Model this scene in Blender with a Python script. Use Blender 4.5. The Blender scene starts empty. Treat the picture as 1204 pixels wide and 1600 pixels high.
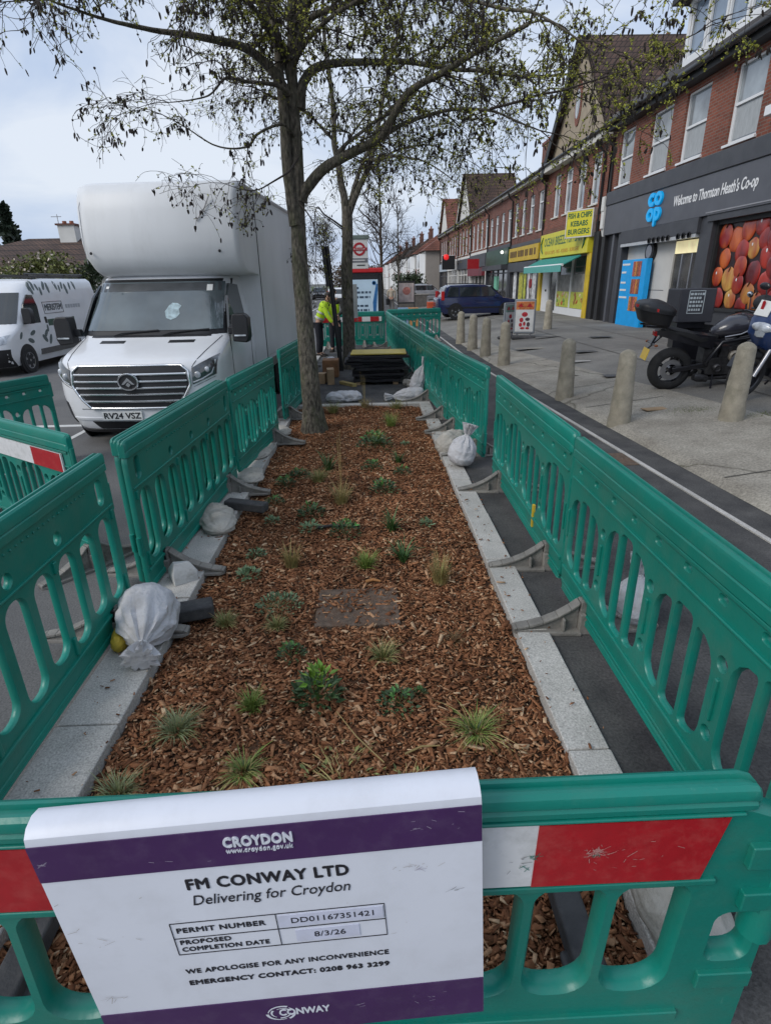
import bpy, bmesh, math, random
import numpy as np
from mathutils import Vector, Matrix, noise
random.seed(7); RNG = np.random.default_rng(7)
S = bpy.context.scene; COL = S.collection
# ---------------------------------------------------------------- camera
CR = Vector((0.99983, -0.0272, -0.0198)); CF = Vector((0.0200, 0.9252, -0.3789)).normalized()
CR = (CR - CF * CR.dot(CF)).normalized(); CU = CR.cross(CF)
cd = bpy.data.cameras.new('camera'); cam = bpy.data.objects.new('camera', cd); COL.objects.link(cam)
cam.matrix_world = Matrix(((CR.x, CU.x, -CF.x, 0), (CR.y, CU.y, -CF.y, 0), (CR.z, CU.z, -CF.z, 1.9), (0, 0, 0, 1)))
cd.sensor_fit = 'VERTICAL'; cd.sensor_height = 36; cd.lens = 880 / 1600 * 36
cd.clip_start = .02; cd.clip_end = 2000; S.camera = cam
# ---------------------------------------------------------------- world: overcast sky
SUN_EL, SUN_ROT = math.radians(38), math.radians(238)
W = bpy.data.worlds.new('World'); S.world = W; W.use_nodes = True
nt = W.node_tree; nt.nodes.clear()
def wn(t, **k):
    n = nt.nodes.new(t)
    for a, b in k.items(): setattr(n, a, b)
    return n
out = wn('ShaderNodeOutputWorld'); bg = wn('ShaderNodeBackground'); sky = wn('ShaderNodeTexSky')
sky.sky_type = 'NISHITA'; sky.sun_disc = False; sky.sun_elevation = SUN_EL; sky.sun_rotation = SUN_ROT
sky.air_density = 1.2; sky.dust_density = 2.5; sky.ozone_density = 1.0
tc = wn('ShaderNodeTexCoord'); mp = wn('ShaderNodeMapping'); mp.inputs['Scale'].default_value = (1, 1, 2.6)
nz = wn('ShaderNodeTexNoise'); nz.inputs['Scale'].default_value = 2.0; nz.inputs['Detail'].default_value = 6; nz.inputs['Roughness'].default_value = .55; nz.inputs['Distortion'].default_value = .4
nt.links.new(tc.outputs['Generated'], mp.inputs[0]); nt.links.new(mp.outputs[0], nz.inputs['Vector'])
cr = wn('ShaderNodeValToRGB')   # cloud deck: bluish thin cloud to pale thick cloud
cr.color_ramp.elements[0].position = .33; cr.color_ramp.elements[0].color = (3.0, 3.9, 5.6, 1)
cr.color_ramp.elements[1].position = .60; cr.color_ramp.elements[1].color = (5.5, 5.95, 6.7, 1)
nt.links.new(nz.outputs['Fac'], cr.inputs[0])
mx = wn('ShaderNodeMix', data_type='RGBA'); mx.inputs[0].default_value = .90
nt.links.new(sky.outputs[0], mx.inputs[6]); nt.links.new(cr.outputs[0], mx.inputs[7])
nt.links.new(mx.outputs[2], bg.inputs[0]); bg.inputs[1].default_value = .085
nt.links.new(bg.outputs[0], out.inputs[0])
# ---------------------------------------------------------------- sun (behind cloud)
sl = bpy.data.lights.new('sun', 'SUN'); sl.energy = .9; sl.angle = math.radians(28); sl.color = (1, .96, .9)
so = bpy.data.objects.new('sun', sl); COL.objects.link(so)
sd = Vector((math.sin(SUN_ROT) * math.cos(SUN_EL), math.cos(SUN_ROT) * math.cos(SUN_EL), math.sin(SUN_EL)))
so.rotation_euler = sd.to_track_quat('Z', 'Y').to_euler()
V = S.view_settings; S.display_settings.display_device = 'sRGB'
V.view_transform = 'Standard'; V.look = 'None'; V.exposure = 0.78; V.gamma = 1
S.cycles.max_bounces = 6; S.cycles.use_denoising = True

# ---------------------------------------------------------------- materials
MATS = {}
def _n(t, typ, **k):
    n = t.nodes.new(typ)
    for a, b in k.items(): setattr(n, a, b)
    return n
def mat(name, col, rough=.6, var=.12, scale=6, bump=0, bscale=None, metal=0, dirt=0, dcol=(.12, .1, .08), dscale=2.5, spec=.5, coat=0, isl=0, tr=0, detail=4, stretch=None, emit=0, bdist=.01, scratch=0, scol=(.4, .45, .43), objv=0):
    """principled material with noise-driven colour variation, optional dirt patches, bump and per-island variation"""
    if name in MATS: return MATS[name]
    m = bpy.data.materials.new(name); m.use_nodes = True; t = m.node_tree; b = t.nodes['Principled BSDF']; L = t.links.new
    b.inputs['Roughness'].default_value = rough; b.inputs['Metallic'].default_value = metal
    b.inputs['Specular IOR Level'].default_value = spec; b.inputs['Coat Weight'].default_value = coat
    b.inputs['Transmission Weight'].default_value = tr
    tc = _n(t, 'ShaderNodeTexCoord'); vec = tc.outputs['Object']
    if stretch:
        mp = _n(t, 'ShaderNodeMapping'); mp.inputs['Scale'].default_value = stretch; L(vec, mp.inputs[0]); vec = mp.outputs[0]
    nz = _n(t, 'ShaderNodeTexNoise'); nz.inputs['Scale'].default_value = scale; nz.inputs['Detail'].default_value = detail; L(vec, nz.inputs['Vector'])
    cr = _n(t, 'ShaderNodeValToRGB'); e = cr.color_ramp.elements
    e[0].position = .3; e[1].position = .7
    e[0].color = tuple(max(0, c * (1 - var)) for c in col) + (1,); e[1].color = tuple(min(1, c * (1 + var)) for c in col) + (1,)
    L(nz.outputs['Fac'], cr.inputs[0]); c = cr.outputs[0]
    if dirt:
        n2 = _n(t, 'ShaderNodeTexNoise'); n2.inputs['Scale'].default_value = dscale; n2.inputs['Detail'].default_value = 8; n2.inputs['Roughness'].default_value = .7; L(vec, n2.inputs['Vector'])
        r2 = _n(t, 'ShaderNodeValToRGB'); r2.color_ramp.elements[0].position = .48; r2.color_ramp.elements[1].position = .72
        r2.color_ramp.elements[1].color = (dirt, dirt, dirt, 1); L(n2.outputs['Fac'], r2.inputs[0])
        mx = _n(t, 'ShaderNodeMix', data_type='RGBA'); L(r2.outputs[0], mx.inputs[0]); L(c, mx.inputs[6]); mx.inputs[7].default_value = dcol + (1,); c = mx.outputs[2]
    if isl:
        g = _n(t, 'ShaderNodeNewGeometry'); hs = _n(t, 'ShaderNodeHueSaturation'); mr = _n(t, 'ShaderNodeMapRange')
        mr.inputs[3].default_value = 1 - isl; mr.inputs[4].default_value = 1 + isl; L(g.outputs['Random Per Island'], mr.inputs[0]); L(mr.outputs[0], hs.inputs['Value'])
        wn_ = _n(t, 'ShaderNodeTexWhiteNoise', noise_dimensions='1D'); L(g.outputs['Random Per Island'], wn_.inputs['W'])
        m2 = _n(t, 'ShaderNodeMapRange'); m2.inputs[3].default_value = .485; m2.inputs[4].default_value = .515; L(wn_.outputs['Value'], m2.inputs[0]); L(m2.outputs[0], hs.inputs['Hue'])
        L(c, hs.inputs['Color']); c = hs.outputs[0]
    if scratch:
        for rot, sc_ in ((.5, (3, 3, 60)), (-.9, (50, 50, 4))):
            mp2 = _n(t, 'ShaderNodeMapping'); mp2.inputs['Scale'].default_value = sc_; mp2.inputs['Rotation'].default_value = (rot, rot * .7, 0); L(tc.outputs['Object'], mp2.inputs[0])
            n3 = _n(t, 'ShaderNodeTexNoise'); n3.inputs['Scale'].default_value = 1.3; n3.inputs['Detail'].default_value = 5; n3.inputs['Roughness'].default_value = .7; L(mp2.outputs[0], n3.inputs['Vector'])
            r3 = _n(t, 'ShaderNodeValToRGB'); r3.color_ramp.elements[0].position = .66; r3.color_ramp.elements[1].position = .76; r3.color_ramp.elements[1].color = (scratch,) * 3 + (1,); L(n3.outputs['Fac'], r3.inputs[0])
            m3 = _n(t, 'ShaderNodeMix', data_type='RGBA'); L(r3.outputs[0], m3.inputs[0]); L(c, m3.inputs[6]); m3.inputs[7].default_value = scol + (1,); c = m3.outputs[2]
    if objv:
        oi = _n(t, 'ShaderNodeObjectInfo'); h2 = _n(t, 'ShaderNodeHueSaturation'); q = _n(t, 'ShaderNodeMapRange'); q.inputs[3].default_value = 1 - objv; q.inputs[4].default_value = 1 + objv; L(oi.outputs['Random'], q.inputs[0]); L(q.outputs[0], h2.inputs['Value']); L(c, h2.inputs['Color']); c = h2.outputs[0]
    L(c, b.inputs['Base Color'])
    if emit:
        L(c, b.inputs['Emission Color']); b.inputs['Emission Strength'].default_value = emit
    if bump:
        nb = _n(t, 'ShaderNodeTexNoise'); nb.inputs['Scale'].default_value = bscale or scale * 6; nb.inputs['Detail'].default_value = 6; L(vec, nb.inputs['Vector'])
        bp = _n(t, 'ShaderNodeBump'); bp.inputs['Strength'].default_value = min(1, bump); bp.inputs['Distance'].default_value = bdist; L(nb.outputs['Fac'], bp.inputs['Height']); L(bp.outputs[0], b.inputs['Normal'])
    MATS[name] = m; return m
def brick_mat(name, c1, c2, mortar, bw=.225, bh=.075, ms=.01, axes=(0, 2), dirt=.35):
    if name in MATS: return MATS[name]
    m = bpy.data.materials.new(name); m.use_nodes = True; t = m.node_tree; b = t.nodes['Principled BSDF']; L = t.links.new
    b.inputs['Roughness'].default_value = .85
    tc = _n(t, 'ShaderNodeTexCoord'); sp = _n(t, 'ShaderNodeSeparateXYZ'); cb = _n(t, 'ShaderNodeCombineXYZ'); L(tc.outputs['Object'], sp.inputs[0])
    ad = _n(t, 'ShaderNodeMath', operation='ADD'); L(sp.outputs[0], ad.inputs[0]); L(sp.outputs[1], ad.inputs[1])
    L(ad.outputs[0], cb.inputs[0]); L(sp.outputs[2], cb.inputs[1])
    br = _n(t, 'ShaderNodeTexBrick'); br.inputs['Scale'].default_value = 1; br.inputs['Brick Width'].default_value = bw; br.inputs['Row Height'].default_value = bh
    br.inputs['Mortar Size'].default_value = ms; br.inputs['Color1'].default_value = c1 + (1,); br.inputs['Color2'].default_value = c2 + (1,); br.inputs['Mortar'].default_value = mortar + (1,)
    L(cb.outputs[0], br.inputs['Vector'])
    nz = _n(t, 'ShaderNodeTexNoise'); nz.inputs['Scale'].default_value = .9; nz.inputs['Detail'].default_value = 7; L(tc.outputs['Object'], nz.inputs['Vector'])
    rp = _n(t, 'ShaderNodeValToRGB'); rp.color_ramp.elements[0].position = .3; rp.color_ramp.elements[0].color = (1 - dirt,) * 3 + (1,); rp.color_ramp.elements[1].position = .7; rp.color_ramp.elements[1].color = (1.1, 1.1, 1.1, 1)
    L(nz.outputs['Fac'], rp.inputs[0])
    mx = _n(t, 'ShaderNodeMix', data_type='RGBA', blend_type='MULTIPLY'); mx.inputs[0].default_value = 1; L(br.outputs['Color'], mx.inputs[6]); L(rp.outputs[0], mx.inputs[7]); L(mx.outputs[2], b.inputs['Base Color'])
    bp = _n(t, 'ShaderNodeBump'); bp.inputs['Strength'].default_value = .6; bp.inputs['Distance'].default_value = .01; bp.invert = True; L(br.outputs['Fac'], bp.inputs['Height']); L(bp.outputs[0], b.inputs['Normal'])
    MATS[name] = m; return m
# ---------------------------------------------------------------- mesh building
class MB:
    def __init__(s): s.v = []; s.f = []; s.m = []
    def add(s, v, f, m=0):
        o = len(s.v); s.v += [tuple(p) for p in v]; s.f += [tuple(i + o for i in q) for q in f]; s.m += [m] * len(f); return s
    def box(s, x0, x1, y0, y1, z0, z1, m=0):
        return s.add([(x0, y0, z0), (x1, y0, z0), (x1, y1, z0), (x0, y1, z0), (x0, y0, z1), (x1, y0, z1), (x1, y1, z1), (x0, y1, z1)],
                     [(0, 3, 2, 1), (4, 5, 6, 7), (0, 1, 5, 4), (1, 2, 6, 5), (2, 3, 7, 6), (3, 0, 4, 7)], m)
    def obox(s, c, size, R, m=0):
        a, b, d = (q / 2 for q in size); c = Vector(c)
        P = [c + R @ Vector(p) for p in ((-a, -b, -d), (a, -b, -d), (a, b, -d), (-a, b, -d), (-a, -b, d), (a, -b, d), (a, b, d), (-a, b, d))]
        return s.add(P, [(0, 3, 2, 1), (4, 5, 6, 7), (0, 1, 5, 4), (1, 2, 6, 5), (2, 3, 7, 6), (3, 0, 4, 7)], m)
    def bar(s, p, q, w, h, m=0):
        p, q = Vector(p), Vector(q); d = q - p; R = d.to_track_quat('X', 'Z').to_matrix()
        return s.obox((p + q) / 2, (d.length, w, h), R, m)
    def tube(s, pts, rads, n=8, cap=True, m=0):
        pts = [Vector(p) for p in pts]
        if not hasattr(rads, '__len__'): rads = [rads] * len(pts)
        rings = []; up = None
        for i, p in enumerate(pts):
            d = (pts[min(i + 1, len(pts) - 1)] - pts[max(i - 1, 0)])
            if d.length < 1e-9: d = Vector((0, 0, 1))
            d.normalize()
            if up is None: up = d.orthogonal().normalized()
            up = (up - d * up.dot(d)); up = up.normalized() if up.length > 1e-6 else d.orthogonal().normalized()
            e = d.cross(up)
            rings.append([p + (up * math.cos(2 * math.pi * k / n) + e * math.sin(2 * math.pi * k / n)) * rads[i] for k in range(n)])
        return s.loft(rings, cap=cap, m=m)
    def loft(s, rings, closed=True, cap=True, m=0):
        n = len(rings[0]); v = [p for r in rings for p in r]; f = []
        for i in range(len(rings) - 1):
            for k in range(n if closed else n - 1):
                a, b = i * n + k, i * n + (k + 1) % n
                f.append((a, b, b + n, a + n))
        if cap and closed:
            f.append(tuple(range(n - 1, -1, -1))); f.append(tuple(range((len(rings) - 1) * n, len(rings) * n)))
        return s.add(v, f, m)
    def lathe(s, prof, n=20, o=(0, 0, 0), axis='Z', m=0, cap=True):
        o = Vector(o); rings = []
        for r, h in prof:
            R = []
            for k in range(n):
                c, q = math.cos(2 * math.pi * k / n) * r, math.sin(2 * math.pi * k / n) * r
                R.append(o + Vector({'Z': (c, q, h), 'X': (h, c, q), 'Y': (q, h, c)}[axis]))
            rings.append(R)
        return s.loft(rings, cap=cap, m=m)
    def prism(s, poly, d0, d1, put=lambda u, w, d: (u, d, w), m=0):
        n = len(poly); v = [put(u, w, d0) for u, w in poly] + [put(u, w, d1) for u, w in poly]
        f = [tuple(range(n)), tuple(range(2 * n - 1, n - 1, -1))] + [(k, k + n, (k + 1) % n + n, (k + 1) % n) for k in range(n)]
        return s.add(v, f, m)
    def grid(s, fn, nu, nv, m=0):
        v = [fn(i / nu, j / nv) for j in range(nv + 1) for i in range(nu + 1)]
        f = [(j * (nu + 1) + i, j * (nu + 1) + i + 1, (j + 1) * (nu + 1) + i + 1, (j + 1) * (nu + 1) + i) for j in range(nv) for i in range(nu)]
        return s.add(v, f, m)
    def ball(s, c, r, n=8, k=5, m=0, R=None):
        c = Vector(c); r = (r, r, r) if not hasattr(r, '__len__') else r; rings = []
        for j in range(k + 1):
            a = math.pi * (j + .02) / (k + .04)
            ring = []
            for i in range(n):
                q = Vector((math.sin(a) * math.cos(2 * math.pi * i / n) * r[0], math.sin(a) * math.sin(2 * math.pi * i / n) * r[1], -math.cos(a) * r[2]))
                ring.append(c + (R @ q if R else q))
            rings.append(ring)
        return s.loft(rings, m=m)
    def build(s, name, mats, parent=None, smooth=None, bevel=0, bseg=2, recalc=True):
        me = bpy.data.meshes.new(name); me.from_pydata(s.v, [], s.f)
        mats = mats if isinstance(mats, (list, tuple)) else [mats]
        for q in mats: me.materials.append(q)
        if len(mats) > 1: me.polygons.foreach_set('material_index', s.m)
        if recalc and len(s.f) < 60000:
            bm = bmesh.new(); bm.from_mesh(me); bmesh.ops.recalc_face_normals(bm, faces=bm.faces); bm.to_mesh(me); bm.free()
        if smooth:
            me.polygons.foreach_set('use_smooth', [True] * len(me.polygons)); me.set_sharp_from_angle(angle=math.radians(smooth))
        me.update(); o = bpy.data.objects.new(name, me); COL.objects.link(o)
        if parent: o.parent = parent
        if bevel:
            b = o.modifiers.new('bevel', 'BEVEL'); b.width = bevel; b.segments = bseg; b.limit_method = 'ANGLE'; b.angle_limit = math.radians(40)
            if not smooth:
                me.polygons.foreach_set('use_smooth', [True] * len(me.polygons)); b.harden_normals = True
        return o
def tag(o, label=None, cat=None, group=None, kind=None):
    if label: o['label'] = label
    if cat: o['category'] = cat
    if group: o['group'] = group
    if kind: o['kind'] = kind
    return o
def thing(name, label, cat, loc=(0, 0, 0), rz=0, group=None):
    o = bpy.data.objects.new(name, None); COL.objects.link(o); o.location = loc; o.rotation_euler = (0, 0, rz); o.empty_display_size = .1
    return tag(o, label, cat, group)
def dup(root, loc, rz, label, group=None, scale=None):
    def cp(o, par):
        c = o.copy(); COL.objects.link(c)
        if par: c.parent = par
        for ch in o.children: cp(ch, c)
        return c
    r = cp(root, None); r.location = loc; r.rotation_euler = (0, 0, rz)
    if scale: r.scale = scale if hasattr(scale, '__len__') else (scale,) * 3
    return tag(r, label, None, group)
def panel(name, outline, holes, depth, mats, parent, bevel=.006, put=None):
    """flat plate with real holes and chamfered edges; plate lies in local x-z, centred on y=0"""
    from mathutils.geometry import delaunay_2d_cdt
    def area(P): return sum(P[i][0] * P[(i + 1) % len(P)][1] - P[(i + 1) % len(P)][0] * P[i][1] for i in range(len(P))) / 2
    def clean(P):
        Q = [p for i, p in enumerate(P) if math.hypot(p[0] - P[i - 1][0], p[1] - P[i - 1][1]) > 2e-4]; return Q
    loops = [clean(outline)] + [clean(h) for h in holes]
    loops = [(P if area(P) > 0 else P[::-1]) if i == 0 else (P if area(P) < 0 else P[::-1]) for i, P in enumerate(loops)]
    def inset(P, d):   # material lies to the left of the travel direction
        out = []; n = len(P)
        for i in range(n):
            a, p, c = Vector(P[i - 1]), Vector(P[i]), Vector(P[(i + 1) % n]); u, v = (p - a).normalized(), (c - p).normalized(); n1, n2 = Vector((-u.y, u.x)), Vector((-v.y, v.x)); m = n1 + n2
            m = m / max(.3, m.dot(n1)) if m.length > 1e-6 else n1; q = p + m * d; out.append((q.x, q.y))
        return out
    I = [inset(P, bevel * .7) for P in loops]
    V2 = []; E2 = []
    for P in I: o = len(V2); V2 += [Vector(p) for p in P]; E2 += [(o + i, o + (i + 1) % len(P)) for i in range(len(P))]
    vs, es, fs, *_r = delaunay_2d_cdt(V2, E2, [], 0, 1e-6)
    def inside(P, x, z):
        r = False; n = len(P)
        for i in range(n):
            (x0, z0), (x1, z1) = P[i], P[(i + 1) % n]
            if (z0 > z) != (z1 > z) and x < (x1 - x0) * (z - z0) / (z1 - z0) + x0: r = not r
        return r
    keep = []
    for f in fs:
        x = sum(vs[i].x for i in f) / len(f); z = sum(vs[i].y for i in f) / len(f)
        if inside(I[0], x, z) and not any(inside(h, x, z) for h in I[1:]): keep.append(f)
    b = MB(); D = depth / 2
    b.add([(v.x, -D, v.y) for v in vs], keep); b.add([(v.x, D, v.y) for v in vs], [tuple(reversed(f)) for f in keep])
    for P, Q in zip(loops, I):
        n = len(P); R = [[(x, -D, z) for x, z in Q], [(x, -D + bevel, z) for x, z in P], [(x, D - bevel, z) for x, z in P], [(x, D, z) for x, z in Q]]; b.loft(R, cap=False)
    o = b.build(name, mats, parent, recalc=False); me = o.data
    bm = bmesh.new(); bm.from_mesh(me); bmesh.ops.remove_doubles(bm, verts=bm.verts, dist=1e-5); bmesh.ops.recalc_face_normals(bm, faces=bm.faces); bm.to_mesh(me); bm.free()
    me.polygons.foreach_set('use_smooth', [True] * len(me.polygons)); me.set_sharp_from_angle(angle=math.radians(38)); return o
def rrect(x0, x1, z0, z1, r, n=5):
    if not hasattr(r, '__len__'): r = (r,) * 4   # bl, br, tr, tl
    P = []
    for cx, cz, a0, q in ((x0, z0, 180, r[0]), (x1, z0, 270, r[1]), (x1, z1, 0, r[2]), (x0, z1, 90, r[3])):
        if q <= 0: P.append((cx, cz)); continue
        ox, oz = cx + (q if cx == x0 else -q), cz + (q if cz == z0 else -q)
        for k in range(n + 1):
            a = math.radians(a0 + 90 * k / n); P.append((ox + q * math.cos(a), oz + q * math.sin(a)))
    return P
def circ(x, z, r, n=14): return [(x + r * math.cos(2 * math.pi * k / n), z + r * math.sin(2 * math.pi * k / n)) for k in range(n)]
def text(s, size, m, parent, loc, rot=(math.pi / 2, 0, 0), w=None, bold=0, ext=.002, align='CENTER', shear=0, name='lettering', sx=1, spacing=1):
    cu = bpy.data.curves.new(name, 'FONT'); cu.body = s; cu.size = size; cu.align_x = align; cu.align_y = 'CENTER'; cu.extrude = ext; cu.shear = shear; cu.space_character = spacing; cu.space_line = .85
    cu.resolution_u = 3
    t = bpy.data.objects.new(name, cu); me = bpy.data.meshes.new_from_object(t); bpy.data.objects.remove(t); bpy.data.curves.remove(cu)
    xs = [v.co.x for v in me.vertices]
    if w and xs: sx = w / (max(xs) - min(xs))
    me.transform(Matrix.Diagonal((sx, 1, 1, 1)))
    if bold > 0:   # heavier strokes: shifted copies of the same glyphs joined into one mesh
        bm = bmesh.new()
        for k, (dx, dy) in enumerate(((0, 0), (bold, 0), (-bold, 0), (0, bold), (0, -bold))):
            q = me.copy(); q.transform(Matrix.Translation((dx, dy, -.00006 * k if ext < .01 else -.0008 * k))); bm.from_mesh(q); bpy.data.meshes.remove(q)
        bm.to_mesh(me); bm.free()
    me.name = name; me.materials.clear(); me.materials.append(m)
    o = bpy.data.objects.new(name, me); COL.objects.link(o); o.parent = parent; o.location = loc; o.rotation_euler = rot; return o
def wall(mb, u0, u1, z0, z1, holes, put, depth, m=0, mr=None):
    """wall face tiled round rectangular openings, with reveals going 'depth' inward"""
    us = sorted({u0, u1, *[min(max(h[k], u0), u1) for h in holes for k in (0, 1)]}); zs = sorted({z0, z1, *[min(max(h[k], z0), z1) for h in holes for k in (2, 3)]})
    for a, b in zip(us, us[1:]):
        for c, d in zip(zs, zs[1:]):
            uc, zc = (a + b) / 2, (c + d) / 2
            if any(h[0] < uc < h[1] and h[2] < zc < h[3] for h in holes): continue
            mb.add([put(a, 0, c), put(b, 0, c), put(b, 0, d), put(a, 0, d)], [(0, 1, 2, 3)], m)
    for a, b, c, d in holes:
        P = [put(a, 0, c), put(b, 0, c), put(b, 0, d), put(a, 0, d), put(a, depth, c), put(b, depth, c), put(b, depth, d), put(a, depth, d)]
        mb.add(P, [(0, 1, 5, 4), (1, 2, 6, 5), (2, 3, 7, 6), (3, 0, 4, 7)], m if mr is None else mr)
ID = lambda u, d, z: (u, d, z)
# ================================================================ SETTING
def ground_mat(name, c, c2, sc=1.2, fine=60, bump=.5, rough=.9, crack=None, crackw=.03):
    m = bpy.data.materials.new(name); m.use_nodes = True; t = m.node_tree; b = t.nodes['Principled BSDF']; L = t.links.new
    b.inputs['Roughness'].default_value = rough; b.inputs['Specular IOR Level'].default_value = .3
    tc = _n(t, 'ShaderNodeTexCoord'); v = tc.outputs['Object']
    n1 = _n(t, 'ShaderNodeTexNoise'); n1.inputs['Scale'].default_value = sc; n1.inputs['Detail'].default_value = 9; n1.inputs['Roughness'].default_value = .65; L(v, n1.inputs['Vector'])
    n2 = _n(t, 'ShaderNodeTexNoise'); n2.inputs['Scale'].default_value = fine; n2.inputs['Detail'].default_value = 3; L(v, n2.inputs['Vector'])
    r1 = _n(t, 'ShaderNodeValToRGB'); r1.color_ramp.elements[0].position = .33; r1.color_ramp.elements[1].position = .68
    r1.color_ramp.elements[0].color = c + (1,); r1.color_ramp.elements[1].color = c2 + (1,); L(n1.outputs['Fac'], r1.inputs[0])
    r2 = _n(t, 'ShaderNodeValToRGB'); r2.color_ramp.elements[0].position = .3; r2.color_ramp.elements[0].color = (.62, .62, .62, 1); r2.color_ramp.elements[1].position = .72; r2.color_ramp.elements[1].color = (1.4, 1.4, 1.4, 1); L(n2.outputs['Fac'], r2.inputs[0])
    mx = _n(t, 'ShaderNodeMix', data_type='RGBA', blend_type='MULTIPLY'); mx.inputs[0].default_value = .8; L(r1.outputs[0], mx.inputs[6]); L(r2.outputs[0], mx.inputs[7]); c_ = mx.outputs[2]
    if crack:
        vo = _n(t, 'ShaderNodeTexVoronoi', feature='DISTANCE_TO_EDGE'); vo.inputs['Scale'].default_value = crack
        ns = _n(t, 'ShaderNodeTexNoise'); ns.inputs['Scale'].default_value = 3; va = _n(t, 'ShaderNodeMix', data_type='RGBA'); va.inputs[0].default_value = .16; L(v, ns.inputs['Vector']); L(v, va.inputs[6]); L(ns.outputs['Color'], va.inputs[7]); L(va.outputs[2], vo.inputs['Vector'])
        r3 = _n(t, 'ShaderNodeValToRGB'); r3.color_ramp.elements[0].color = (.45, .45, .42, 1); r3.color_ramp.elements[1].position = crackw; r3.color_ramp.elements[1].color = (1, 1, 1, 1); L(vo.outputs['Distance'], r3.inputs[0])
        m2 = _n(t, 'ShaderNodeMix', data_type='RGBA', blend_type='MULTIPLY'); m2.inputs[0].default_value = 1; L(c_, m2.inputs[6]); L(r3.outputs[0], m2.inputs[7]); c_ = m2.outputs[2]
    L(c_, b.inputs['Base Color'])
    bp = _n(t, 'ShaderNodeBump'); bp.inputs['Strength'].default_value = bump; bp.inputs['Distance'].default_value = .006; L(n2.outputs['Fac'], bp.inputs['Height']); L(bp.outputs[0], b.inputs['Normal'])
    MATS[name] = m; return m
M_ROAD = ground_mat('road_asphalt', (.105, .104, .105), (.165, .16, .155), .7, 90)
M_TAR = ground_mat('new_tarmac', (.036, .036, .038), (.105, .102, .098), 1.9, 75, 1, .85)
M_TAR2 = ground_mat('old_tarmac', (.14, .134, .125), (.245, .235, .212), .6, 70, .6)
M_CONC = ground_mat('forecourt_concrete', (.21, .19, .158), (.36, .335, .285), 1.3, 45, .6, crack=.32, crackw=.006)
M_GRAN = ground_mat('granite', (.36, .35, .325), (.53, .51, .48), 2.2, 120, .5, .8)
M_SOIL = ground_mat('mulch_soil', (.035, .02, .012), (.10, .052, .028), 7, 45, 1)
M_WHITE = mat('road_paint', (.62, .62, .6), .8, .15, 9, dirt=.5, dcol=(.25, .25, .25), dscale=9)
M_EARTH = ground_mat('far_ground', (.10, .10, .095), (.16, .155, .14), .3, 20)
def sheet(name, x0, x1, y0, y1, z, m, nx=1, ny=1, zf=None):
    b = MB(); b.grid(lambda u, w: (x0 + (x1 - x0) * u, y0 + (y1 - y0) * w, zf(x0 + (x1 - x0) * u, y0 + (y1 - y0) * w) if zf else z), nx, ny)
    o = b.build(name, m, smooth=60 if zf else None); tag(o, kind='structure'); return o
RZ = -.10
def fz(x): return min(.28, max(0, .28 * (x - 2.9) / 3.1))
sheet('ground', -400, 400, -60, 900, -.16, M_EARTH)
sheet('road', -10.9, -1.5, -20, 330, RZ, M_ROAD)
sheet('far_pavement', -13.2, -10.9, -20, 330, -.02, M_TAR2)
sheet('verge', -60, -13.2, -20, 330, -.03, mat('verge_grass', (.09, .12, .04), .9, .4, 3, bump=.6))
# side kerbs of the road
b = MB(); b.box(-11.05, -10.9, -20, 330, -.15, .0); tag(b.build('far_kerb', M_GRAN), kind='structure')
def ex(y): return 3.02 - .0455 * (max(-2, min(y, 14)) - 3.8)
sheet('footway', .84, 3.6, -8, 330, 0.0, M_TAR)
sheet('paved_end', -1.48, .84, 9.35, 330, -0.002, M_TAR)
sheet('near_pavement', -1.48, .84, -8, .95, 0.0, M_TAR2)
def fzz(x, y): return fz(x) + .006 + .012 * noise.noise((x * .4, y * .3, 0))
b = MB(); YS = [-8, -4, -1] + [0 + .8 * k for k in range(40)] + [36, 45, 60, 80, 110, 150, 200, 330]
def strip(x0, x1, ys, nx, dz):
    b = MB(); v = [(x0(y) + (x1(y) - x0(y)) * i / nx, y, 0) for y in ys for i in range(nx + 1)]
    n = nx + 1; v = [(x, y, fzz(x, y) + dz if i % n else .003) for i, (x, y, _) in enumerate(v)]
    return b.add(v, [(j * n + i, j * n + i + 1, (j + 1) * n + i + 1, (j + 1) * n + i) for j in range(len(ys) - 1) for i in range(nx)])
tag(strip(lambda y: ex(y) + .40, lambda y: 9.7, YS, 30, 0.008).build('forecourt', M_TAR2, smooth=60), kind='structure')
tag(strip(lambda y: ex(y) + .36, lambda y: 5.6 - 1.9 * min(1, max(0, (y - 3) / 14)), [y for y in YS if y < 20], 20, .02).build('concrete_strip', M_CONC, smooth=60), kind='structure')
b = MB()
for y0, y1 in zip(YS, YS[1:]):
    b.add([(ex(y0) - .024, y0, -.05), (ex(y0) + .024, y0, -.05), (ex(y0) + .024, y0, .012), (ex(y0) - .024, y0, .012), (ex(y1) - .024, y1, -.05), (ex(y1) + .024, y1, -.05), (ex(y1) + .024, y1, .012), (ex(y1) - .024, y1, .012)], [(3, 2, 6, 7), (0, 3, 7, 4), (1, 5, 6, 2)])
tag(b.build('edging_stone', M_GRAN), kind='structure')
# darker tarmac patch on the forecourt
b = MB(); b.grid(lambda u, w: (4.25 + 1.6 * u + .2 * w, 4.9 + 1.05 * w, fz(4.25 + 1.6 * u + .2 * w) + .05), 6, 2); tag(b.build('tarmac_patch', M_TAR), kind='structure')
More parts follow.
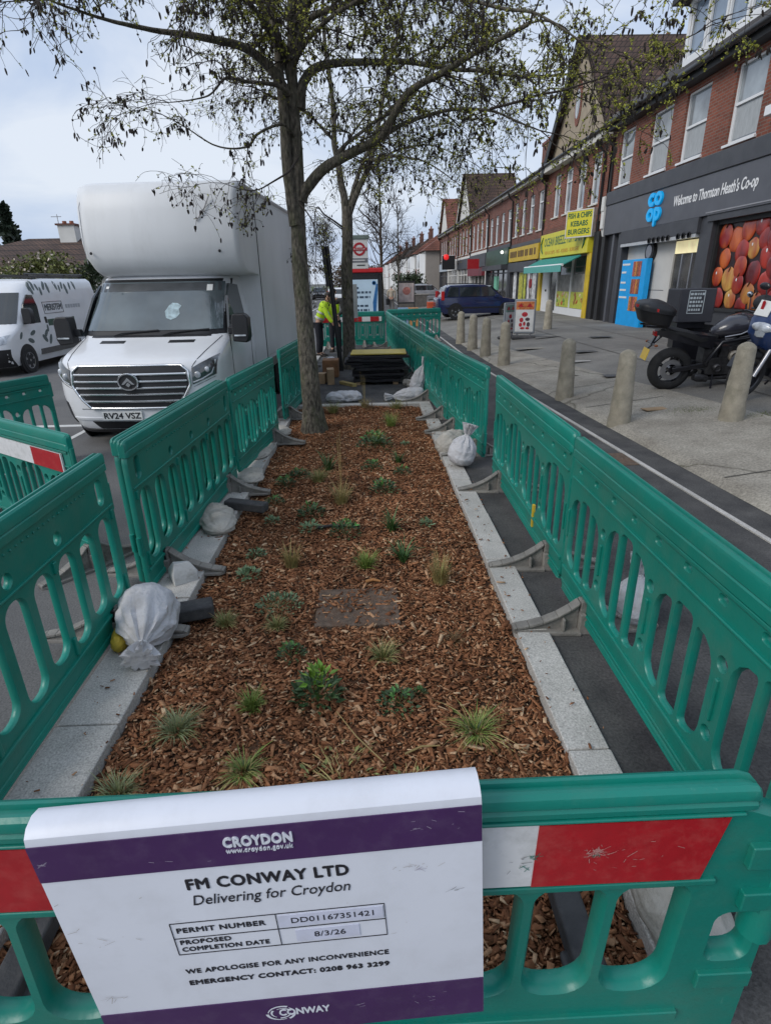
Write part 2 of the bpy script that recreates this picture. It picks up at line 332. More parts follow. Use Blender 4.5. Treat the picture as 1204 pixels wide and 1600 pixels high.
# pale trench reinstatement line on forecourt and smaller patches
for (x, y, sx, sy, m_) in ((3.9, 11.2, .35, .25, M_CONC), (4.6, 12.6, .5, .16, M_GRAN), (4.3, 15.5, .8, .3, M_CONC), (5.4, 17.5, .9, .2, M_TAR)):
    b = MB(); b.grid(lambda u, w: (x + sx * (u - .5), y + sy * (w - .5), fz(x) + .045), 2, 2); tag(b.build('surface_patch', m_), kind='structure')
# bed: kerbs and soil
def kerb_blocks(x0, x1, y0, y1, z0, z1, L, along='y', name='kerb_stone', seed=1):
    rnd = random.Random(seed); b = MB(); a0, a1 = (y0, y1) if along == 'y' else (x0, x1); p = a0
    while p < a1 - .02:
        q = min(a1, p + L * rnd.uniform(.97, 1.03)); dz = rnd.uniform(-.004, .004); dx = rnd.uniform(-.003, .003)
        if along == 'y': b.box(x0 + dx, x1 + dx, p + .004, q - .004, z0, z1 + dz)
        else: b.box(p + .004, q - .004, y0 + dx, y1 + dx, z0, z1 + dz)
        p = q
    o = b.build(name, M_GRAN, bevel=.008); tag(o, kind='structure'); return o
kerb_blocks(.80, .985, .95, 9.3, -.15, .022, .9, name='bed_kerb')
kerb_blocks(-1.50, -1.21, .95, 9.3, -.25, .03, 1.15, name='road_kerb', seed=4)
kerb_blocks(-1.21, .985, 9.3, 9.44, -.15, .02, .6, 'x', name='end_kerb', seed=5)
kerb_blocks(-1.21, .80, .82, .95, -.15, .02, .6, 'x', name='front_kerb', seed=6)
kerb_blocks(-1.50, -1.36, -8, .93, -.25, .03, .92, name='pavement_kerb', seed=7)
kerb_blocks(-1.50, -1.36, 9.46, 60, -.25, .03, .92, name='street_kerb', seed=8)
def bedz(x, y): return -.045 + .03 * noise.noise((x * 1.6, y * 1.6, 3)) + .02 * noise.noise((x * 5, y * 5, 1)) + .035 * max(0, 1 - ((x + .2) / 1.0) ** 2)
sheet('planting_bed', -1.21, .8, .95, 9.3, 0, M_SOIL, 40, 160, bedz)
# fallen wood chips: real flakes
def mulch():
    m = bpy.data.materials.new('wood_chip'); m.use_nodes = True; t = m.node_tree; bs = t.nodes['Principled BSDF']; L = t.links.new
    bs.inputs['Roughness'].default_value = .85; bs.inputs['Specular IOR Level'].default_value = .2
    g = _n(t, 'ShaderNodeNewGeometry'); cr = _n(t, 'ShaderNodeValToRGB'); e = cr.color_ramp.elements
    stops = [(0, (.115, .047, .023)), (.3, (.205, .085, .039)), (.55, (.290, .125, .059)), (.8, (.38, .185, .092)), (.93, (.49, .29, .165)), (1, (.61, .44, .28))]
    e[0].position, e[0].color = stops[0][0], stops[0][1] + (1,); e[1].position, e[1].color = stops[-1][0], stops[-1][1] + (1,)
    for p, c in stops[1:-1]: q = e.new(p); q.color = c + (1,)
    L(g.outputs['Random Per Island'], cr.inputs[0])
    tc = _n(t, 'ShaderNodeTexCoord'); nz = _n(t, 'ShaderNodeTexNoise'); nz.inputs['Scale'].default_value = 70; nz.inputs['Detail'].default_value = 3; L(tc.outputs['Object'], nz.inputs['Vector'])
    n3 = _n(t, 'ShaderNodeTexNoise'); n3.inputs['Scale'].default_value = 1.6; n3.inputs['Detail'].default_value = 5; L(tc.outputs['Object'], n3.inputs['Vector'])
    ad = _n(t, 'ShaderNodeMath', operation='MULTIPLY'); L(nz.outputs['Fac'], ad.inputs[0]); L(n3.outputs['Fac'], ad.inputs[1])
    mr = _n(t, 'ShaderNodeMapRange'); mr.inputs[1].default_value = .12; mr.inputs[2].default_value = .4; mr.inputs[3].default_value = .6; mr.inputs[4].default_value = 1.3; L(ad.outputs[0], mr.inputs[0])
    mx = _n(t, 'ShaderNodeMix', data_type='RGBA', blend_type='MULTIPLY'); mx.inputs[0].default_value = 1; L(cr.outputs[0], mx.inputs[6]); L(mr.outputs[0], mx.inputs[7]); L(mx.outputs[2], bs.inputs['Base Color'])
    MATS['wood_chip'] = m
    N = 88000
    # denser near the camera
    y = .96 + 8.33 * RNG.random(N) ** 1.45; x = -1.20 + 1.99 * RNG.random(N)
    keep = ~((x > -.40) & (x < .16) & (y > 2.83) & (y < 3.32) & (RNG.random(N) < .62)); x, y = x[keep], y[keep]; N = len(x)
    big = RNG.random(N)
    Ln = np.where(big < .055, .045 + .05 * RNG.random(N), .010 + .030 * RNG.random(N) ** 1.3); Wd = Ln * (.16 + .38 * RNG.random(N)); Wd = np.minimum(Wd, .022); T = .002 + .004 * RNG.random(N)
    yaw = RNG.random(N) * 2 * np.pi; pit = RNG.normal(0, .28, N); rol = RNG.normal(0, .35, N)
    z = np.array([bedz(a, c) for a, c in zip(x, y)]) + .004 + .02 * RNG.random(N) ** 1.5
    k = RNG.random(N) < .0035; Ln[k] *= .6; Wd[k] *= .6; x[k] = np.where(RNG.random(k.sum()) < .5, .80 + .20 * RNG.random(k.sum()) ** 1.6, -1.21 - .26 * RNG.random(k.sum()) ** 1.6); z[k] = .036; pit[k] *= .2; rol[k] *= .2
    taper = .35 + .65 * RNG.random(N); sk = RNG.normal(0, .25, N)
    base = np.array([(-1, -1, -1), (1, -1, -1), (1, 1, -1), (-1, 1, -1), (-1, -1, 1), (1, -1, 1), (1, 1, 1), (-1, 1, 1)], float) * .5
    P = base[None] * np.stack([Ln, Wd, T], 1)[:, None, :]
    P[:, :, 1] = np.where(base[None, :, 0] > 0, P[:, :, 1] * taper[:, None], P[:, :, 1]); P[:, :, 0] += P[:, :, 1] * sk[:, None]
    cy, sy, cp, sp, cr_, sr = np.cos(yaw), np.sin(yaw), np.cos(pit), np.sin(pit), np.cos(rol), np.sin(rol)
    R = np.empty((N, 3, 3)); R[:, 0, 0] = cy * cp; R[:, 0, 1] = cy * sp * sr - sy * cr_; R[:, 0, 2] = cy * sp * cr_ + sy * sr
    R[:, 1, 0] = sy * cp; R[:, 1, 1] = sy * sp * sr + cy * cr_; R[:, 1, 2] = sy * sp * cr_ - cy * sr; R[:, 2, 0] = -sp; R[:, 2, 1] = cp * sr; R[:, 2, 2] = cp * cr_
    P = np.einsum('nij,nkj->nki', R, P) + np.stack([x, y, z], 1)[:, None, :]
    F = np.array([(0, 3, 2, 1), (4, 5, 6, 7), (0, 1, 5, 4), (1, 2, 6, 5), (2, 3, 7, 6), (3, 0, 4, 7)])
    F = (F[None] + (np.arange(N) * 8)[:, None, None]).reshape(-1)
    me = bpy.data.meshes.new('bark_mulch'); me.vertices.add(N * 8); me.vertices.foreach_set('co', P.reshape(-1).astype(np.float32))
    me.loops.add(len(F)); me.loops.foreach_set('vertex_index', F.astype(np.int32)); me.polygons.add(N * 6); me.polygons.foreach_set('loop_start', np.arange(0, N * 24, 4, dtype=np.int32))
    me.update(calc_edges=True); me.materials.append(m)
    o = bpy.data.objects.new('bark_mulch', me); COL.objects.link(o)
    tag(o, 'reddish brown bark chip mulch covering the planting bed', 'mulch', kind='stuff')
mulch()
# buried cover slab dusted with chips
b = MB(); b.box(-.38, .14, 2.86, 3.30, -.08, .004)
tag(b.build('cover_slab', mat('slab_grey', (.12, .085, .062), .9, .4, 30, bump=.8, dirt=1, dcol=(.13, .07, .04), dscale=10), bevel=.01), 'weathered square cover slab half buried in the bark mulch', 'cover slab')
# road markings
for k in range(14):
    b = MB(); y0 = 4 + k * 9; b.box(-6.05, -5.95, y0, y0 + 4, RZ - .01, RZ + .004); o = b.build('road_markings', M_WHITE); tag(o, kind='structure')
b = MB(); b.box(-4.35, -4.27, 5, 60, RZ - .01, RZ + .004); tag(b.build('bay_line_marking', M_WHITE), kind='structure')
b = MB(); b.box(-6.2, -4.0, 8.75, 8.87, RZ - .01, RZ + .0045); tag(b.build('cross_line_marking', M_WHITE), kind='structure')

# slab joints and covers on the forecourt
def fstrip(name, x0, y0, x1, y1, w, m, dz=.034):
    b = MB(); n = 14; d = Vector((x1 - x0, y1 - y0, 0)); e = Vector((-d.y, d.x, 0)).normalized() * w / 2; v = []
    for i in range(n + 1):
        p = Vector((x0, y0, 0)) + d * i / n
        for q in (p - e, p + e): v.append((q.x, q.y, fzz(q.x, q.y) + dz))
    b.add(v, [(2 * i, 2 * i + 1, 2 * i + 3, 2 * i + 2) for i in range(n)]); tag(b.build(name, m), kind='structure')
M_JOINT = mat('joint_dirt', (.075, .07, .06), .95, .4, 9)
for y in (5.1, 8.45, 11.9, 15.4): fstrip('forecourt_joint', ex(y) + .45, y, ex(y) + 2.2 - .06 * y, y + .15, .018, M_JOINT, .026)
for x in (5.75, 7.6): fstrip('forecourt_joint', x, 2, x - .25, 40, .02, M_JOINT, .022)
for y in (13.5, 17.5, 22, 27): fstrip('forecourt_joint', 4.4, y, 9.1, y + .3, .02, M_JOINT, .023)
for x, y, sx, sy in ((5.2, 13.9, .5, .35), (6.6, 16.6, .6, .4), (4.5, 10.6, .28, .28)):
    b = MB(); b.grid(lambda u, w: (x + sx * (u - .5), y + sy * (w - .5), fz(x) + .047), 2, 2); tag(b.build('cover_plate', mat('iron_cover', (.10, .10, .098), .7, .3, 20, bump=.5)), kind='structure')
# ================================================================ BARRIERS
GREEN = mat('barrier_green', (.004, .195, .148), .36, .14, 1.6, bump=.10, bscale=60, dirt=.62, dcol=(.055, .185, .14), dscale=4, spec=.5, scratch=.55, scol=(.13, .34, .27), objv=.10)
RUB = mat('recycled_rubber', (.19, .18, .165), .85, .25, 8, bump=.6, bscale=70, dirt=.6, dcol=(.34, .32, .28), dscale=7)
RUBD = mat('dark_rubber', (.045, .045, .048), .8, .25, 12, bump=.4, dirt=.5, dcol=(.12, .11, .1), dscale=6)
RED = mat('reflective_red', (.37, .006, .012), .4, .08, 30, dirt=.35, dcol=(.5, .12, .1), dscale=16)
WHT = mat('reflective_white', (.66, .66, .66), .45, .05, 10, dirt=.45, dcol=(.34, .35, .33), dscale=18)
BLK = mat('black_plastic', (.012, .012, .014), .45, .2, 10)
def foot(parent, x, rz=0, dark=False, L=.84, name='foot'):
    """low stabiliser foot: a concave rib each side of the socket on a thin flange, lies across the barrier"""
    b = MB(); w = .075; h = L * .5
    cv = [(.05, .19), (.10, .15), (.17, .105), (.25, .07), (.33, .048), (h - .02, .036), (h, .03)]
    for s in (-1, 1):
        b.prism([(s * u, 0) for u in (.05, h)] + [(s * u, z) for u, z in cv[::-1]], x - .02, x + .02, lambda u, z, d: (d, u, z))
        b.prism([(s * .04, x - w), (s * .04, x + w), (s * (h - .03), x + .045), (s * h, x + .02), (s * h, x - .02), (s * (h - .03), x - .045)], .0, .022, lambda u, z, d: (z, u, d))
        for (u0, z0), (u1, z1) in zip(cv, cv[1:]): b.prism([(s * u0, z0 - .012), (s * u1, z1 - .012), (s * u1, z1 + .006), (s * u0, z0 + .006)], x - .034, x + .034, lambda u, z, d: (d, u, z))
        b.box(x - .055, x + .055, min(s * .13, s * .145), max(s * .13, s * .145), .022, .10)
    b.box(x - .06, x + .06, -.05, .05, .0, .13); b.box(x - .035, x + .035, -.045, .045, .13, .2)
    return b.build(name, RUBD if dark else RUB, parent, bevel=.004, bseg=1)
def rail(parent, L, z0, z1, w, r=.02, name='top_rail', x0=0):
    """rounded rail with a raised double ridge along the top"""
    h = w / 2; zc = z1
    g_ = (zc - z0) * .42
    prof = [(-h * .8, z0), (-h, z0 + .004), (-h, z0 + g_ - .006), (-h * .84, z0 + g_), (-h * .98, z0 + g_ + .006), (-h * .98, zc - r), (-h * .84, zc - r * .35), (-h * .55, zc), (-h * .32, zc), (-h * .2, zc - .009), (h * .2, zc - .009), (h * .32, zc), (h * .55, zc), (h * .84, zc - r * .35), (h * .98, zc - r), (h * .98, z0 + g_ + .006), (h * .84, z0 + g_), (h, z0 + g_ - .006), (h, z0 + .004), (h * .8, z0)]
    b = MB(); rings = []
    for xx, k, dz in ((x0, .55, -.02), (x0 + .012, .85, -.006), (x0 + .035, 1, 0), (x0 + L - .035, 1, 0), (x0 + L - .012, .85, -.006), (x0 + L, .55, -.02)):
        rings.append([(xx, y * k, max(z0, z + dz) if z > z0 else z0) for y, z in prof])
    b.loft(rings); return b.build(name, GREEN, parent, smooth=28)
def ribs(parent, boxes, name='moulding'):
    b = MB()
    for q in boxes: b.box(*q)
    return b.build(name, GREEN, parent, bevel=.006, bseg=2)
def barrier_oval(name, label, loc, rz, L=2.05, board=False, dark_feet=False, feet=(.28, 1.72), grp='green plastic pedestrian barriers', scale=1, boardrows=None):
    """barrier with arched openings, each split by two upright slats"""
    t = thing(name, label, 'barrier', loc, rz, grp)
    H = 1.02
    hol = []; n = 4; wd = L / n; g = .072
    for k in range(n):
        a, b = k * wd + g * .75 + (.02 if k == 0 else 0), (k + 1) * wd - g * .75; sl = .036; w3 = (b - a - 2 * sl) / 3
        top = .70 if k % 2 else .74; r = min(.12, w3 * .95)
        hol.append(rrect(a, a + w3, .26, top, (.09, .022, .022, r), 4))
        hol.append(rrect(a + w3 + sl, a + 2 * w3 + sl, .245, top + .02, .026, 4))
        hol.append(rrect(a + 2 * w3 + 2 * sl, b, .26, top, (.022, .09, r, .022), 4))
        if k < n - 1: hol.append(circ((k + 1) * wd, .66, .026)); hol.append(circ((k + 1) * wd, .36, .026))
    for k in range(9):
        x = .14 + k * (L - .28) / 8
        hol.append(rrect(x - .022, x + .022, .862, .888, .01))
    panel('panel', rrect(0, L, .075, H - .02, (.05, .05, .09, .09)), hol, .032, GREEN, t, .008)
    rail(t, L, .93, H + .03, .064); rail(t, L - .06, .06, .10, .05, .012, 'bottom_rail', .03)
    bx = []
    bx += [(.03, L - .03, -.027, .027, .905, .925), (.03, L - .03, -.026, .026, .80, .815), (.02, L - .02, -.028, .028, .20, .225), (.02, L - .02, -.026, .026, .115, .13)]
    for k in range(n + 1):
        x = min(max(k * wd, .03), L - .03); bx.append((x - .011, x + .011, -.027, .027, .42, .60))
    ribs(t, bx)
    for q in (((L + .008, 0, .78), (L + .008, 0, .95)), ((-.008, 0, .2), (-.008, 0, .34))): ha = MB(); ha.tube(q, .017, 10); ha.build('hinge_pin', GREEN, t, smooth=50)
    if board:
        bd = MB(); bd.box(.10, L - .10, -.034, -.0215, .76, .90); o = bd.build('reflective_board', WHT, t)
        for x0 in ((.10, .55), (.95, 1.4)) if boardrows is None else boardrows:
            r_ = MB(); r_.box(x0[0], x0[1], -.0365, -.0342, .7605, .8995); r_.build('red_stripe', RED, o)
    for x in feet: foot(t, x, dark=dark_feet)
    if scale != 1: t.scale = (scale,) * 3
    return t
def barrier_slot(name, label, loc, rz, L=2.0, feet=(.25, 1.75), grp='green plastic pedestrian barriers', dark_feet=False, nslot=9, handles=True):
    """barrier with a row of tall rounded slots and a deep top band with hand holes"""
    t = thing(name, label, 'barrier', loc, rz, grp); H = 1.02; hol = []
    wd = (L - .1) / nslot
    for k in range(nslot):
        x = .05 + k * wd; hol.append(rrect(x + wd * .15, x + wd * .85, .22 + (.03 if k % 2 else 0), .70, wd * .30))
    for k in range(3):
        x = L * (.3 + .2 * k); hol.append(circ(x, .80, .030, 16))
    for x in (.13, L - .13): hol.append(rrect(x - .035, x + .035, .78, .92, .032))
    panel('panel', rrect(0, L, .06, H - .02, (.02, .02, .10, .10)), hol, .036, GREEN, t, .009)
    rail(t, L, .945, H + .03, .066); rail(t, L - .06, .05, .09, .056, .012, 'bottom_rail', .03)
    bx = [(.02, L - .02, -.030, .030, .165, .185), (.02, L - .02, -.028, .028, .735, .748)]
    for k in range(34): x = .3 + k * (L - .6) / 33; bx.append((x - .006, x + .006, -.0265, .0265, .902, .915))
    for k in range(nslot + 1):
        if k % 3 == 0: x = .05 + k * wd; bx.append((x - .012, x + .012, -.032, .032, .2, .3)); bx.append((x - .014, x + .014, -.031, .031, .66, .72))
    ribs(t, bx)
    for q in (((L + .006, 0, .7), (L + .006, 0, .86)), ((-.006, 0, .3), (-.006, 0, .42))): ha = MB(); ha.tube(q, .016, 10); ha.build('hinge_pin', GREEN, t, smooth=50)
    for x in (.26, L - .31): k = MB(); k.box(x, x + .05, -.031, .031, .02, .2); k.build('foot_clip', BLK, t, bevel=.004)
    for x in feet: foot(t, x, dark=dark_feet)
    return t
def run(p, q): return (p[0], p[1], 0), math.atan2(q[1] - p[1], q[0] - p[0]), math.hypot(q[0] - p[0], q[1] - p[1])
# right line, walking away from the camera
R_ = [((1.19, 1.02), (1.205, 3.17), 'nearest right hand barrier with arched openings and feet on the granite kerb'),
      ((1.215, 3.22), (1.24, 5.50), 'second barrier on the right before the gap, rounded corner and yellow tie on its foot'),
      ((1.24, 6.00), (1.09, 7.82), 'barrier just past the gap on the right, sandbag tied at its foot'),
      ((1.085, 7.90), (.97, 9.95), 'barrier on the right beside the end of the planting bed'),
      ((.965, 10.0), (.86, 12.05), 'scuffed barrier on the right beside the stack of dark mats'),
      ((.855, 12.1), (.75, 14.15), 'barrier on the right between the mat stack and the rubble'),
      ((.745, 14.2), (.64, 16.25), 'barrier on the right beside the heap of rubble'),
      ((.635, 16.3), (.56, 18.35), 'farthest barrier on the right, meeting the back corner')]
for p, q, lab in R_:
    l, a, d = run(p, q); i = R_.index((p, q, lab)); barrier_oval('barrier', lab, l, a, d, feet=(.30, d - .40) if i else (d - 1.72, d - .42))
# back line
l, a, d = run((-1.55, 18.2), (-.45, 18.45)); barrier_oval('barrier', 'back barrier with red and white board, left of the second tree', l, a, d, True)
l, a, d = run((-.43, 18.45), (.5, 18.5)); barrier_oval('barrier', 'back barrier with red and white board behind the rubble, right of the second tree', l, a, d, True, boardrows=((.1, .22), (.48, .75)))
l, a, d = run((.6, 19.4), (2.4, 19.9)); barrier_oval('barrier', 'plain barrier beyond the back corner beside the pavement', l, a, d)
# left line
l, a, d = run((-1.50, 1.02), (-1.53, 3.09)); barrier_slot('barrier', 'nearest left hand barrier with tall slots and hand holes', l, a, d, feet=(.5, d - .26))
l, a, d = run((-1.50, 3.30), (-1.41, 5.56)); t2 = barrier_slot('barrier', 'slotted barrier in front of the lorry, a second barrier nested behind it', l, a, d, feet=(.30, d - .35))
l, a, d = run((-1.565, 3.36), (-1.475, 5.60)); barrier_slot('barrier', 'slotted barrier nested on the road side of another, in front of the lorry', l, a, d, feet=())
l, a, d = run((-1.40, 5.64), (-1.24, 7.35)); barrier_oval('barrier', 'barrier with arched openings beside the lorry front wheel', l, a, d, feet=(d - .3,))
l, a, d = run((-1.27, 8.15), (-1.13, 10.2)); barrier_oval('barrier', 'barrier with arched openings between the lorry box and the near trunk', l, a, d, feet=(.3,))
l, a, d = run((-1.6, 12.4), (-1.62, 14.4)); barrier_oval('barrier', 'barrier by the roadside beyond the near trunk, beside the workers', l, a, d)
# out in the road
l, a, d = run((-3.55, 4.95), (-2.13, 3.92)); barrier_oval('barrier', 'barrier out in the road with a red and white board', (l[0], l[1], RZ), a, d, True, boardrows=((.18, .62), (1.22, 1.64)))
l, a, d = run((-4.62, 5.15), (-3.88, 7.0)); barrier_oval('barrier', 'plain green barrier in the road in front of the parked van', (l[0], l[1], RZ), a, d)
l, a, d = run((-2.1, 3.9), (-1.60, 3.25))
# front barrier that carries the notice
def front_barrier():
    L = 2.05; x0 = -1.385
    t = thing('barrier', 'front barrier with a scratched red and white board, carrying the permit notice', 'barrier', (x0, .745, 0), .006, 'green plastic pedestrian barriers')
    hol = []
    xs = [L - .07 - k * .168 for k in range(13)]
    for k, x in enumerate(xs):
        if x < .1: break
        hol.append([(px + (pz - .5) * .03, pz) for px, pz in rrect(x - .135, x, .455, .785, (.055, .055, .04, .04))])
    hol.append([(px + (pz - .5) * .02, pz) for px, pz in rrect(L + .012, L + .095, .545, .69, .025)])
    for k in range(6): hol.append(rrect(.12 + .3 * k, .32 + .3 * k, .14, .30, .04))
    panel('panel', [(0, .06), (L + .10, .06), (L + .13, .10), (L + .13, .90), (L + .10, .955), (L + .03, .985), (L - .02, 1.0), (.08, 1.0), (0, .95)], hol, .05, GREEN, t, .011)
    rail(t, L + .035, .9885, 1.040, .062, .016); rail(t, L - .06, .05, .09, .06, .012, 'bottom_rail', .03)
    ribs(t, [(.02, L - .0, -.036, .036, .982, .9895), (.02, L - .02, -.034, .034, .795, .811), (.02, L - .02, -.035, .035, .345, .375), (.02, L - .02, -.034, .034, .1, .12), (L + .03, L + .12, -.04, .04, .84, .90), (L + .04, L + .125, -.04, .04, .72, .77), (L + .0, L + .12, -.036, .036, .46, .51)])
    b = MB(); b.prism([(.08, .815), (L - .055, .815), (L - .025, .980), (.08, .980)], -.032, -.0245, lambda u, z, d: (u, d, z)); bd = b.build('reflective_board', WHT, t, bevel=.002)
    for a0, a1, s0 in ((L - .385, L - .055, 1), (L - 1.40, L - 1.00, 0), (.1, .25, 0)):
        b = MB(); b.prism([(a0, .816), (a1 - (.001 if s0 else 0), .816), (a1 + (.028 if s0 else 0), .9795), (a0 + .003, .9795)], -.0335, -.0322, lambda u, z, d: (u, d, z)); b.build('red_stripe', RED, bd)
    rnd = random.Random(3); sc = MB()
    def smear(cx, cz, n, sp, m):
        for _ in range(n):
            x, z = cx + rnd.gauss(0, sp), cz + rnd.gauss(0, sp * .45); an = rnd.gauss(0.2, .7); ln = abs(rnd.gauss(0, .005)) + .001; wd = rnd.uniform(.0002, .0008)
            c, s = math.cos(an), math.sin(an); q = [(x - ln * c - wd * s, z - ln * s + wd * c), (x - ln * c + wd * s, z - ln * s - wd * c), (x + ln * c + wd * s, z + ln * s - wd * c), (x + ln * c - wd * s, z + ln * s + wd * c)]
            if min(p[1] for p in q) < .818 or max(p[1] for p in q) > .977: continue
            sc.add([(a, -.0340 - .0001 * rnd.random(), b_) for a, b_ in q], [(0, 1, 2, 3)], m)
    smear(L - .265, .905, 60, .012, 0); smear(L - .25, .90, 14, .045, 0); smear(L - .268, .898, 8, .004, 1); smear(L - .385, .90, 12, .007, 1); smear(L - .40, .87, 5, .01, 1); smear(L - .42, .88, 8, .02, 2); smear(.6, .88, 10, .02, 2); smear(.52, .9, 12, .03, 2); smear(L - .15, .87, 8, .06, 0)
    sc.build('scratch_marks', [mat('scratch_pale', (.42, .20, .18), .7), GREEN, mat('scratch_dark', (.16, .16, .16), .7)], bd, recalc=False)
    ha = MB(); ha.tube([(L + .12, 0, .6), (L + .12, 0, .93)], .034, 12); ha.build('hinge_pin', GREEN, t, smooth=50)
    for x, dk in ((.3, True), (L - .08, True)):
        b = MB(); b.box(x - .045, x + .045, -.1, .50, .0, .075); b.box(x - .065, x + .065, -.12, .3, .0, .03); b.build('foot', RUBD, t, bevel=.012)
    return t
front_barrier()
# ================================================================ PERMIT NOTICE
def notice():
    PW = mat('notice_white', (.66, .68, .74), .35, .04, 3, dirt=.22, dcol=(.42, .42, .43), dscale=9, bump=.04)
    PU = mat('notice_purple', (.052, .014, .085), .4, .1, 6, dirt=.25, dcol=(.14, .1, .17), dscale=20)
    INK = mat('notice_ink', (.015, .014, .02), .5, .05)
    LAB = mat('label_strip', (.60, .62, .74), .4, .05, 20, dirt=.3, dcol=(.4, .4, .4), dscale=30)
    t = thing('notice_board', 'white and purple council works permit notice hooked over the front barrier', 'notice board', (-.211, .672, 1.068), 0)
    t.rotation_euler = (0, math.radians(-3.0), math.radians(1.2))
    w = .377; B = -.585
    prof = [(.074, -.09), (.074, -.012), (.070, .010), (.056, .026), (.036, .032), (.015, .027), (.003, .016), (0, .0005), (0, B)]
    inner = [(y + (-.004 if i < 3 else 0 if i < 6 else .004), z - (.004 if 1 <= i <= 6 else 0)) for i, (y, z) in enumerate(prof)]
    b = MB(); b.prism(prof + inner[::-1], -w, w, lambda y, z, d: (d, y, z)); sh = b.build('sheet', PW, t, smooth=35)
    def strip(z0, z1, nm):
        q = MB(); q.box(-w + .0006, w - .0006, -.0022, -.0004, z0, z1); return q.build(nm, PU, t)
    strip(-.082, .002, 'header_band'); strip(B + .0015, -.470, 'footer_band')
    Wt = PW; y = -.003
    text('CROYDON', .030, Wt, t, (0, y, -.027), w=.114, bold=.001, spacing=1.08)
    text('www.croydon.gov.uk', .0135, Wt, t, (0, y, -.0465), w=.112, bold=.0001, spacing=1.08)
    text('FM CONWAY LTD', .037, INK, t, (.001, -.001, -.124), w=.280, bold=.0013, spacing=1.10, ext=.0003)
    text('Delivering for Croydon', .036, INK, t, (.001, -.001, -.165), w=.278, shear=.22, bold=-.0003, ext=.0003)
    q = MB(); tx0, tx1, tz0, tz1, tm, mx = -.190, .197, -.309, -.221, -.263, 0
    for z in (tz0, tm, tz1): q.box(tx0, tx1, -.0012, -.0001, z - .0006, z + .0006)
    for x in (tx0, mx, tx1): q.box(x - .0006, x + .0006, -.0013, -.0001, tz0, tz1)
    q.build('table_rule', INK, t)
    text('PERMIT NUMBER', .0185, INK, t, (tx0 + .008, -.001, -.242), w=.160, align='LEFT', bold=.0005, spacing=1.08, ext=.0003)
    text('PROPOSED', .0165, INK, t, (tx0 + .008, -.001, -.2755), align='LEFT', bold=.0005, w=.092, spacing=1.08, ext=.0003)
    text('COMPLETION DATE', .0165, INK, t, (tx0 + .008, -.001, -.2955), align='LEFT', bold=.0005, w=.160, spacing=1.08, ext=.0003)
    for x0, x1, z0, z1, s_ in ((mx + .004, tx1 - .003, -.258, -.226, 'DD01167351421'), (mx + .03, tx1 - .05, -.302, -.270, '8/3/26')):
        l_ = MB(); l_.box(x0, x1, -.0016, -.0002, z0, z1); l_.build('label_strip', LAB, t)
        text(s_, .020, INK, t, ((x0 + x1) / 2 + .004, -.002, (z0 + z1) / 2), w=.150 if len(s_) > 8 else .058, ext=.0003)
    text('WE APOLOGISE FOR ANY INCONVENIENCE', .0185, INK, t, (.004, -.001, -.361), w=.384, bold=.0005, spacing=1.08, ext=.0003)
    text('EMERGENCY CONTACT: 0208 963 3299', .0185, INK, t, (.003, -.001, -.396), w=.382, bold=.0008, spacing=1.08, ext=.0003)
    text('CONWAY', .028, Wt, t, (.016, y, -.517), w=.100, bold=.0008, ext=.0003)
    q = MB()
    def arc(r0, r1, a0, a1, n=10):
        cx, cz = -.030, -.517; P = []
        for k in range(n + 1):
            a = math.radians(a0 + (a1 - a0) * k / n); P.append((cx + r0 * math.cos(a) * 1.25, cz + r0 * math.sin(a)))
        for k in range(n, -1, -1):
            a = math.radians(a0 + (a1 - a0) * k / n); f = k / n; r = r1 - (r1 - r0) * .7 * f; P.append((cx + r * math.cos(a) * 1.25, cz + r * math.sin(a)))
        for i in range(n): q.add([(P[i][0], y, P[i][1]), (P[i + 1][0], y, P[i + 1][1]), (P[2 * n - i][0], y, P[2 * n - i][1]), (P[2 * n + 1 - i][0], y, P[2 * n + 1 - i][1])], [(0, 1, 2, 3)])
    for a in (20, 140, 260): arc(.014, .018, a, a + 95); arc(.020, .025, a + 40, a + 150)
    q.build('emblem', Wt, t)
    rnd = random.Random(11); q = MB()
    for cx, cz, n, sp, mm in ((.245, -.13, 12, .018, 0), (.26, -.14, 6, .01, 2), (.32, -.2, 4, .006, 1), (-.3, -.24, 8, .03, 0), (.3, -.03, 10, .04, 2), (.2, -.52, 10, .05, 2), (-.34, -.42, 8, .015, 0), (-.365, -.04, 10, .006, 2), (-.18, -.17, 6, .12, 0), (.05, -.29, 6, .15, 0), (-.1, -.03, 6, .12, 2)):
        for _ in range(n):
            x, z = cx + rnd.gauss(0, sp), cz + rnd.gauss(0, sp * .3); a = rnd.gauss(.15, .5); ln = abs(rnd.gauss(0, .005)) + .001; wd = rnd.uniform(.0002, .0006 if mm != 0 else .0005); c, s_ = math.cos(a), math.sin(a)
            if abs(x) + ln > w - .003 or not B + .003 < z < -.004: continue
            q.add([(x - ln * c - wd * s_, -.0024 - .0002 * rnd.random(), z - ln * s_ + wd * c), (x - ln * c + wd * s_, -.0024, z - ln * s_ - wd * c), (x + ln * c + wd * s_, -.0024, z + ln * s_ - wd * c), (x + ln * c - wd * s_, -.0024, z + ln * s_ + wd * c)], [(0, 1, 2, 3)], mm)
    q.build('scuff_marks', [mat('grime', (.33, .29, .25), .8), INK, mat('scuff_pale', (.34, .3, .38), .7)], t, recalc=False)
notice()
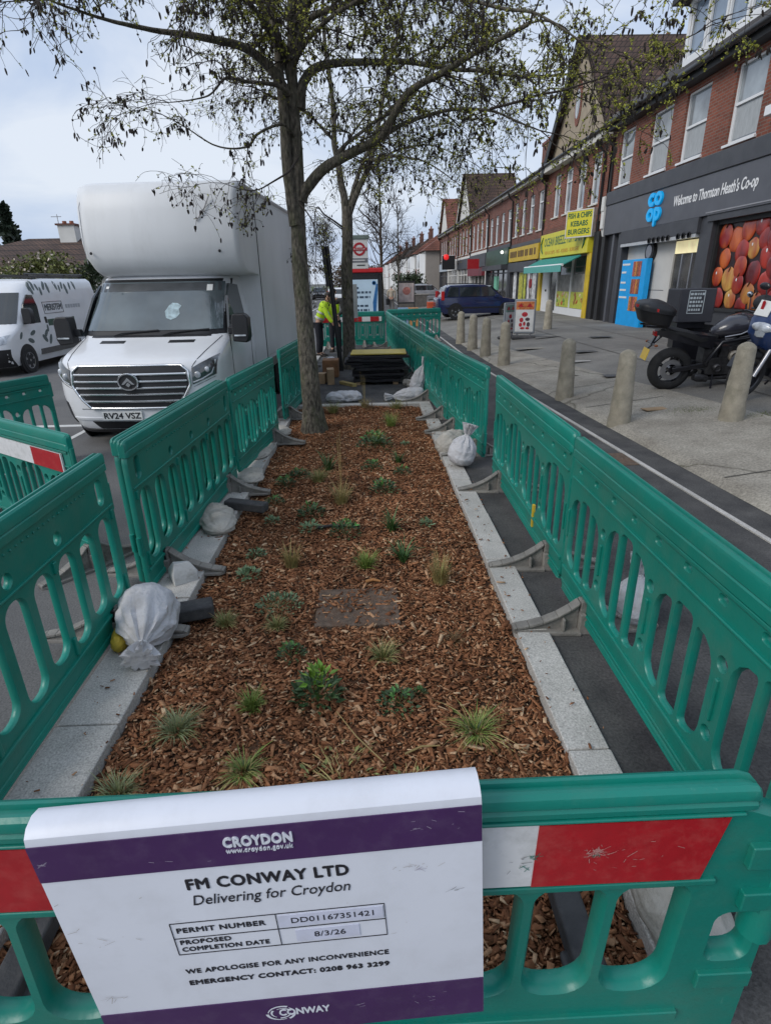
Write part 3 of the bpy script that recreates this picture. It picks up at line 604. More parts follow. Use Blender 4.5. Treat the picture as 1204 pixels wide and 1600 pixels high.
# ================================================================ VEHICLES
CARW = mat('white_paint', (.74, .75, .77), .28, .03, 2, dirt=.22, dcol=(.52, .50, .47), dscale=2.2, coat=.5)
CARB = mat('blue_paint', (.008, .015, .065), .25, .1, 2, coat=.7, dirt=.1, dcol=(.08, .08, .1))
CARS = mat('silver_paint', (.42, .43, .45), .3, .05, 2, metal=.4, coat=.5)
CARD = mat('dark_paint', (.02, .02, .025), .25, .1, 2, coat=.6)
GLASS = mat('tinted_glass', (.02, .026, .030), .05, .25, 2, spec=.9, coat=.3)
CHROME = mat('chrome', (.78, .79, .80), .22, .05, 3, metal=1)
STEEL = mat('brushed_steel', (.42, .42, .44), .35, .1, 5, metal=.9)
TYRE = mat('tyre_rubber', (.018, .018, .019), .85, .25, 14, bump=.3)
LAMP = mat('lamp_glass', (.45, .48, .52), .08, .5, 9, spec=.8, coat=.5)
LRED = mat('tail_lamp', (.42, .01, .012), .2, .2, 8, coat=.4)
PLATEW = mat('plate_white', (.72, .72, .70), .4, .03)
PLATEY = mat('plate_yellow', (.72, .48, .05), .4, .03)
INKB = mat('black_ink', (.012, .012, .014), .6, .05)
def wheel(parent, x, y, z, r, w, side=1, rim=STEEL, spokes=5, name='wheel'):
    b = MB(); b.lathe([(r * .62, -w / 2), (r * .93, -w / 2), (r, -w * .32), (r, w * .32), (r * .93, w / 2), (r * .62, w / 2)], 28, (x, y, z), 'X')
    o = b.build(name, TYRE, parent, smooth=35)
    b = MB(); s = side; xo = x + s * w * .42
    b.lathe([(r * .64, -s * .02), (r * .64, s * .02), (r * .57, s * .012), (r * .55, -s * .05)], 28, (xo, y, z), 'X', cap=False)
    b.lathe([(r * .14, -.03 * s), (r * .14, .012 * s), (r * .06, .02 * s)], 14, (xo, y, z), 'X')
    for k in range(spokes):
        a = 2 * math.pi * k / spokes + .3; c, q = math.cos(a), math.sin(a)
        b.add([(xo - s * .03 + dx, y + c * rr * r - q * ww * r, z + q * rr * r + c * ww * r) for rr, ww, dx in ((.1, -.08, .0), (.1, .08, .0), (.6, .12, .01 * s), (.6, -.12, .01 * s))] +
              [(xo + s * .01 + dx, y + c * rr * r - q * ww * r, z + q * rr * r + c * ww * r) for rr, ww, dx in ((.1, -.06, .0), (.1, .06, .0), (.6, .09, .01 * s), (.6, -.09, .01 * s))],
              [(0, 1, 2, 3), (4, 5, 6, 7), (0, 1, 5, 4), (1, 2, 6, 5), (2, 3, 7, 6), (3, 0, 4, 7)])
    b.build('rim', rim, o, smooth=30)
    b = MB(); b.lathe([(r * .56, -.01), (r * .56, .01)], 20, (xo - s * .07, y, z), 'X'); b.build('brake_disc', BLK, o)
    return o
def prof_fn(P):
    P = sorted(P, key=lambda q: q[1]); ys = [q[0] for q in P]; zs = [q[1] for q in P]
    return lambda z: float(np.interp(z, zs, ys))
class Nose:
    """van nose: horizontal rings whose front follows a raked profile; features are patches laid on that surface"""
    def __init__(s, prof, hw, back, R=.28, crown=.10, n=12):
        s.y = prof_fn(prof); s.prof = prof; s.hw = lambda z: float(np.interp(z, [q[0] for q in hw], [q[1] for q in hw])); s.back = back; s.R = R; s.crown = crown
    def front(s, x, z):
        h = s.hw(z); R = min(s.R, h); y0 = s.y(z); ax = abs(x)
        y = y0 + s.crown * (min(ax, h - R * .0) / h) ** 2
        if ax > h - R:
            t = min(1, (ax - (h - R)) / R); y += R * .9 * (1 - math.sqrt(max(0, 1 - t * t)))
        return y
    def ring(s, z, nf=9):
        h = s.hw(z); xs = [h * math.sin(math.pi / 2 * (k / nf)) for k in range(nf + 1)]
        pts = [(x, s.front(x, z), z) for x in xs]
        yb = max(pts[-1][1] + .02, s.back); ye = pts[-1][1]
        pts += [(h, ye + (yb - ye) * k / 4, z) for k in range(1, 5)]
        return [(-x, y, z_) for x, y, z_ in pts[:0:-1]] + pts
    def shell(s, mb, zs):
        mb.loft([s.ring(z) for z in zs], closed=False)
        return mb
    def patch(s, mb, quad, off=.006, nu=12, nv=6, m=0, thick=.02):
        """bilinear quad in (x,z): bl, br, tr, tl"""
        (a, b, c, d) = [Vector(q) for q in quad]
        def fn(u, v, o):
            p = (a * (1 - u) + b * u) * (1 - v) + (d * (1 - u) + c * u) * v; e = .01
            x, z = p; y = s.front(x, z); dx = (s.front(x + e, z) - s.front(x - e, z)) / (2 * e); dz = (s.front(x, z + e) - s.front(x, z - e)) / (2 * e)
            n = Vector((dx, -1, dz)).normalized(); return Vector((x, y, z)) + n * o
        mb.grid(lambda u, v: fn(u, v, off), nu, nv, m)
        # rim so the patch has thickness
        loop = [(u / nu, 0) for u in range(nu)] + [(1, v / nv) for v in range(nv)] + [(1 - u / nu, 1) for u in range(nu)] + [(0, 1 - v / nv) for v in range(nv)]
        A = [fn(u, v, off) for u, v in loop]; B = [fn(u, v, off - thick) for u, v in loop]; n = len(A)
        mb.add(A + B, [(k, (k + 1) % n, (k + 1) % n + n, k + n) for k in range(n)], m)
def lorry():
    t = thing('box_lorry', 'white box lorry parked facing the camera behind the green barriers', 'lorry', (-3.05, 7.32, RZ), math.radians(-3.0))
    prof = [(.10, .22), (.04, .30), (0, .42), (-.01, .60), (0, .80), (.015, .95), (.04, 1.06), (.10, 1.12), (.28, 1.19), (.55, 1.27), (.80, 1.345), (.86, 1.38), (1.05, 1.62), (1.25, 1.86), (1.42, 2.05), (1.5, 2.11), (1.7, 2.16), (2.1, 2.2)]
    hw = [(.2, .92), (.4, 1.01), (.7, 1.06), (1.1, 1.065), (1.4, 1.05), (1.7, 1.0), (2.2, .92)]
    N = Nose(prof, hw, 2.35, .34, .10)
    zs = [.22, .26, .30, .36, .42, .5, .6, .7, .8, .88, .95, 1.01, 1.06, 1.09, 1.12, 1.155, 1.19, 1.23, 1.27, 1.31, 1.345, 1.38, 1.46, 1.54, 1.62, 1.74, 1.86, 1.96, 2.05, 2.11, 2.16, 2.2]
    b = N.shell(MB(), zs); b.build('cab_body', CARW, t, smooth=50)
    # bonnet shut line and crease
    b = MB(); N.patch(b, [(-.83, 1.375), (.83, 1.375), (.83, 1.352), (-.83, 1.352)][::-1], .004, 24, 1); b.build('scuttle', BLK, t, smooth=60)
    b = MB(); N.patch(b, [(-1.0, 1.372), (1.0, 1.372), (.945, 2.085), (-.945, 2.085)], .007, 20, 14); b.build('windscreen_surround', BLK, t, smooth=60)
    WS = mat('windscreen_glass', (.085, .108, .118), .03, .5, 1.2, spec=1.0, coat=.35); WS.node_tree.nodes['Principled BSDF'].inputs['Coat IOR'].default_value = 1.6
    b = MB(); N.patch(b, [(-.95, 1.43), (.95, 1.43), (.895, 2.045), (-.895, 2.045)], .012, 20, 14); ws = b.build('windscreen', WS, t, smooth=60)
    INT = mat('cab_sunstrip', (.05, .055, .06), .3, .3, 5)
    b = MB(); N.patch(b, [(-.87, 1.925), (.87, 1.925), (.86, 2.03), (-.86, 2.03)], .014, 16, 3); b.build('sun_strip', INT, ws, smooth=60)
    b = MB(); N.patch(b, [(.70, 1.92), (.77, 1.92), (.765, 2.0), (.695, 2.0)], .0165, 2, 2); b.build('windscreen_sticker', PLATEW, ws)
    b = MB(); N.patch(b, [(-.76, 1.965), (-.71, 1.965), (-.705, 1.995), (-.755, 1.995)], .0165, 2, 2); b.build('windscreen_sticker', PLATEW, ws)
    # white carrier bag and papers on the dashboard, seen through the glass
    b = MB()
    def wsp(x, z, o):
        e = .01; y = N.front(x, z); dz = (N.front(x, z + e) - N.front(x, z - e)) / (2 * e); n = Vector((0, -1, dz)).normalized(); return Vector((x, y, z)) + n * o
    pb = [(.17, 1.66), (.20, 1.58), (.27, 1.555), (.34, 1.58), (.38, 1.63), (.36, 1.69), (.39, 1.73), (.33, 1.765), (.26, 1.77), (.22, 1.74)]
    b.add([wsp(x, z, .0155) for x, z in pb], [tuple(range(len(pb)))]); b.build('dashboard_bag', mat('pale_bag', (.34, .44, .47), .4, .35, 20), ws)
    for zz, yy in ((1.385, 0),):
        for sx in (-.5, .18):
            b = MB(); b.tube([N_ for N_ in [wsp(sx, 1.36, .02), wsp(sx + .12, 1.39, .03), wsp(sx + .62, 1.425, .025)]], .011, 6); b.build('wiper', BLK, t)
    # bonnet vents
    for x0 in (-.62, .32): b = MB(); N.patch(b, [(x0, 1.292), (x0 + .34, 1.292), (x0 + .34, 1.318), (x0, 1.318)], .004, 6, 1); b.build('bonnet_vent', BLK, t)
    # grille
    b = MB(); N.patch(b, [(-.55, .56), (.55, .56), (.74, .82), (-.74, .82)], .010, 16, 4); N.patch(b, [(-.74, .82), (.74, .82), (.70, 1.06), (-.70, 1.06)], .010, 16, 4); g = b.build('grille', BLK, t, smooth=40)
    def surf(x, z, o): return Vector((x, N.front(x, z) - o, z))
    fr = [(-.55, .55), (.55, .55), (.66, .66), (.76, .83), (.745, 1.0), (.66, 1.075), (-.66, 1.075), (-.745, 1.0), (-.76, .83), (-.66, .66), (-.55, .55), (.55, .55)]
    pts = []
    for (x0, z0), (x1, z1) in zip(fr, fr[1:-1]):
        for k in range(6): pts.append(surf(x0 + (x1 - x0) * k / 6, z0 + (z1 - z0) * k / 6, .016))
    pts.append(pts[0])
    b = MB(); b.tube(pts, .017, 8); b.build('grille_frame', CHROME, g, smooth=60)
    for z in (.635, .72, .80, .88, .965):
        h = float(np.interp(z, [.55, .66, .83, 1.0, 1.08], [.55, .64, .73, .72, .65])); b = MB()
        P = [surf(h * (k / 12 * 2 - 1), z, .018) for k in range(13)]
        b.loft([[p + Vector((0, -.014 * abs(c), .015 * s_)) for c, s_ in ((0, 1.25), (1, .5), (1, -.3), (0, -1))] for p in P]); b.build('grille_bar', CHROME, g, smooth=50)
    b = MB(); c = surf(0, .885, .035)
    for r0 in (1,): b.loft([[c + Vector((math.cos(a) * .125, dy, math.sin(a) * .098)) for a in [2 * math.pi * k / 24 for k in range(24)]] for dy in (.02, -.008)])
    em = b.build('badge', INKB, g, smooth=40)
    b = MB(); b.tube([c + Vector((math.cos(2 * math.pi * k / 24) * .125, -.01, math.sin(2 * math.pi * k / 24) * .098)) for k in range(25)], .014, 6); b.build('badge_ring', CHROME, g, smooth=60)
    b = MB()
    for q in ([(-.085, -.03), (0, .055), (.085, -.03), (.05, -.03), (0, .012), (-.05, -.03)], [(0, -.002), (.032, -.035), (0, -.062), (-.032, -.035)]): b.prism(q, -.022, -.008, lambda u, w, d: tuple(c + Vector((u, d, w))))
    b.build('badge_emblem', CHROME, g)
    # headlamps
    for s in (-1, 1):
        q = [(s * .785, .83), (s * 1.03, .93), (s * 1.045, 1.16), (s * .785, 1.03)]
        if s < 0: q = [q[1], q[0], q[3], q[2]]
        b = MB(); N.patch(b, q, .012, 10, 6); h = b.build('headlamp', mat('lamp_housing', (.06, .065, .07), .08, .6, 12, spec=.9, coat=.8), t, smooth=60)
        for dx, zz, r in ((.85, .945, .045), (.95, 1.0, .038)):
            p = surf(s * dx, zz, .012); b = MB(); b.ball(p, (r, .02, r), 12, 6); b.build('lamp_lens', LAMP, h, smooth=60)
        b = MB(); b.tube([surf(s * x, z, .02) for x, z in ((.80, .855), (.90, .89), (1.0, .95), (1.03, 1.1))], .011, 6); b.build('light_strip', LAMP, h, smooth=60)
    # bumper: lower intake, corner vents, skirt, plate
    b = MB(); N.patch(b, [(-.52, .275), (.52, .275), (.60, .375), (-.60, .375)], .008, 14, 2); b.build('lower_intake', BLK, t, smooth=50)
    for s in (-1, 1):
        q = [(s * .86, .34), (s * .985, .34), (s * 1.02, .63), (s * .92, .61)]; q = q if s > 0 else [q[1], q[0], q[3], q[2]]
        b = MB(); N.patch(b, q, .007, 6, 6); b.build('corner_vent', BLK, t, smooth=50)
    b = MB(); N.patch(b, [(-.88, .215), (.88, .215), (.9, .262), (-.9, .262)], .015, 20, 1); b.build('bumper_skirt', BLK, t, smooth=50)
    b = MB(); N.patch(b, [(-.82, .40), (.82, .40), (.86, .425), (-.86, .425)], .012, 20, 1); b.build('bumper_crease', CARW, t, smooth=50)
    P = thing('number_plate', None, None); P.parent = t; P.location = (-.16, -.028, .455)
    b = MB(); b.box(-.26, .26, 0, .02, -.056, .056); b.build('plate', PLATEW, P, bevel=.004)
    text('RV24 VSZ', .105, INKB, P, (0, -.001, -.002), w=.475, bold=.003, name='plate_lettering')
    for sd in (-1, 1):   # bonnet shut lines and bumper seams
        for (xa, za), (xb, zb), wd in (((.785, 1.04), (.955, 1.345), .009), ((.79, .80), (1.02, .90), .008)):
            q = [(sd * xa, za), (sd * (xa + wd), za), (sd * (xb + wd), zb), (sd * xb, zb)]; q = q if sd > 0 else [q[1], q[0], q[3], q[2]]
            b = MB(); N.patch(b, q, .003, 1, 10, thick=.01); b.build('shut_line', BLK, t)
    b = MB(); N.patch(b, [(-.70, .535), (.70, .535), (.70, .541), (-.70, .541)], .003, 16, 1, thick=.01); b.build('shut_line', BLK, t)
    # doors: side window, mirror, shut lines
    for s in (-1, 1):
        xs = lambda z: N.hw(z) + .006
        win = [(1.02, 1.36), (2.05, 1.36), (2.05, 2.0), (1.62, 2.02), (1.40, 1.86), (1.22, 1.62)]
        b = MB(); b.add([(s * xs(z), y, z) for y, z in win] + [(s * (xs(z) - .03), y, z) for y, z in win], [tuple(range(6)), tuple(range(11, 5, -1))] + [(k, (k + 1) % 6, (k + 1) % 6 + 6, k + 6) for k in range(6)]); b.build('side_window', GLASS, t)
        for y in (1.0, 2.12): b = MB(); b.box(s * 1.062 - .006, s * 1.062 + .006, y, y + .008, .6, 1.35); b.build('door_seam', BLK, t)
        b = MB(); b.box(s * 1.062 - .014, s * 1.062 + .014, 1.75, 1.95, 1.19, 1.23); b.build('door_handle', BLK, t, bevel=.006)
        b = MB(); b.box(s * 1.055 - .014, s * 1.055 + .014, .75, 2.3, .62, .68); b.build('rub_strip', BLK, t, bevel=.005)
        m = MB(); x0 = s * 1.04; m.box(min(x0, s * 1.17), max(x0, s * 1.17), 1.0, 1.08, 1.36, 1.46); mi = m.build('mirror_arm', BLK, t, bevel=.015)
        m = MB(); cx = s * 1.235; m.loft([[(cx + s * a * .115, 1.0 + dy * .10, 1.44 + zz * .19) for a, zz in ((-1, -.9), (.7, -1), (1, -.6), (1, .7), (.6, 1), (-.8, 1), (-1, .6))] for dy in (-.9, -.3, 1)]); m.build('mirror', BLK, t, bevel=.02)
        m = MB(); m.box(cx - .08, cx + .08, .885, .897, 1.34, 1.36); m.build('indicator', LAMP, mi)
    # wheels
    for y in (.95, 4.15):
        for s in (-1, 1):
            b = MB(); b.lathe([(.43, -.01), (.43, .014)], 28, (s * (1.05), y, .36), 'X'); b.build('wheel_arch', BLK, t)
            wheel(t, s * .965, y, .345, .345, .22, s)
    # chassis and luton body
    b = MB(); b.box(-.55, .55, 2.2, 6.3, .45, .75); b.build('chassis', BLK, t)
    LW = mat('luton_white', (.70, .71, .72), .45, .04, 1.2, dirt=.30, dcol=(.46, .46, .45), dscale=1.4, stretch=(1.6, 1, .4), scratch=.25, scol=(.5, .5, .5))
    b = MB(); X0, X1 = -1.00, 1.25
    fr = [(2.30, 2.13), (1.62, 2.12), (1.46, 2.17), (1.35, 2.26), (1.28, 2.38), (1.24, 2.56), (1.245, 2.75), (1.27, 2.95), (1.32, 3.14), (1.42, 3.27), (1.60, 3.32), (2.2, 3.33), (6.4, 3.33)]
    rings = []
    for k, (x, ins) in enumerate(((X0, .34), (X0 + .015, .24), (X0 + .05, .14), (X0 + .11, .07), (X0 + .22, .02), (0, 0), (X1 - .07, .015), (X1 - .03, .04), (X1 - .008, .08), (X1, .13))):
        R = []
        for y, z in fr:
            yy = y + ins * (1 if y < 1.6 else .0 if y > 2.2 else .6); zz = z + (ins * .5 if z < 2.3 and y < 2.2 else 0) - (ins * .12 if z > 3.1 and y < 2.2 else ins * .1 if z > 3.1 else 0)
            R.append((x, yy, zz))
        R.append((x, 6.4, .72)); R.append((x, 2.36, .72)); rings.append(R)
    b.loft(rings); b.build('luton_box', LW, t, smooth=38)
    for s, x in ((-1, X0 - .006), (1, X1 + .006)):
        b = MB(); b.box(min(x, x - s * .02), max(x, x - s * .02), 2.38, 6.38, .70, .84); b.build('side_rail', STEEL, t)
        b = MB(); b.box(min(x, x - s * .02), max(x, x - s * .02), 1.75, 6.38, 3.255, 3.30); b.build('roof_rail', STEEL, t)
        b = MB(); b.box(min(x, x - s * .012), max(x, x - s * .012), 2.36, 2.39, .85, 3.25); b.build('panel_seam', BLK, t)
    b = MB()
    for k in range(34):
        for zz in (3.22, .90): b.ball((X1 + .002, 2.48 + k * .115, zz), (.005, .008, .008), 5, 3)
    b.build('rivets', STEEL, t)
    b = MB(); b.tube([(X0 + .10, 1.325, 2.30), (X0 + .105, 1.30, 2.6), (X0 + .12, 1.33, 3.0), (X0 + .16, 1.46, 3.25)], .004, 5); b.build('moulding_seam', mat('grey_line', (.4, .4, .41), .5), t)
    for x in (-.80, .98): b = MB(); b.ball((x, 1.262, 2.43), (.02, .015, .02), 10, 6); b.build('marker_lamp', BLK, t, smooth=60)
    b = MB(); b.tube([(.72, 1.245, 2.80), (.83, 1.255, 2.93), (.92, 1.275, 3.10)], .010, 6); b.build('scratch_seam', mat('grey_line', (.4, .4, .41), .5), t)
    return t
lorry()
def panel_van():
    """white panel van parked across the road, dark leaf pattern"""
    a = math.radians(1)
    t = thing('panel_van', 'white panel van with dark leaf pattern and roof rack across the road', 'van', (-9.58, 14.05, -.1), a)
    t.scale = (.93, .93, .90)
    prof = [(.12, .25), (.02, .40), (0, .6), (.02, .8), (.1, .98), (.35, 1.12), (.75, 1.28), (.95, 1.5), (1.25, 1.85), (1.5, 2.15), (1.75, 2.35), (2.1, 2.45), (2.6, 2.5)]
    N = Nose(prof, [(.25, .94), (.5, 1.0), (1.2, 1.02), (1.5, 1.0), (2.1, .96), (2.4, .90), (2.5, .78)], 6.0, .32, .1)
    zs = [.25, .32, .4, .5, .6, .7, .8, .9, .98, 1.05, 1.12, 1.2, 1.28, 1.4, 1.5, 1.62, 1.74, 1.85, 2.0, 2.15, 2.25, 2.35, 2.41, 2.45, 2.48, 2.5]
    b = N.shell(MB(), zs); b.add([(-.78, 2.55, 2.5), (.78, 2.55, 2.5), (.78, 6, 2.5), (-.78, 6, 2.5)], [(0, 1, 2, 3)])
    b.add([(-1.0, 6.0, .3), (1.0, 6.0, .3), (.97, 6, 2.1), (.78, 6, 2.5), (-.78, 6, 2.5), (-.97, 6, 2.1)], [(0, 1, 2, 3, 4, 5)]); b.build('body', CARW, t, smooth=50)
    b = MB(); N.patch(b, [(-.93, 1.33), (.93, 1.33), (.84, 2.12), (-.84, 2.12)], .01, 16, 10); b.build('windscreen', GLASS, t, smooth=60)
    b = MB(); N.patch(b, [(-.97, .26), (.97, .26), (.99, .72), (-.99, .72)], .012, 20, 5); b.build('bumper', BLK, t, smooth=60)
    b = MB(); N.patch(b, [(-.6, .8), (.6, .8), (.6, .95), (-.6, .95)], .012, 10, 2); b.build('grille', BLK, t, smooth=60)
    for s in (-1, 1):
        q = [(s * .66, .80), (s * .95, .86), (s * .97, 1.08), (s * .7, 1.0)]; q = q if s > 0 else [q[1], q[0], q[3], q[2]]
        b = MB(); N.patch(b, q, .012, 8, 5); b.build('headlamp', LAMP, t, smooth=60)
        xs = lambda z: s * (N.hw(z) + .007)
        def side(poly, nm, m, dz=0):
            b = MB(); n = len(poly); b.add([(xs(z) + s * dz, y, z) for y, z in poly] + [(xs(z) - s * .03, y, z) for y, z in poly], [tuple(range(n)), tuple(range(2 * n - 1, n - 1, -1))] + [(k, (k + 1) % n, (k + 1) % n + n, k + n) for k in range(n)]); return b.build(nm, m, t)
        side([(1.15, 1.30), (2.05, 1.30), (2.10, 1.75), (2.0, 2.05), (1.72, 2.07), (1.42, 1.82)], 'side_window', GLASS)
        side([(2.3, 1.26), (2.42, 1.26), (2.42, 1.44), (2.3, 1.44)], 'door_handle', BLK)
        side([(2.45, 1.18), (4.1, 1.18), (4.1, 1.36), (2.45, 1.36)], 'green_panel', mat('van_green', (.03, .075, .05), .4), .001)
        side([(1.75, .42), (5.6, .42), (5.6, .58), (1.75, .58)], 'rub_strip', mat('grey_strip', (.12, .115, .11), .7), .012)
        if s > 0:
            LEAF = mat('leaf_decal', (.10, .13, .13), .5, .3, 20); rnd = random.Random(5)
            for (cy, cz, an) in ((1.5, 1.05, .3), (1.35, .85, -.3), (2.2, .98, .8), (2.35, 1.12, 1.6), (2.1, .85, 2.4), (2.4, .8, 1.1), (2.0, 2.28, 1.2), (2.2, 2.3, 1.7), (2.4, 2.26, 2), (2.55, 2.15, 1.5), (2.8, 2.3, 1), (3.0, 2.24, 1.6), (3.5, 2.3, 1.9), (3.7, 2.22, 1.4), (3.9, 2.3, 1.1), (4.1, 2.2, 1.7), (4.4, 2.28, 1.3), (4.7, 2.3, 1.8), (.9, 1.02, .9), (2.05, 2.2, 1.9)):
                L_ = .13 * rnd.uniform(.8, 1.25); P = []
                for k in range(10):
                    q = 2 * math.pi * k / 10; u, v = math.cos(q) * L_, math.sin(q) * L_ * .42; P.append((cy + u * math.cos(an) - v * math.sin(an), cz + u * math.sin(an) + v * math.cos(an)))
                side(P, 'leaf_decal', LEAF, .001 + .0002 * rnd.random())
            for x0, x1, z0, z1 in ((2.4, 3.55, 1.52, 1.53), (2.4, 3.55, 1.84, 1.85), (2.4, 2.412, 1.52, 1.85), (3.54, 3.55, 1.52, 1.85)): side([(x0, z0), (x1, z0), (x1, z1), (x0, z1)], 'name_border', INKB, .001)
            text('MERISTEM', .26, mat('grey_ink', (.07, .08, .09), .6), t, (N.hw(1.69) + .012, 2.98, 1.685), (math.pi / 2, 0, math.pi / 2), w=1.0, bold=.002)
            for k in range(6): b = MB(); b.box(N.hw(1.69) + .004, N.hw(1.69) + .010, 3.75 + .17 * k, 3.87 + .17 * k, 1.63, 1.74); b.build('pale_lettering', mat('pale_ink', (.42, .43, .45), .6), t)
        m = MB(); cx = s * 1.17; m.loft([[(cx + s * aa * .12, 1.18 + dy * .1, 1.52 + zz * .21) for aa, zz in ((-1, -.9), (.7, -1), (1, -.6), (1, .7), (.6, 1), (-.8, 1), (-1, .6))] for dy in (-.9, -.2, 1)]); m.build('mirror', BLK, t, bevel=.02)
        for y in (1.05, 4.9):
            b = MB(); b.lathe([(.42, -.01), (.42, .014)], 28, (s * .998, y, .37), 'X'); b.build('wheel_arch', BLK, t)
            wheel(t, s * .93, y, .345, .345, .2, s)
        b = MB(); b.tube([(s * .72, 2.3, 2.62), (s * .72, 5.9, 2.62)], .025, 8); b.build('rack_rail', BLK, t)
    for y in (2.5, 3.6, 4.7, 5.8): b = MB(); b.box(-.72, .72, y - .03, y + .03, 2.55, 2.6); b.build('rack_bar', BLK, t)
    return t
panel_van()
def car(name, label, loc, rz, paint, L=4.45, hw=.87, H=1.66, suv=True, plate=None, scale=1):
    """length along local +x (front at +x)"""
    t = thing(name, label, 'car', loc, rz); t.scale = (scale,) * 3
    g = .24 if suv else .17; belt = 1.02 if suv else .9
    st = [(-L / 2, .48, belt - .02, .66), (-L / 2 + .05, g + .12, belt, .78), (-L / 2 + .35, g, belt + .02, hw), (-L * .2, g, belt + .01, hw), (0, g, belt, hw), (L * .22, g, belt - .02, hw), (L * .30, g, belt - .04, hw), (L * .42, g, belt - .13, hw - .02), (L / 2 - .10, g + .06, belt - .22, .74), (L / 2, .42, belt - .34, .62)]
    b = MB(); rings = []
    for x, z0, z1, w in st: rings.append([(x, -w * .94, z0), (x, -w, z0 + .18), (x, -w, z0 + (z1 - z0) * .66), (x, -w * .95, z1 - .03), (x, -w * .86, z1), (x, 0, z1 + .02), (x, w * .86, z1), (x, w * .95, z1 - .03), (x, w, z0 + (z1 - z0) * .66), (x, w, z0 + .18), (x, w * .94, z0)])
    b.loft(rings); b.build('body', paint, t, smooth=40)
    rf = [(-L * .455, belt - .01, .82, 0), (-L * .40, H - .12, .70, 1), (-L * .36, H - .03, .66, 1), (-L * .1, H, .65, 1), (L * .05, H - .04, .64, 1), (L * .10, H - .12, .66, 1), (L * .255, belt - .02, .80, 0)]
    b = MB(); b.loft([[(x, -hw * .93, belt - .04), (x, -(w * .55 + hw * .42), belt + (z - belt) * .5), (x, -w, z - .03 * k), (x, -w * .8, z), (x, w * .8, z), (x, w, z - .03 * k), (x, (w * .55 + hw * .42), belt + (z - belt) * .5), (x, hw * .93, belt - .04)] for x, z, w, k in rf]); b.build('cabin', paint, t, smooth=40)
    def sw(x, f):  # side surface of the cabin at height fraction f
        xs = [q[0] for q in rf]; z = float(np.interp(x, xs, [q[1] for q in rf])); w = float(np.interp(x, xs, [q[2] for q in rf]))
        return hw * .93 + (w - hw * .93) * f
    zt = H - .13
    for s in (-1, 1):
        for x0, x1, xa, xb in ((-L * .405, -L * .27, -L * .375, -L * .27), (-L * .255, -.06, -L * .255, -.06), (-.01, L * .195, -.01, L * .105)):
            f1 = (zt - belt) / (H - .03 - belt); P = []
            for x, z in ((x0, belt + .05), (x1, belt + .05), (xb, zt), (xa, zt)):
                f = (z - belt + .04) / (H - .03 - belt + .04); w0 = hw * .93; P.append((x, s * (w0 + (.655 - w0) * f + .028), z))
            b = MB(); b.add(P + [(x, y - s * .05, z) for x, y, z in P], [(0, 1, 2, 3), (4, 7, 6, 5), (0, 1, 5, 4), (1, 2, 6, 5), (2, 3, 7, 6), (3, 0, 4, 7)]); b.build('side_window', GLASS, t)
        for x in (-L * .305, L * .30):
            b = MB(); b.lathe([(.40, -.01), (.40, .012)], 24, (0, 0, 0), 'Y'); o = b.build('wheel_arch', BLK, t); o.location = (x, s * (hw - .006), .37)
            wo = wheel(t, 0, 0, 0, .345, .21, s); wo.rotation_euler = (0, 0, math.pi / 2 * 1); wo.location = (x, s * (hw - .10), .345); wo.rotation_euler = (0, 0, math.pi / 2) if s > 0 else (0, 0, math.pi / 2)
        b = MB(); b.box(-L * .47, -L * .435, min(s * .70, s * .83), max(s * .70, s * .83), belt - .12, belt + .32); b.build('tail_lamp', LRED, t, bevel=.02)
        b = MB(); b.box(L * .455, L * .49, min(s * .52, s * .76), max(s * .52, s * .76), belt - .33, belt - .18); b.build('headlamp', LAMP, t, bevel=.02)
        b = MB(); b.box(L * .15, L * .19, min(s * hw, s * (hw + .17)), max(s * hw, s * (hw + .17)), belt + .0, belt + .13); b.build('mirror', paint, t, bevel=.02)
        b = MB(); b.box(-L * .42, L * .42, s * (hw + .004) - .012, s * (hw + .004) + .012, .50, .56); b.build('rub_strip', BLK, t)
        for x in (-.28, .55): b = MB(); b.box(x - .09, x + .09, s * (hw + .012) - .01, s * (hw + .012) + .01, belt - .15, belt - .11); b.build('door_handle', paint, t, bevel=.004)
    P = [(L * .245, -.72, belt + .03), (L * .245, .72, belt + .03), (L * .118, .58, H - .11), (L * .118, -.58, H - .11)]
    b = MB(); b.add([(x + .03, y, z + .02) for x, y, z in P] + [(x - .03, y, z - .02) for x, y, z in P], [(0, 1, 2, 3), (4, 7, 6, 5), (0, 1, 5, 4), (1, 2, 6, 5), (2, 3, 7, 6), (3, 0, 4, 7)]); b.build('windscreen', GLASS, t)
    P = [(-L * .452, -.70, belt + .04), (-L * .452, .70, belt + .04), (-L * .408, .58, H - .13), (-L * .408, -.58, H - .13)]
    b = MB(); b.add([(x - .035, y, z) for x, y, z in P] + [(x + .03, y, z) for x, y, z in P], [(0, 1, 2, 3), (4, 7, 6, 5), (0, 1, 5, 4), (1, 2, 6, 5), (2, 3, 7, 6), (3, 0, 4, 7)]); b.build('rear_window', GLASS, t)
    b = MB(); b.box(-L / 2 - .03, -L / 2 + .12, -.74, .74, .36, .56); b.build('rear_bumper', BLK, t, bevel=.03)
    b = MB(); b.box(L / 2 - .12, L / 2 + .02, -.62, .62, .28, .46); b.build('front_bumper', BLK, t, bevel=.03)
    if suv:
        for s in (-1, 1): b = MB(); b.tube([(-L * .36, s * .6, H + .03), (L * .02, s * .6, H + .01)], .02, 6); b.build('roof_rail', BLK, t)
    return t
car('parked_car', 'dark blue off-roader parked across the forecourt with its tail to the road', (5.25, 28.9, .20), math.radians(5), CARB, L=4.45, scale=.91)
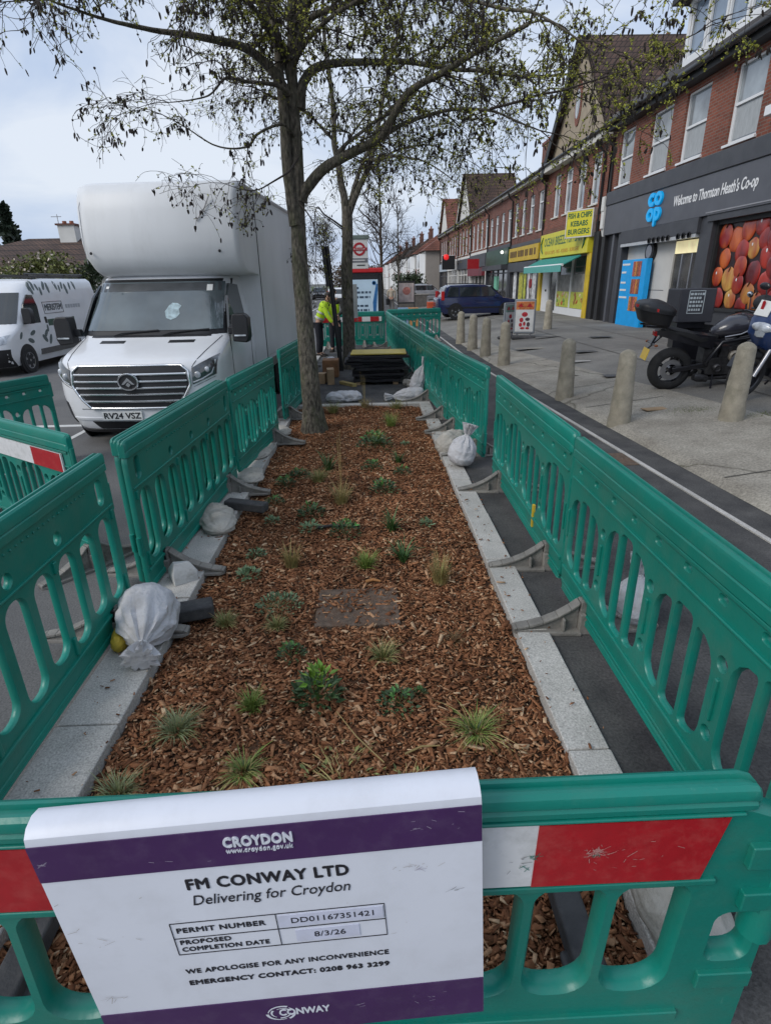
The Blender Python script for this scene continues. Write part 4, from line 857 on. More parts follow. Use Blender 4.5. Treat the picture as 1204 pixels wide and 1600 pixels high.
car('parked_car', 'silver hatchback parked far down the street beyond the blue off-roader', (5.1, 54.5, .17), math.radians(12), CARS, L=4.1, H=1.46, suv=False)
car('parked_car', 'white car far off at the kerb left of the bus shelter', (-3.2, 62, RZ), math.radians(90), CARW, L=4.2, H=1.5, suv=False)
car('parked_car', 'dark car far off in the road beyond the workers', (-6.2, 78, RZ), math.radians(-90), CARD, L=4.2, H=1.5, suv=False)
car('parked_car', 'grey car in a driveway behind the bus shelter hedge', (6.4, 78, .2), math.radians(20), CARS, L=4.2, H=1.5, suv=False)
# ================================================================ MOTORCYCLES
MBLK = mat('motorcycle_black', (.012, .012, .016), .3, .2, 6, coat=.3)
MENG = mat('engine_metal', (.06, .06, .065), .45, .4, 16, metal=.6)
MALU = mat('engine_cover', (.42, .38, .32), .4, .2, 14, metal=.7)
MTANK = mat('tank_dark', (.035, .035, .045), .22, .15, 4, coat=.7)
def bike_wheel(parent, x, y, r, w, name):
    b = MB(); P = []
    for k in range(9): a = math.pi * k / 8; P.append((r - w * .5 + math.sin(a) * w * .5, -math.cos(a) * w * .5))
    b.lathe([(r - w * .72, -w * .42)] + P + [(r - w * .72, w * .42)], 36, (x, y, r), 'Y', cap=False); b.lathe([(r - w * .72, -w * .42), (r - w * .72, w * .42)], 36, (x, y, r), 'Y', cap=False)
    o = b.build(name, TYRE, parent, smooth=50)
    b = MB(); b.lathe([(r * .70, -.05), (r * .66, -.04), (r * .66, .04), (r * .70, .05)], 32, (x, y, r), 'Y', cap=False); b.lathe([(.045, -.07), (.045, .07)], 14, (x, y, r), 'Y')
    for k in range(5):
        a = 2 * math.pi * k / 5 + .2
        for da in (-.10, .10): b.bar((x + .04 * math.cos(a), y, r + .04 * math.sin(a)), (x + r * .68 * math.cos(a + da), y, r + r * .68 * math.sin(a + da)), .02, .022)
    b.build('rim', MBLK, o, smooth=40)
    b = MB(); b.lathe([(.15, y - .062), (.15, y - .055), (.08, y - .055), (.08, y - .062)], 28, (x, 0, r), 'Y', cap=False); b.build('brake_disc', STEEL, o)
    return o
def motorbike(label, loc, rz, tank, top_box=True, lean=0, lplate=False, scale=1.0):
    """front at +x; rear wheel axle at x=0"""
    t = thing('motorcycle', label, 'motorcycle', loc, rz); t.rotation_euler = (lean, 0, rz); t.scale = (scale,) * 3; WB = 1.42; r = .315
    bike_wheel(t, 0, 0, r, .17, 'rear_wheel'); bike_wheel(t, WB, 0, .305, .12, 'front_wheel')
    def part(nm, m, fn, sm=50, bev=0):
        b = MB(); fn(b); return b.build(nm, m, t, smooth=sm, bevel=bev)
    part('swing_arm', MBLK, lambda b: [b.bar((0, s * .11, r), (.52, s * .09, .40), .04, .07) for s in (-1, 1)], None, .01)
    part('fork', STEEL, lambda b: [b.tube([(WB, s * .10, .305), (1.16, s * .10, .92)], .027, 10) for s in (-1, 1)])
    part('frame', MBLK, lambda b: [b.tube([(1.12, 0, .93), (.98, s * .14, .78), (.60, s * .15, .72), (.45, s * .12, .42), (.55, s * .1, .30), (.95, s * .1, .26)], .028, 8) for s in (-1, 1)])
    def eng(b):
        b.box(.48, .92, -.15, .15, .26, .50); b.obox((.88, 0, .58), (.26, .28, .24), Matrix.Rotation(math.radians(-25), 3, 'Y')); b.box(.62, .85, -.13, .13, .5, .66); b.box(.4, .6, -.1, .1, .36, .62)
        for k in range(5): b.obox((.88 + .01 * k, 0, .5 + .035 * k), (.30, .31, .008), Matrix.Rotation(math.radians(-25), 3, 'Y'))
    part('engine', MENG, eng, None, .012)
    for x, z, q in ((.80, .53, .078), (.93, .43, .055), (.60, .36, .06)): part('engine_cover', MALU if q > .054 and x > .7 else MENG, lambda b: b.lathe([(q, -.15), (q, -.185), (q * .7, -.20), (q * .5, -.19)], 18, (x, 0, z), 'Y'))
    part('exhaust', MENG, lambda b: [b.tube([(1.0, -.1, .5), (1.06, -.1, .36), (.95, -.12, .24), (.55, -.13, .2), (.35, -.14, .22)], .024, 8), b.tube([(.5, -.14, .2), (.36, -.15, .22), (.30, -.15, .23)], [.05, .06, .045], 12)])
    part('belly_pan', MBLK, lambda b: b.loft([[(x, -w, z1), (x, -w * .7, z0), (x, w * .7, z0), (x, w, z1)] for x, w, z0, z1 in ((.45, .06, .2, .3), (.6, .13, .17, .32), (.9, .13, .18, .34), (1.05, .06, .26, .36))]))
    def tk(b):
        b.loft([[(x, w * math.cos(a), zc + h * math.sin(a)) for a in [2 * math.pi * k / 16 for k in range(16)]] for x, w, zc, h in ((.48, .06, .84, .05), (.55, .12, .86, .10), (.68, .17, .90, .15), (.85, .19, .93, .17), (1.0, .18, .93, .14), (1.1, .11, .92, .08))])
    part('fuel_tank', tank, tk, 70)
    part('tank_trim', STEEL, lambda b: [b.tube([(.60, s * .178, .80), (.8, s * .20, .84), (1.05, s * .17, .95)], .010, 6) for s in (-1, 1)])
    def seat(b): b.loft([[(x, -w, z - h), (x, -w, z - .02), (x, -w * .6, z), (x, w * .6, z), (x, w, z - .02), (x, w, z - h)] for x, w, z, h in ((-.20, .09, .93, .05), (0, .13, .90, .07), (.18, .15, .86, .09), (.3, .14, .80, .08), (.55, .10, .82, .06))])
    part('seat', mat('seat_vinyl', (.014, .014, .015), .6, .2, 20, bump=.2), seat, 50)
    part('tail_unit', MBLK, lambda b: b.loft([[(x, -w, z0), (x, -w, z1), (x, w, z1), (x, w, z0)] for x, w, z0, z1 in ((-.30, .05, .82, .88), (-.1, .1, .76, .88), (.2, .13, .68, .84), (.5, .12, .62, .8))]), 40)
    part('tail_lamp', LRED, lambda b: b.box(-.33, -.28, -.05, .05, .80, .87), None, .01)
    part('plate_bracket', MBLK, lambda b: [b.bar((-.2, 0, .80), (-.38, 0, .62), .04, .02), b.tube([(-.33, -.15, .69), (-.33, .15, .69)], .013, 6), b.bar((-.28, 0, .82), (-.34, 0, .68), .05, .03)])
    pl = part('number_plate', PLATEY, lambda b: b.obox((-.40, 0, .545), (.012, .2, .16), Matrix.Rotation(math.radians(14), 3, 'Y')), None)
    for s in (-1, 1): part('rear_indicator', mat('amber_lamp', (.22, .06, .012), .3), lambda b: b.ball((-.33, s * .17, .69), (.028, .03, .018), 8, 5), 60)
    part('handlebar', MBLK, lambda b: b.tube([(1.02, -.40, 1.05), (1.08, -.3, 1.08), (1.12, -.12, 1.06), (1.12, .12, 1.06), (1.08, .3, 1.08), (1.02, .40, 1.05)], .016, 8))
    for s in (-1, 1):
        part('hand_grip', TYRE, lambda b: b.tube([(1.03, s * .33, 1.07), (.99, s * .44, 1.04)], .022, 8))
        part('mirror_stalk', MBLK, lambda b: b.tube([(1.09, s * .28, 1.09), (1.10, s * .34, 1.26)], .008, 6))
        part('mirror', MBLK, lambda b: b.ball((1.10, s * .37, 1.29), (.02, .075, .045), 10, 6), 60)
        part('mirror_glass', CHROME, lambda b: b.ball((1.084, s * .37, 1.29), (.008, .065, .036), 10, 6), 60)
    part('headlamp', MBLK, lambda b: b.lathe([(.06, 1.16), (.105, 1.2), (.11, 1.3)], 18, (0, 0, .96), 'X'))
    part('headlamp_lens', LAMP, lambda b: b.lathe([(.105, 1.3), (.08, 1.325), (.02, 1.335)], 18, (0, 0, .96), 'X'))
    part('instrument_pod', MBLK, lambda b: b.obox((1.17, 0, 1.11), (.1, .2, .09), Matrix.Rotation(.5, 3, 'Y')), None, .02)
    part('front_mudguard', MBLK, lambda b: b.loft([[(WB + .34 * math.cos(a), -.07, .305 + .34 * math.sin(a)), (WB + .355 * math.cos(a), 0, .305 + .355 * math.sin(a)), (WB + .34 * math.cos(a), .07, .305 + .34 * math.sin(a))] for a in [math.radians(q) for q in range(20, 171, 15)]], closed=False))
    part('side_stand', MBLK, lambda b: b.tube([(.58, -.12, .3), (.52, -.3, .02)], .014, 6))
    if top_box:
        part('rack', MBLK, lambda b: [b.tube([(.05, s * .1, .84), (-.2, s * .12, .93), (-.5, s * .12, .95)], .014, 6) for s in (-1, 1)])
        TBM = mat('top_box_black', (.016, .016, .018), .45, .2, 14)
        def sup(cx, cz, a, w, z0, z1, tilt, shape, n=28, k=14):
            rings = []
            for j in range(k + 1):
                v = j / k; z = z0 + (z1 - z0) * v; q = shape(v); R = []
                for i in range(n):
                    u = 2 * math.pi * i / n; c, s_ = math.cos(u), math.sin(u); x = math.copysign(abs(c) ** .65, c) * a * q; y = math.copysign(abs(s_) ** .65, s_) * w * q
                    R.append((cx + x + tilt * (z - z0), y, z - .05 * (x / a)))
                rings.append(R)
            return rings
        part('top_box', TBM, lambda b: b.loft(sup(-.36, 0, .25, .23, .96, 1.135, -.12, lambda v: (.80 + .20 * v) * (1 if v > .12 else .82 + 1.5 * v))), 50)
        part('top_box_lid', TBM, lambda b: b.loft(sup(-.375, 0, .265, .245, 1.139, 1.30, .10, lambda v: max(.04, (1 - max(0, v - .25) ** 2.6 * 1.9) if v < .93 else .45 * (1 - v) / .07))), 50)
        part('top_box_reflector', LRED, lambda b: b.loft([[(-.375 + .268 * math.cos(a) * 1.0, .25 * math.sin(a), z - .05 * math.cos(a)) for a in [math.radians(q) for q in range(150, 270, 8)]] for z in (1.155, 1.195)] , closed=False), 60)
    if lplate:
        SP = mat('scooter_blue', (.015, .035, .11), .3, .1, 4, coat=.6); SI = mat('scooter_silver', (.5, .52, .55), .25, .1, 5, metal=.5)
        part('front_fairing', SP, lambda b: b.loft([[(x, -w, z), (x + .05, -w * .5, z), (x + .06, w * .5, z), (x, w, z), (x - .12, w, z), (x - .12, -w, z)] for x, w, z in ((1.28, .12, .62), (1.38, .20, .78), (1.36, .22, .95), (1.26, .19, 1.1), (1.18, .12, 1.16))]), 40)
        part('side_fairing', SP, lambda b: [b.prism([(.5, .42), (1.05, .36), (1.32, .72), (1.2, .9), (.8, .72)], s * .17 - .015, s * .17 + .015, lambda u, z, d: (u, d, z)) for s in (-1, 1)], None, .01)
        part('fairing_trim', SI, lambda b: b.loft([[(1.40, -.12, z - .02), (1.47, 0, z - .03), (1.40, .12, z - .02), (1.40, .12, z + .03), (1.46, 0, z + .02), (1.40, -.12, z + .03)] for z in (.80, .84)]), 50)
        part('headlamp_cluster', LAMP, lambda b: b.ball((1.42, 0, .88), (.05, .15, .06), 12, 6), 60)
        o = part('learner_plate', PLATEW, lambda b: b.obox((1.36, -.10, 1.08), (.008, .18, .18), Matrix.Rotation(math.radians(-20), 3, 'Y')), None)
        text('L', .2, RED, t, (1.367, -.10, 1.08), (math.pi / 2, 0, math.pi / 2), bold=.01)
        for s in (-1, 1): part('hand_muff', mat('muff_fabric', (.02, .022, .026), .8, .3, 30, bump=.4), lambda b: b.ball((1.03, s * .36, 1.09), (.13, .12, .10), 12, 7), 70)
    return t
motorbike('black motorcycle with a top box, parked on the forecourt', (4.80, 9.15, .175), math.radians(-4), MTANK, True, math.radians(6), scale=1.08)
motorbike('blue and silver motorcycle with a learner plate, behind the nearest bollard', (6.64, 8.40, .28), math.radians(201), mat('blue_tank', (.025, .06, .16), .25, .1, 4, coat=.7), False, math.radians(-8), True, scale=1.1)
def delivery_scooter():
    t = thing('delivery_scooter', 'dark scooter with a square delivery box, behind the top box motorcycle', 'scooter', (5.50, 9.95, .20), math.radians(-6)); t.scale = (1.1,) * 3
    bike_wheel(t, 0, 0, .25, .13, 'rear_wheel'); bike_wheel(t, 1.25, 0, .25, .11, 'front_wheel')
    b = MB(); b.loft([[(x, -w, z0), (x, -w, z1), (x, w, z1), (x, w, z0)] for x, w, z0, z1 in ((-.28, .1, .5, .72), (0, .17, .34, .78), (.4, .17, .26, .76), (.6, .15, .2, .34), (.95, .15, .2, .32), (1.02, .14, .24, .9), (1.1, .08, .4, 1.02))]); b.build('body', MBLK, t, smooth=40)
    b = MB(); b.loft([[(x, -w, .76), (x, -w, z), (x, w, z), (x, w, .76)] for x, w, z in ((-.1, .12, .82), (.2, .15, .84), (.5, .12, .8))]); b.build('seat', TYRE, t, smooth=50)
    b = MB(); b.tube([(1.02, -.34, 1.05), (1.08, 0, 1.03), (1.02, .34, 1.05)], .018, 8); b.build('handlebar', MBLK, t)
    DB = mat('delivery_box', (.035, .036, .045), .7, .15, 6, bump=.1)
    b = MB(); b.box(-.34, .18, -.25, .25, .88, 1.36); bx = b.build('delivery_box', DB, t, bevel=.02)
    P = mat('box_print', (.45, .50, .52), .6)
    for s, an in ((-1, 0),):
        rnd = random.Random(2)
        for i in range(5):
            x = -.195
            while x < -.03:
                q = rnd.uniform(.018, .04); b = MB(); b.box(x, x + q, -.2535, -.249, 1.285 - .055 * i - .016, 1.285 - .055 * i + .016); b.build('print_block', P, bx); x += q + .012
        for x0, x1, z0, z1 in ((-.215, .015, 1.325, 1.335), (-.215, .015, 1.01, 1.02), (-.215, -.205, 1.01, 1.335), (.005, .015, 1.01, 1.335)): b = MB(); b.box(x0, x1, -.253, -.249, z0, z1); b.build('print_border', P, bx)
    b = MB(); b.box(-.3, .1, -.2, .2, .80, .885); b.build('box_rack', MBLK, t)
delivery_scooter()
# ================================================================ SHOP PARADE (right), front faces -x
BRICK = brick_mat('red_brick', (.20, .055, .032), (.30, .085, .048), (.22, .17, .14))
BRICK2 = brick_mat('brown_brick', (.15, .048, .034), (.22, .07, .045), (.18, .14, .12))
def tile_mat(name, c1, c2, rh=.26):
    if name in MATS: return MATS[name]
    m = brick_mat(name, c1, c2, tuple(q * .3 for q in c1), .20, rh, .02, dirt=.45); return m
TILE = tile_mat('roof_tile_brown', (.075, .045, .034), (.11, .064, .046))
TILER = tile_mat('roof_tile_red', (.20, .075, .05), (.27, .10, .065))
TILEG = tile_mat('roof_tile_grey', (.055, .05, .047), (.085, .075, .07))
UPVC = mat('white_frame', (.74, .75, .76), .4, .04, 3, dirt=.15, dcol=(.5, .5, .48), dscale=3)
PANE = mat('window_pane', (.24, .27, .29), .06, .55, 1.3, spec=.9, coat=.3, objv=.22)
CURT = mat('net_curtain', (.36, .38, .39), .6, .25, 12, stretch=(9, 1, .4))
DARKG = mat('shop_interior', (.065, .063, .06), .10, .8, 1.6, spec=.7, coat=.3)
DGREY = mat('fascia_grey', (.085, .088, .102), .45, .1, 2, dirt=.2, dcol=(.13, .13, .13))
DGREY2 = mat('fascia_dark', (.048, .05, .058), .5, .15, 3, dirt=.25, dcol=(.1, .1, .1))
RENDER = mat('beige_render', (.36, .30, .22), .9, .12, 3, bump=.4, dirt=.3, dcol=(.2, .17, .13))
WREND = mat('white_render', (.66, .65, .62), .9, .06, 2, dirt=.25, dcol=(.4, .38, .35))
PEB = mat('pebbledash', (.33, .30, .27), .95, .2, 40, bump=.9, dirt=.3, dcol=(.2, .18, .16), dscale=.7)
WOODW = mat('painted_timber', (.62, .60, .55), .6, .1, 4, dirt=.3, dcol=(.3, .28, .25))
LEAD = mat('dark_timber', (.02, .02, .021), .6, .2, 5)
PIPE = mat('black_pipe', (.016, .016, .017), .4, .2, 5)
def win(parent, x0, x1, z0, z1, y=.10, style='sash', glass=None, curtain=False):
    """a window: outer frame, transom or mullions, pane and sill"""
    f = MB(); w = .055; d0, d1 = y - .03, y + .05
    f.box(x0, x0 + w, d0, d1, z0, z1); f.box(x1 - w, x1, d0, d1, z0, z1); f.box(x0 + w, x1 - w, d0, d1, z0, z0 + w); f.box(x0 + w, x1 - w, d0, d1, z1 - w, z1)
    zm = (z0 + z1) / 2 if style == 'sash' else z1 - (z1 - z0) * .28
    if style in ('sash', 'top'):
        f.box(x0 + w, x1 - w, d0 - .006, d1, zm - .03, zm + .03)
        f.box(x0 + w, x0 + w + .035, d0 + .008, d1 - .002, z0 + w, zm - .03); f.box(x1 - w - .035, x1 - w, d0 + .008, d1 - .002, z0 + w, zm - .03)
        if style == 'top': f.box(x0 + w, x0 + w + .03, d0 - .01, d1 - .004, zm + .03, z1 - w); f.box(x1 - w - .03, x1 - w, d0 - .01, d1 - .004, zm + .03, z1 - w)
    if style == 'two': f.box((x0 + x1) / 2 - .03, (x0 + x1) / 2 + .03, d0 - .004, d1, z0 + w, z1 - w)
    o = f.build('window', UPVC, parent)
    p = MB(); p.box(x0 + w * .5, x1 - w * .5, y + .02, y + .035, z0 + w * .5, z1 - w * .5); p.build('pane', glass or PANE, o)
    if curtain:
        p = MB(); xx = x0 + w
        p.box(x0 + w + .04, x1 - w - .05, y + .012, y + .0185, z0 + .1, zm - .06); p.build('net_curtain', CURT, o)
    s_ = MB(); s_.box(x0 - .04, x1 + .04, y - .16, y - .031, z0 - .06, z0 - .002); s_.build('sill', WOODW if style != 'sash' else UPVC, o)
    return o
def unit(name, label, cat, yl, W, loc_z=.28, X=9.2, grp='shops in the brick parade'):
    return thing(name, label, cat, (X, yl, loc_z), -math.pi / 2, grp)
DEP = 8.0
def shell(t, W, wins, zt=6.55, zb=4.35, brick=BRICK, mat_name='wall'):
    b = MB(); wall(b, 0, W, zb, zt, wins, ID, .12)
    b.box(-.0, W, .14, DEP, 0, zt - .01)
    return b.build('wall', brick, t)
def main_roof(t, W, ez=6.62, rz=9.4, ry=4.2, tile=TILE, x0=0):
    b = MB(); b.loft([[(x, -.35, ez), (x, -.35, ez - .07), (x, ry, rz - .1), (x, 2 * ry + .35, ez - .07), (x, 2 * ry + .35, ez), (x, ry, rz)] for x in (x0, W)])
    o = b.build('roof', tile, t); return o
def gutter(t, W, ez=6.62, m=PIPE, fas=WOODW):
    b = MB(); b.box(0, W, -.30, -.005, ez - .26, ez - .075); b.build('soffit', fas, t)
    b = MB(); b.tube([(0, -.42, ez - .07), (W, -.42, ez - .07)], .065, 8); b.build('gutter', m, t, smooth=60)
def downpipe(t, x, z0=.1, z1=6.5, m=PIPE):
    b = MB(); b.tube([(x, -.40, z1), (x, -.30, z1 - .25), (x, -.07, z1 - .45), (x, -.07, z0)], .05, 8); b.build('downpipe', m, t, smooth=60)
def chimney(t, x, y, z0, z1, w=.8, d=.55, pots=3, m=BRICK2):
    b = MB(); b.box(x - w / 2, x + w / 2, y - d / 2, y + d / 2, z0, z1 - .2); b.box(x - w / 2 - .06, x + w / 2 + .06, y - d / 2 - .06, y + d / 2 + .06, z1 - .2, z1); o = b.build('chimney', m, t)
    for k in range(pots): b = MB(); xx = x + (k - (pots - 1) / 2) * w / pots; b.lathe([(.09, z1), (.11, z1 + .05), (.08, z1 + .32), (.10, z1 + .36)], 10, (xx, y, 0)); b.build('chimney_pot', mat('terracotta', (.30, .11, .06), .8, .2), o, smooth=40)
# ---------- supermarket
def supermarket():
    W = 18; t = unit('supermarket', 'brick supermarket with long grey fascia, blue logo and apple window poster', 'shop', 23.9, W)
    wx = [(.50, 1.65), (2.9, 4.2), (4.95, 6.2), (7.3, 8.55), (9.9, 11.2), (12.6, 13.9), (15.3, 16.6)]
    hol = [(a, b_, 4.66, 6.36) for a, b_ in wx]
    shell(t, W, hol, 6.85, 4.5)
    for a, b_ in wx: win(t, a, b_, 4.66, 6.36, curtain=True)
    b = MB(); b.loft([[(x, -.45, 6.75), (x, -.45, 6.66), (x, 4.4, 10.1), (x, 9.2, 6.7), (x, 4.4, 10.3)] for x in (0, W)]); b.build('roof', TILEG, t)
    b = MB(); b.box(0, W, -.34, -.005, 6.38 + .1, 6.66); b.build('soffit', LEAD, t)
    b = MB(); b.tube([(-.05, -.47, 6.68), (W, -.47, 6.68)], .075, 8); b.build('gutter', PIPE, t, smooth=60)
    b = MB()
    for k in range(14): b.bar((-.02, -.3 + .34 * k, 6.86 + .255 * k), (-.02, -.02 + .34 * k, 7.07 + .255 * k), .16, .09)
    b.build('verge_tiles', mat('verge_mortar', (.22, .21, .2), .9, .3, 9), t)
    # dormer
    b = MB(); dx0, dx1, dz0, dz1, dy = 3.35, 13.0, 7.35, 9.0, .45
    wall(b, dx0, dx1, dz0, dz1, [(dx0 + .15 + 1.0 * k, dx0 + 1.09 + 1.0 * k, dz0 + .2, dz1 - .12) for k in range(9)], lambda u, d, z: (u, dy + d, z), .1)
    b.add([(dx0, dy, dz0), (dx0, dy, dz1), (dx0, 3.8, dz1), (dx0, 3.8, dz0)], [(0, 1, 2, 3)]); d = b.build('dormer', UPVC, t)
    for k in range(9):
        x0 = dx0 + .15 + 1.0 * k; f = MB()
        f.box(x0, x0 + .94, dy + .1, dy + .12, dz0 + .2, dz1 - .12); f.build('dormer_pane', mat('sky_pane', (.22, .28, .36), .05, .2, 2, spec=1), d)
        f = MB(); f.box(x0 + .02, x0 + .08, dy + .03, dy + .09, dz0 + .21, dz1 - .13); f.box(x0 + .86, x0 + .92, dy + .03, dy + .09, dz0 + .21, dz1 - .13); f.box(x0 + .081, x0 + .859, dy + .03, dy + .09, dz0 + .21, dz0 + .27); f.build('dormer_frame', UPVC, d)
    b = MB(); b.box(dx0 - .35, dx1 + .3, dy - .4, 4.2, dz1 + .002, dz1 + .14); b.build('dormer_roof', LEAD, d)
    # fascia
    b = MB(); b.box(.30, W, -.24, .12, 4.06, 4.50); b.build('upper_band', DGREY2, t, bevel=.02)
    b = MB(); b.box(.30, W, -.20, .12, 3.07, 4.058); fa = b.build('fascia', DGREY, t, bevel=.01)
    b = MB(); b.box(7.35, W, -.212, -.19, 3.12, 3.145); b.build('fascia_trim', mat('trim_pale', (.3, .3, .32), .5), fa)
    b = MB(); b.box(7.4, W, -.17, .12, 2.92, 3.066); b.build('fascia_lower', DGREY2, fa)
    b = MB(); b.loft([[(.02, -.26 + dy, z), (.28, -.26 + dy, z), (.28, .1, z), (.02, .1, z)] for z, dy in ((3.05, .12), (3.3, .06), (3.32, 0), (3.9, 0), (3.92, -.03), (4.4, -.03))]); b.build('console_bracket', WREND, t, bevel=.015)
    BL = mat('logo_blue', (.0, .31, .66), .4, .05, emit=.22)
    for s, x, z in (('co', 4.02, 3.87), ('op', 4.02, 3.45)):
        text(s, .70, BL, fa, (x + .35, -.235, z), w=.86, bold=.03, ext=.03)
    text("Welcome to Thornton Heath's Co-op", .37, mat('sign_white', (.78, .78, .78), .5), fa, (7.42, -.206, 3.60), w=3.85, ext=.003, shear=.12, bold=.006)
    # ground floor: piers, entrance recess, shutter, poster window
    def pier(a, b_, m=DGREY2, y0=-.12, z1=3.066): q = MB(); q.box(a, b_, y0, .135, 0, z1); q.build('pier', m, t, bevel=.01)
    pier(.02, .32, LEAD); pier(1.05, 1.22, DGREY); pier(1.6, 2.0, DGREY2); pier(7.06, 7.62, DGREY2); pier(16.0, 18.0, DGREY2)
    b = MB(); b.box(.33, 1.04, .0, .134, 0, 3.06); b.build('side_door', mat('black_door', (.012, .012, .014), .5, .2), t)
    b = MB(); b.box(1.23, 1.59, .02, .134, 0, 3.06); b.build('infill_panel', LEAD, t)
    b = MB(); b.box(2.0, 7.06, -.22, .05, 2.68, 3.066); sh = b.build('shutter_box', DGREY2, t, bevel=.01)
    b = MB(); b.box(2.05, 7.0, -.20, -.08, 2.58, 2.679); b.build('shutter_slat', mat('shutter_alu', (.55, .56, .57), .4, .1, 5, metal=.4), sh)
    for k in range(9): b = MB(); b.lathe([(.085, -.01), (.085, .01), (.06, .01), (.06, -.01)], 14, (4.3 + .3 * k, -.236, 2.66), 'Y'); b.build('graffiti', INKB, sh) if k not in (5,) else None
    INTW = mat('entrance_wall', (.56, .545, .51), .7, .06, 2)
    b = MB(); b.box(2.01, 7.05, .139, .15, 0, .4); b.build('recess_plinth', DGREY2, t)
    b = MB(); b.box(2.005, 5.35, .136, .1385, .41, 2.67); b.build('entrance_wall', INTW, t)
    b = MB(); b.box(2.2, 5.0, .1345, .1365, 1.18, 1.2); b.build('wall_rail', DGREY2, t)
    b = MB(); b.box(5.36, 7.05, .1355, .138, .0, 2.67); b.build('doorway', DARKG, t)
    for x in (5.36, 5.9, 6.45, 6.98): b = MB(); b.box(x, x + .06, .08, .1345, 0, 2.2); b.build('door_frame', STEEL if x > 5.5 else INTW, t)
    b = MB(); b.box(5.45, 6.95, .09, .134, 2.22, 2.56); b.build('lit_panel', mat('warm_light', (.75, .66, .38), .6, .2, 3, emit=.35), t)
    b = MB(); b.lathe([(.30, -.06), (.30, .06), (.22, .08)], 20, (3.9, .07, 2.36), 'Y'); b.build('round_sign', LEAD, t)
    b = MB(); b.lathe([(.2, .0), (.2, .02)], 20, (3.9, -.005, 2.36), 'Y'); b.build('sign_face', STEEL, t)
    # apple poster window
    b = MB(); b.box(7.62, 16.0, .06, .135, .0, .72); b.build('stall_riser', DGREY2, t)
    b = MB(); b.box(7.62, 7.72, .0, .135, .72, 2.92); b.box(15.9, 16.0, .0, .135, .72, 2.92); b.box(7.73, 15.89, .0, .135, 2.82, 2.92); b.box(7.73, 15.89, .0, .135, .72, .80); b.build('window_frame', LEAD, t)
    b = MB(); b.box(7.72, 15.9, .09, .135, .80, 2.82); po = b.build('poster', mat('poster_ground', (.02, .006, .006), .4, .6, 4), t)
    AP = []
    for k, (c1, c2) in enumerate((((.16, .006, .006), (.45, .03, .012)), ((.26, .008, .006), (.60, .13, .02)), ((.22, .008, .006), (.62, .30, .05)), ((.10, .004, .005), (.34, .018, .010)), ((.34, .035, .012), (.64, .38, .08)))):
        m = mat('apple_skin_%d' % k, c1, .35, 0, 1.6, coat=.3, detail=3, stretch=(1.5, 1, .7)); e = [n for n in m.node_tree.nodes if n.type == 'VALTORGB'][0].color_ramp.elements
        e[0].color = c1 + (1,); e[1].color = c2 + (1,); e[0].position = .40; e[1].position = .66; AP.append(m)
    rnd = random.Random(21); pts = []; STEM = mat('apple_stalk', (.05, .03, .015), .8)
    for _ in range(2500):
        x, z = rnd.uniform(7.95, 15.7), rnd.uniform(.85, 2.80)
        if all((x - a) ** 2 + (z - c) ** 2 > (.37 if x < 11.6 else .8) ** 2 for a, c in pts): pts.append((x, z))
    for i, (x, z) in enumerate(sorted(pts)[:98]):
        r = rnd.uniform(.24, .31); an = rnd.uniform(-.7, .7); P = []
        for k in range(26):
            a = 2 * math.pi * k / 26; q = r * (1 - .10 * math.exp(-((a - math.pi / 2) / .35) ** 2) - .03 * math.exp(-((a - 1.5 * math.pi) / .3) ** 2)); u, v = q * math.cos(a) * .92, q * math.sin(a) * 1.02
            P.append((min(max(x + u * math.cos(an) - v * math.sin(an), 7.73), 15.89), min(max(z + u * math.sin(an) + v * math.cos(an), .81), 2.81)))
        d = .086 - .0024 * rnd.randint(0, 14); b = MB(); n = len(P); cx = sum(p[0] for p in P) / n; cz = sum(p[1] for p in P) / n
        b.loft([[(cx + (p[0] - cx) * f, d - h, cz + (p[1] - cz) * f) for p in P] for f, h in ((1, 0), (.97, .008), (.8, .016), (.5, .021), (.1, .023))]); ap = b.build('printed_apple', AP[rnd.choice((0, 0, 0, 1, 1, 2, 3, 3, 4))], po, smooth=70)
        if i % 3 == 0: b = MB(); b.ball((cx - .12 * r, d - .024, cz + .35 * r), (r * .10, .004, r * .15), 8, 5); b.build('apple_highlight', UPVC, ap, smooth=60)
        if i % 4 == 1: b = MB(); b.tube([(cx, d - .026, cz + r * .6), (cx + .05, d - .026, cz + r * .95)], .014, 5); b.build('apple_stalk', STEM, ap)
    downpipe(t, .10, 4.4, 6.45)
    b = MB(); b.box(9.2, 9.45, -.3, -.1, 4.85, 5.05); b.build('alarm_box', UPVC, t, bevel=.02)
    return t
supermarket()
def locker():
    t = thing('collection_locker', 'bright blue self service locker with orange picture panels in the supermarket entrance', 'locker', (9.02, 21.95, .28), -math.pi / 2)
    BL = mat('kiosk_blue', (.005, .34, .76), .4, .08, 4)
    b = MB(); b.box(.42, 2.30, .0, .19, 0, 2.15); bd = b.build('cabinet', BL, t, bevel=.02)
    rnd = random.Random(3); PM = [mat('picture_' + n, c, .5, .5, 20) for n, c in (('amber', (.5, .2, .05)), ('brown', (.25, .08, .04)), ('brick', (.40, .10, .07)))]
    for k in range(3):
        for j in range(4): b = MB(); b.box(1.36 + .16 * j, 1.50 + .16 * j, -.012, -.002, .52 + .55 * k, .98 + .55 * k); b.build('picture_panel', PM[(j + k) % 3], bd)
    for k, (z, w) in enumerate(((2.0, .6), (1.75, .35), (1.42, .4), (1.18, .5), (.94, .62))):
        b = MB(); b.box(.5, .5 + w, -.008, -.002, z - .03, z + .03); b.build('printed_line', PLATEW, bd)
locker()
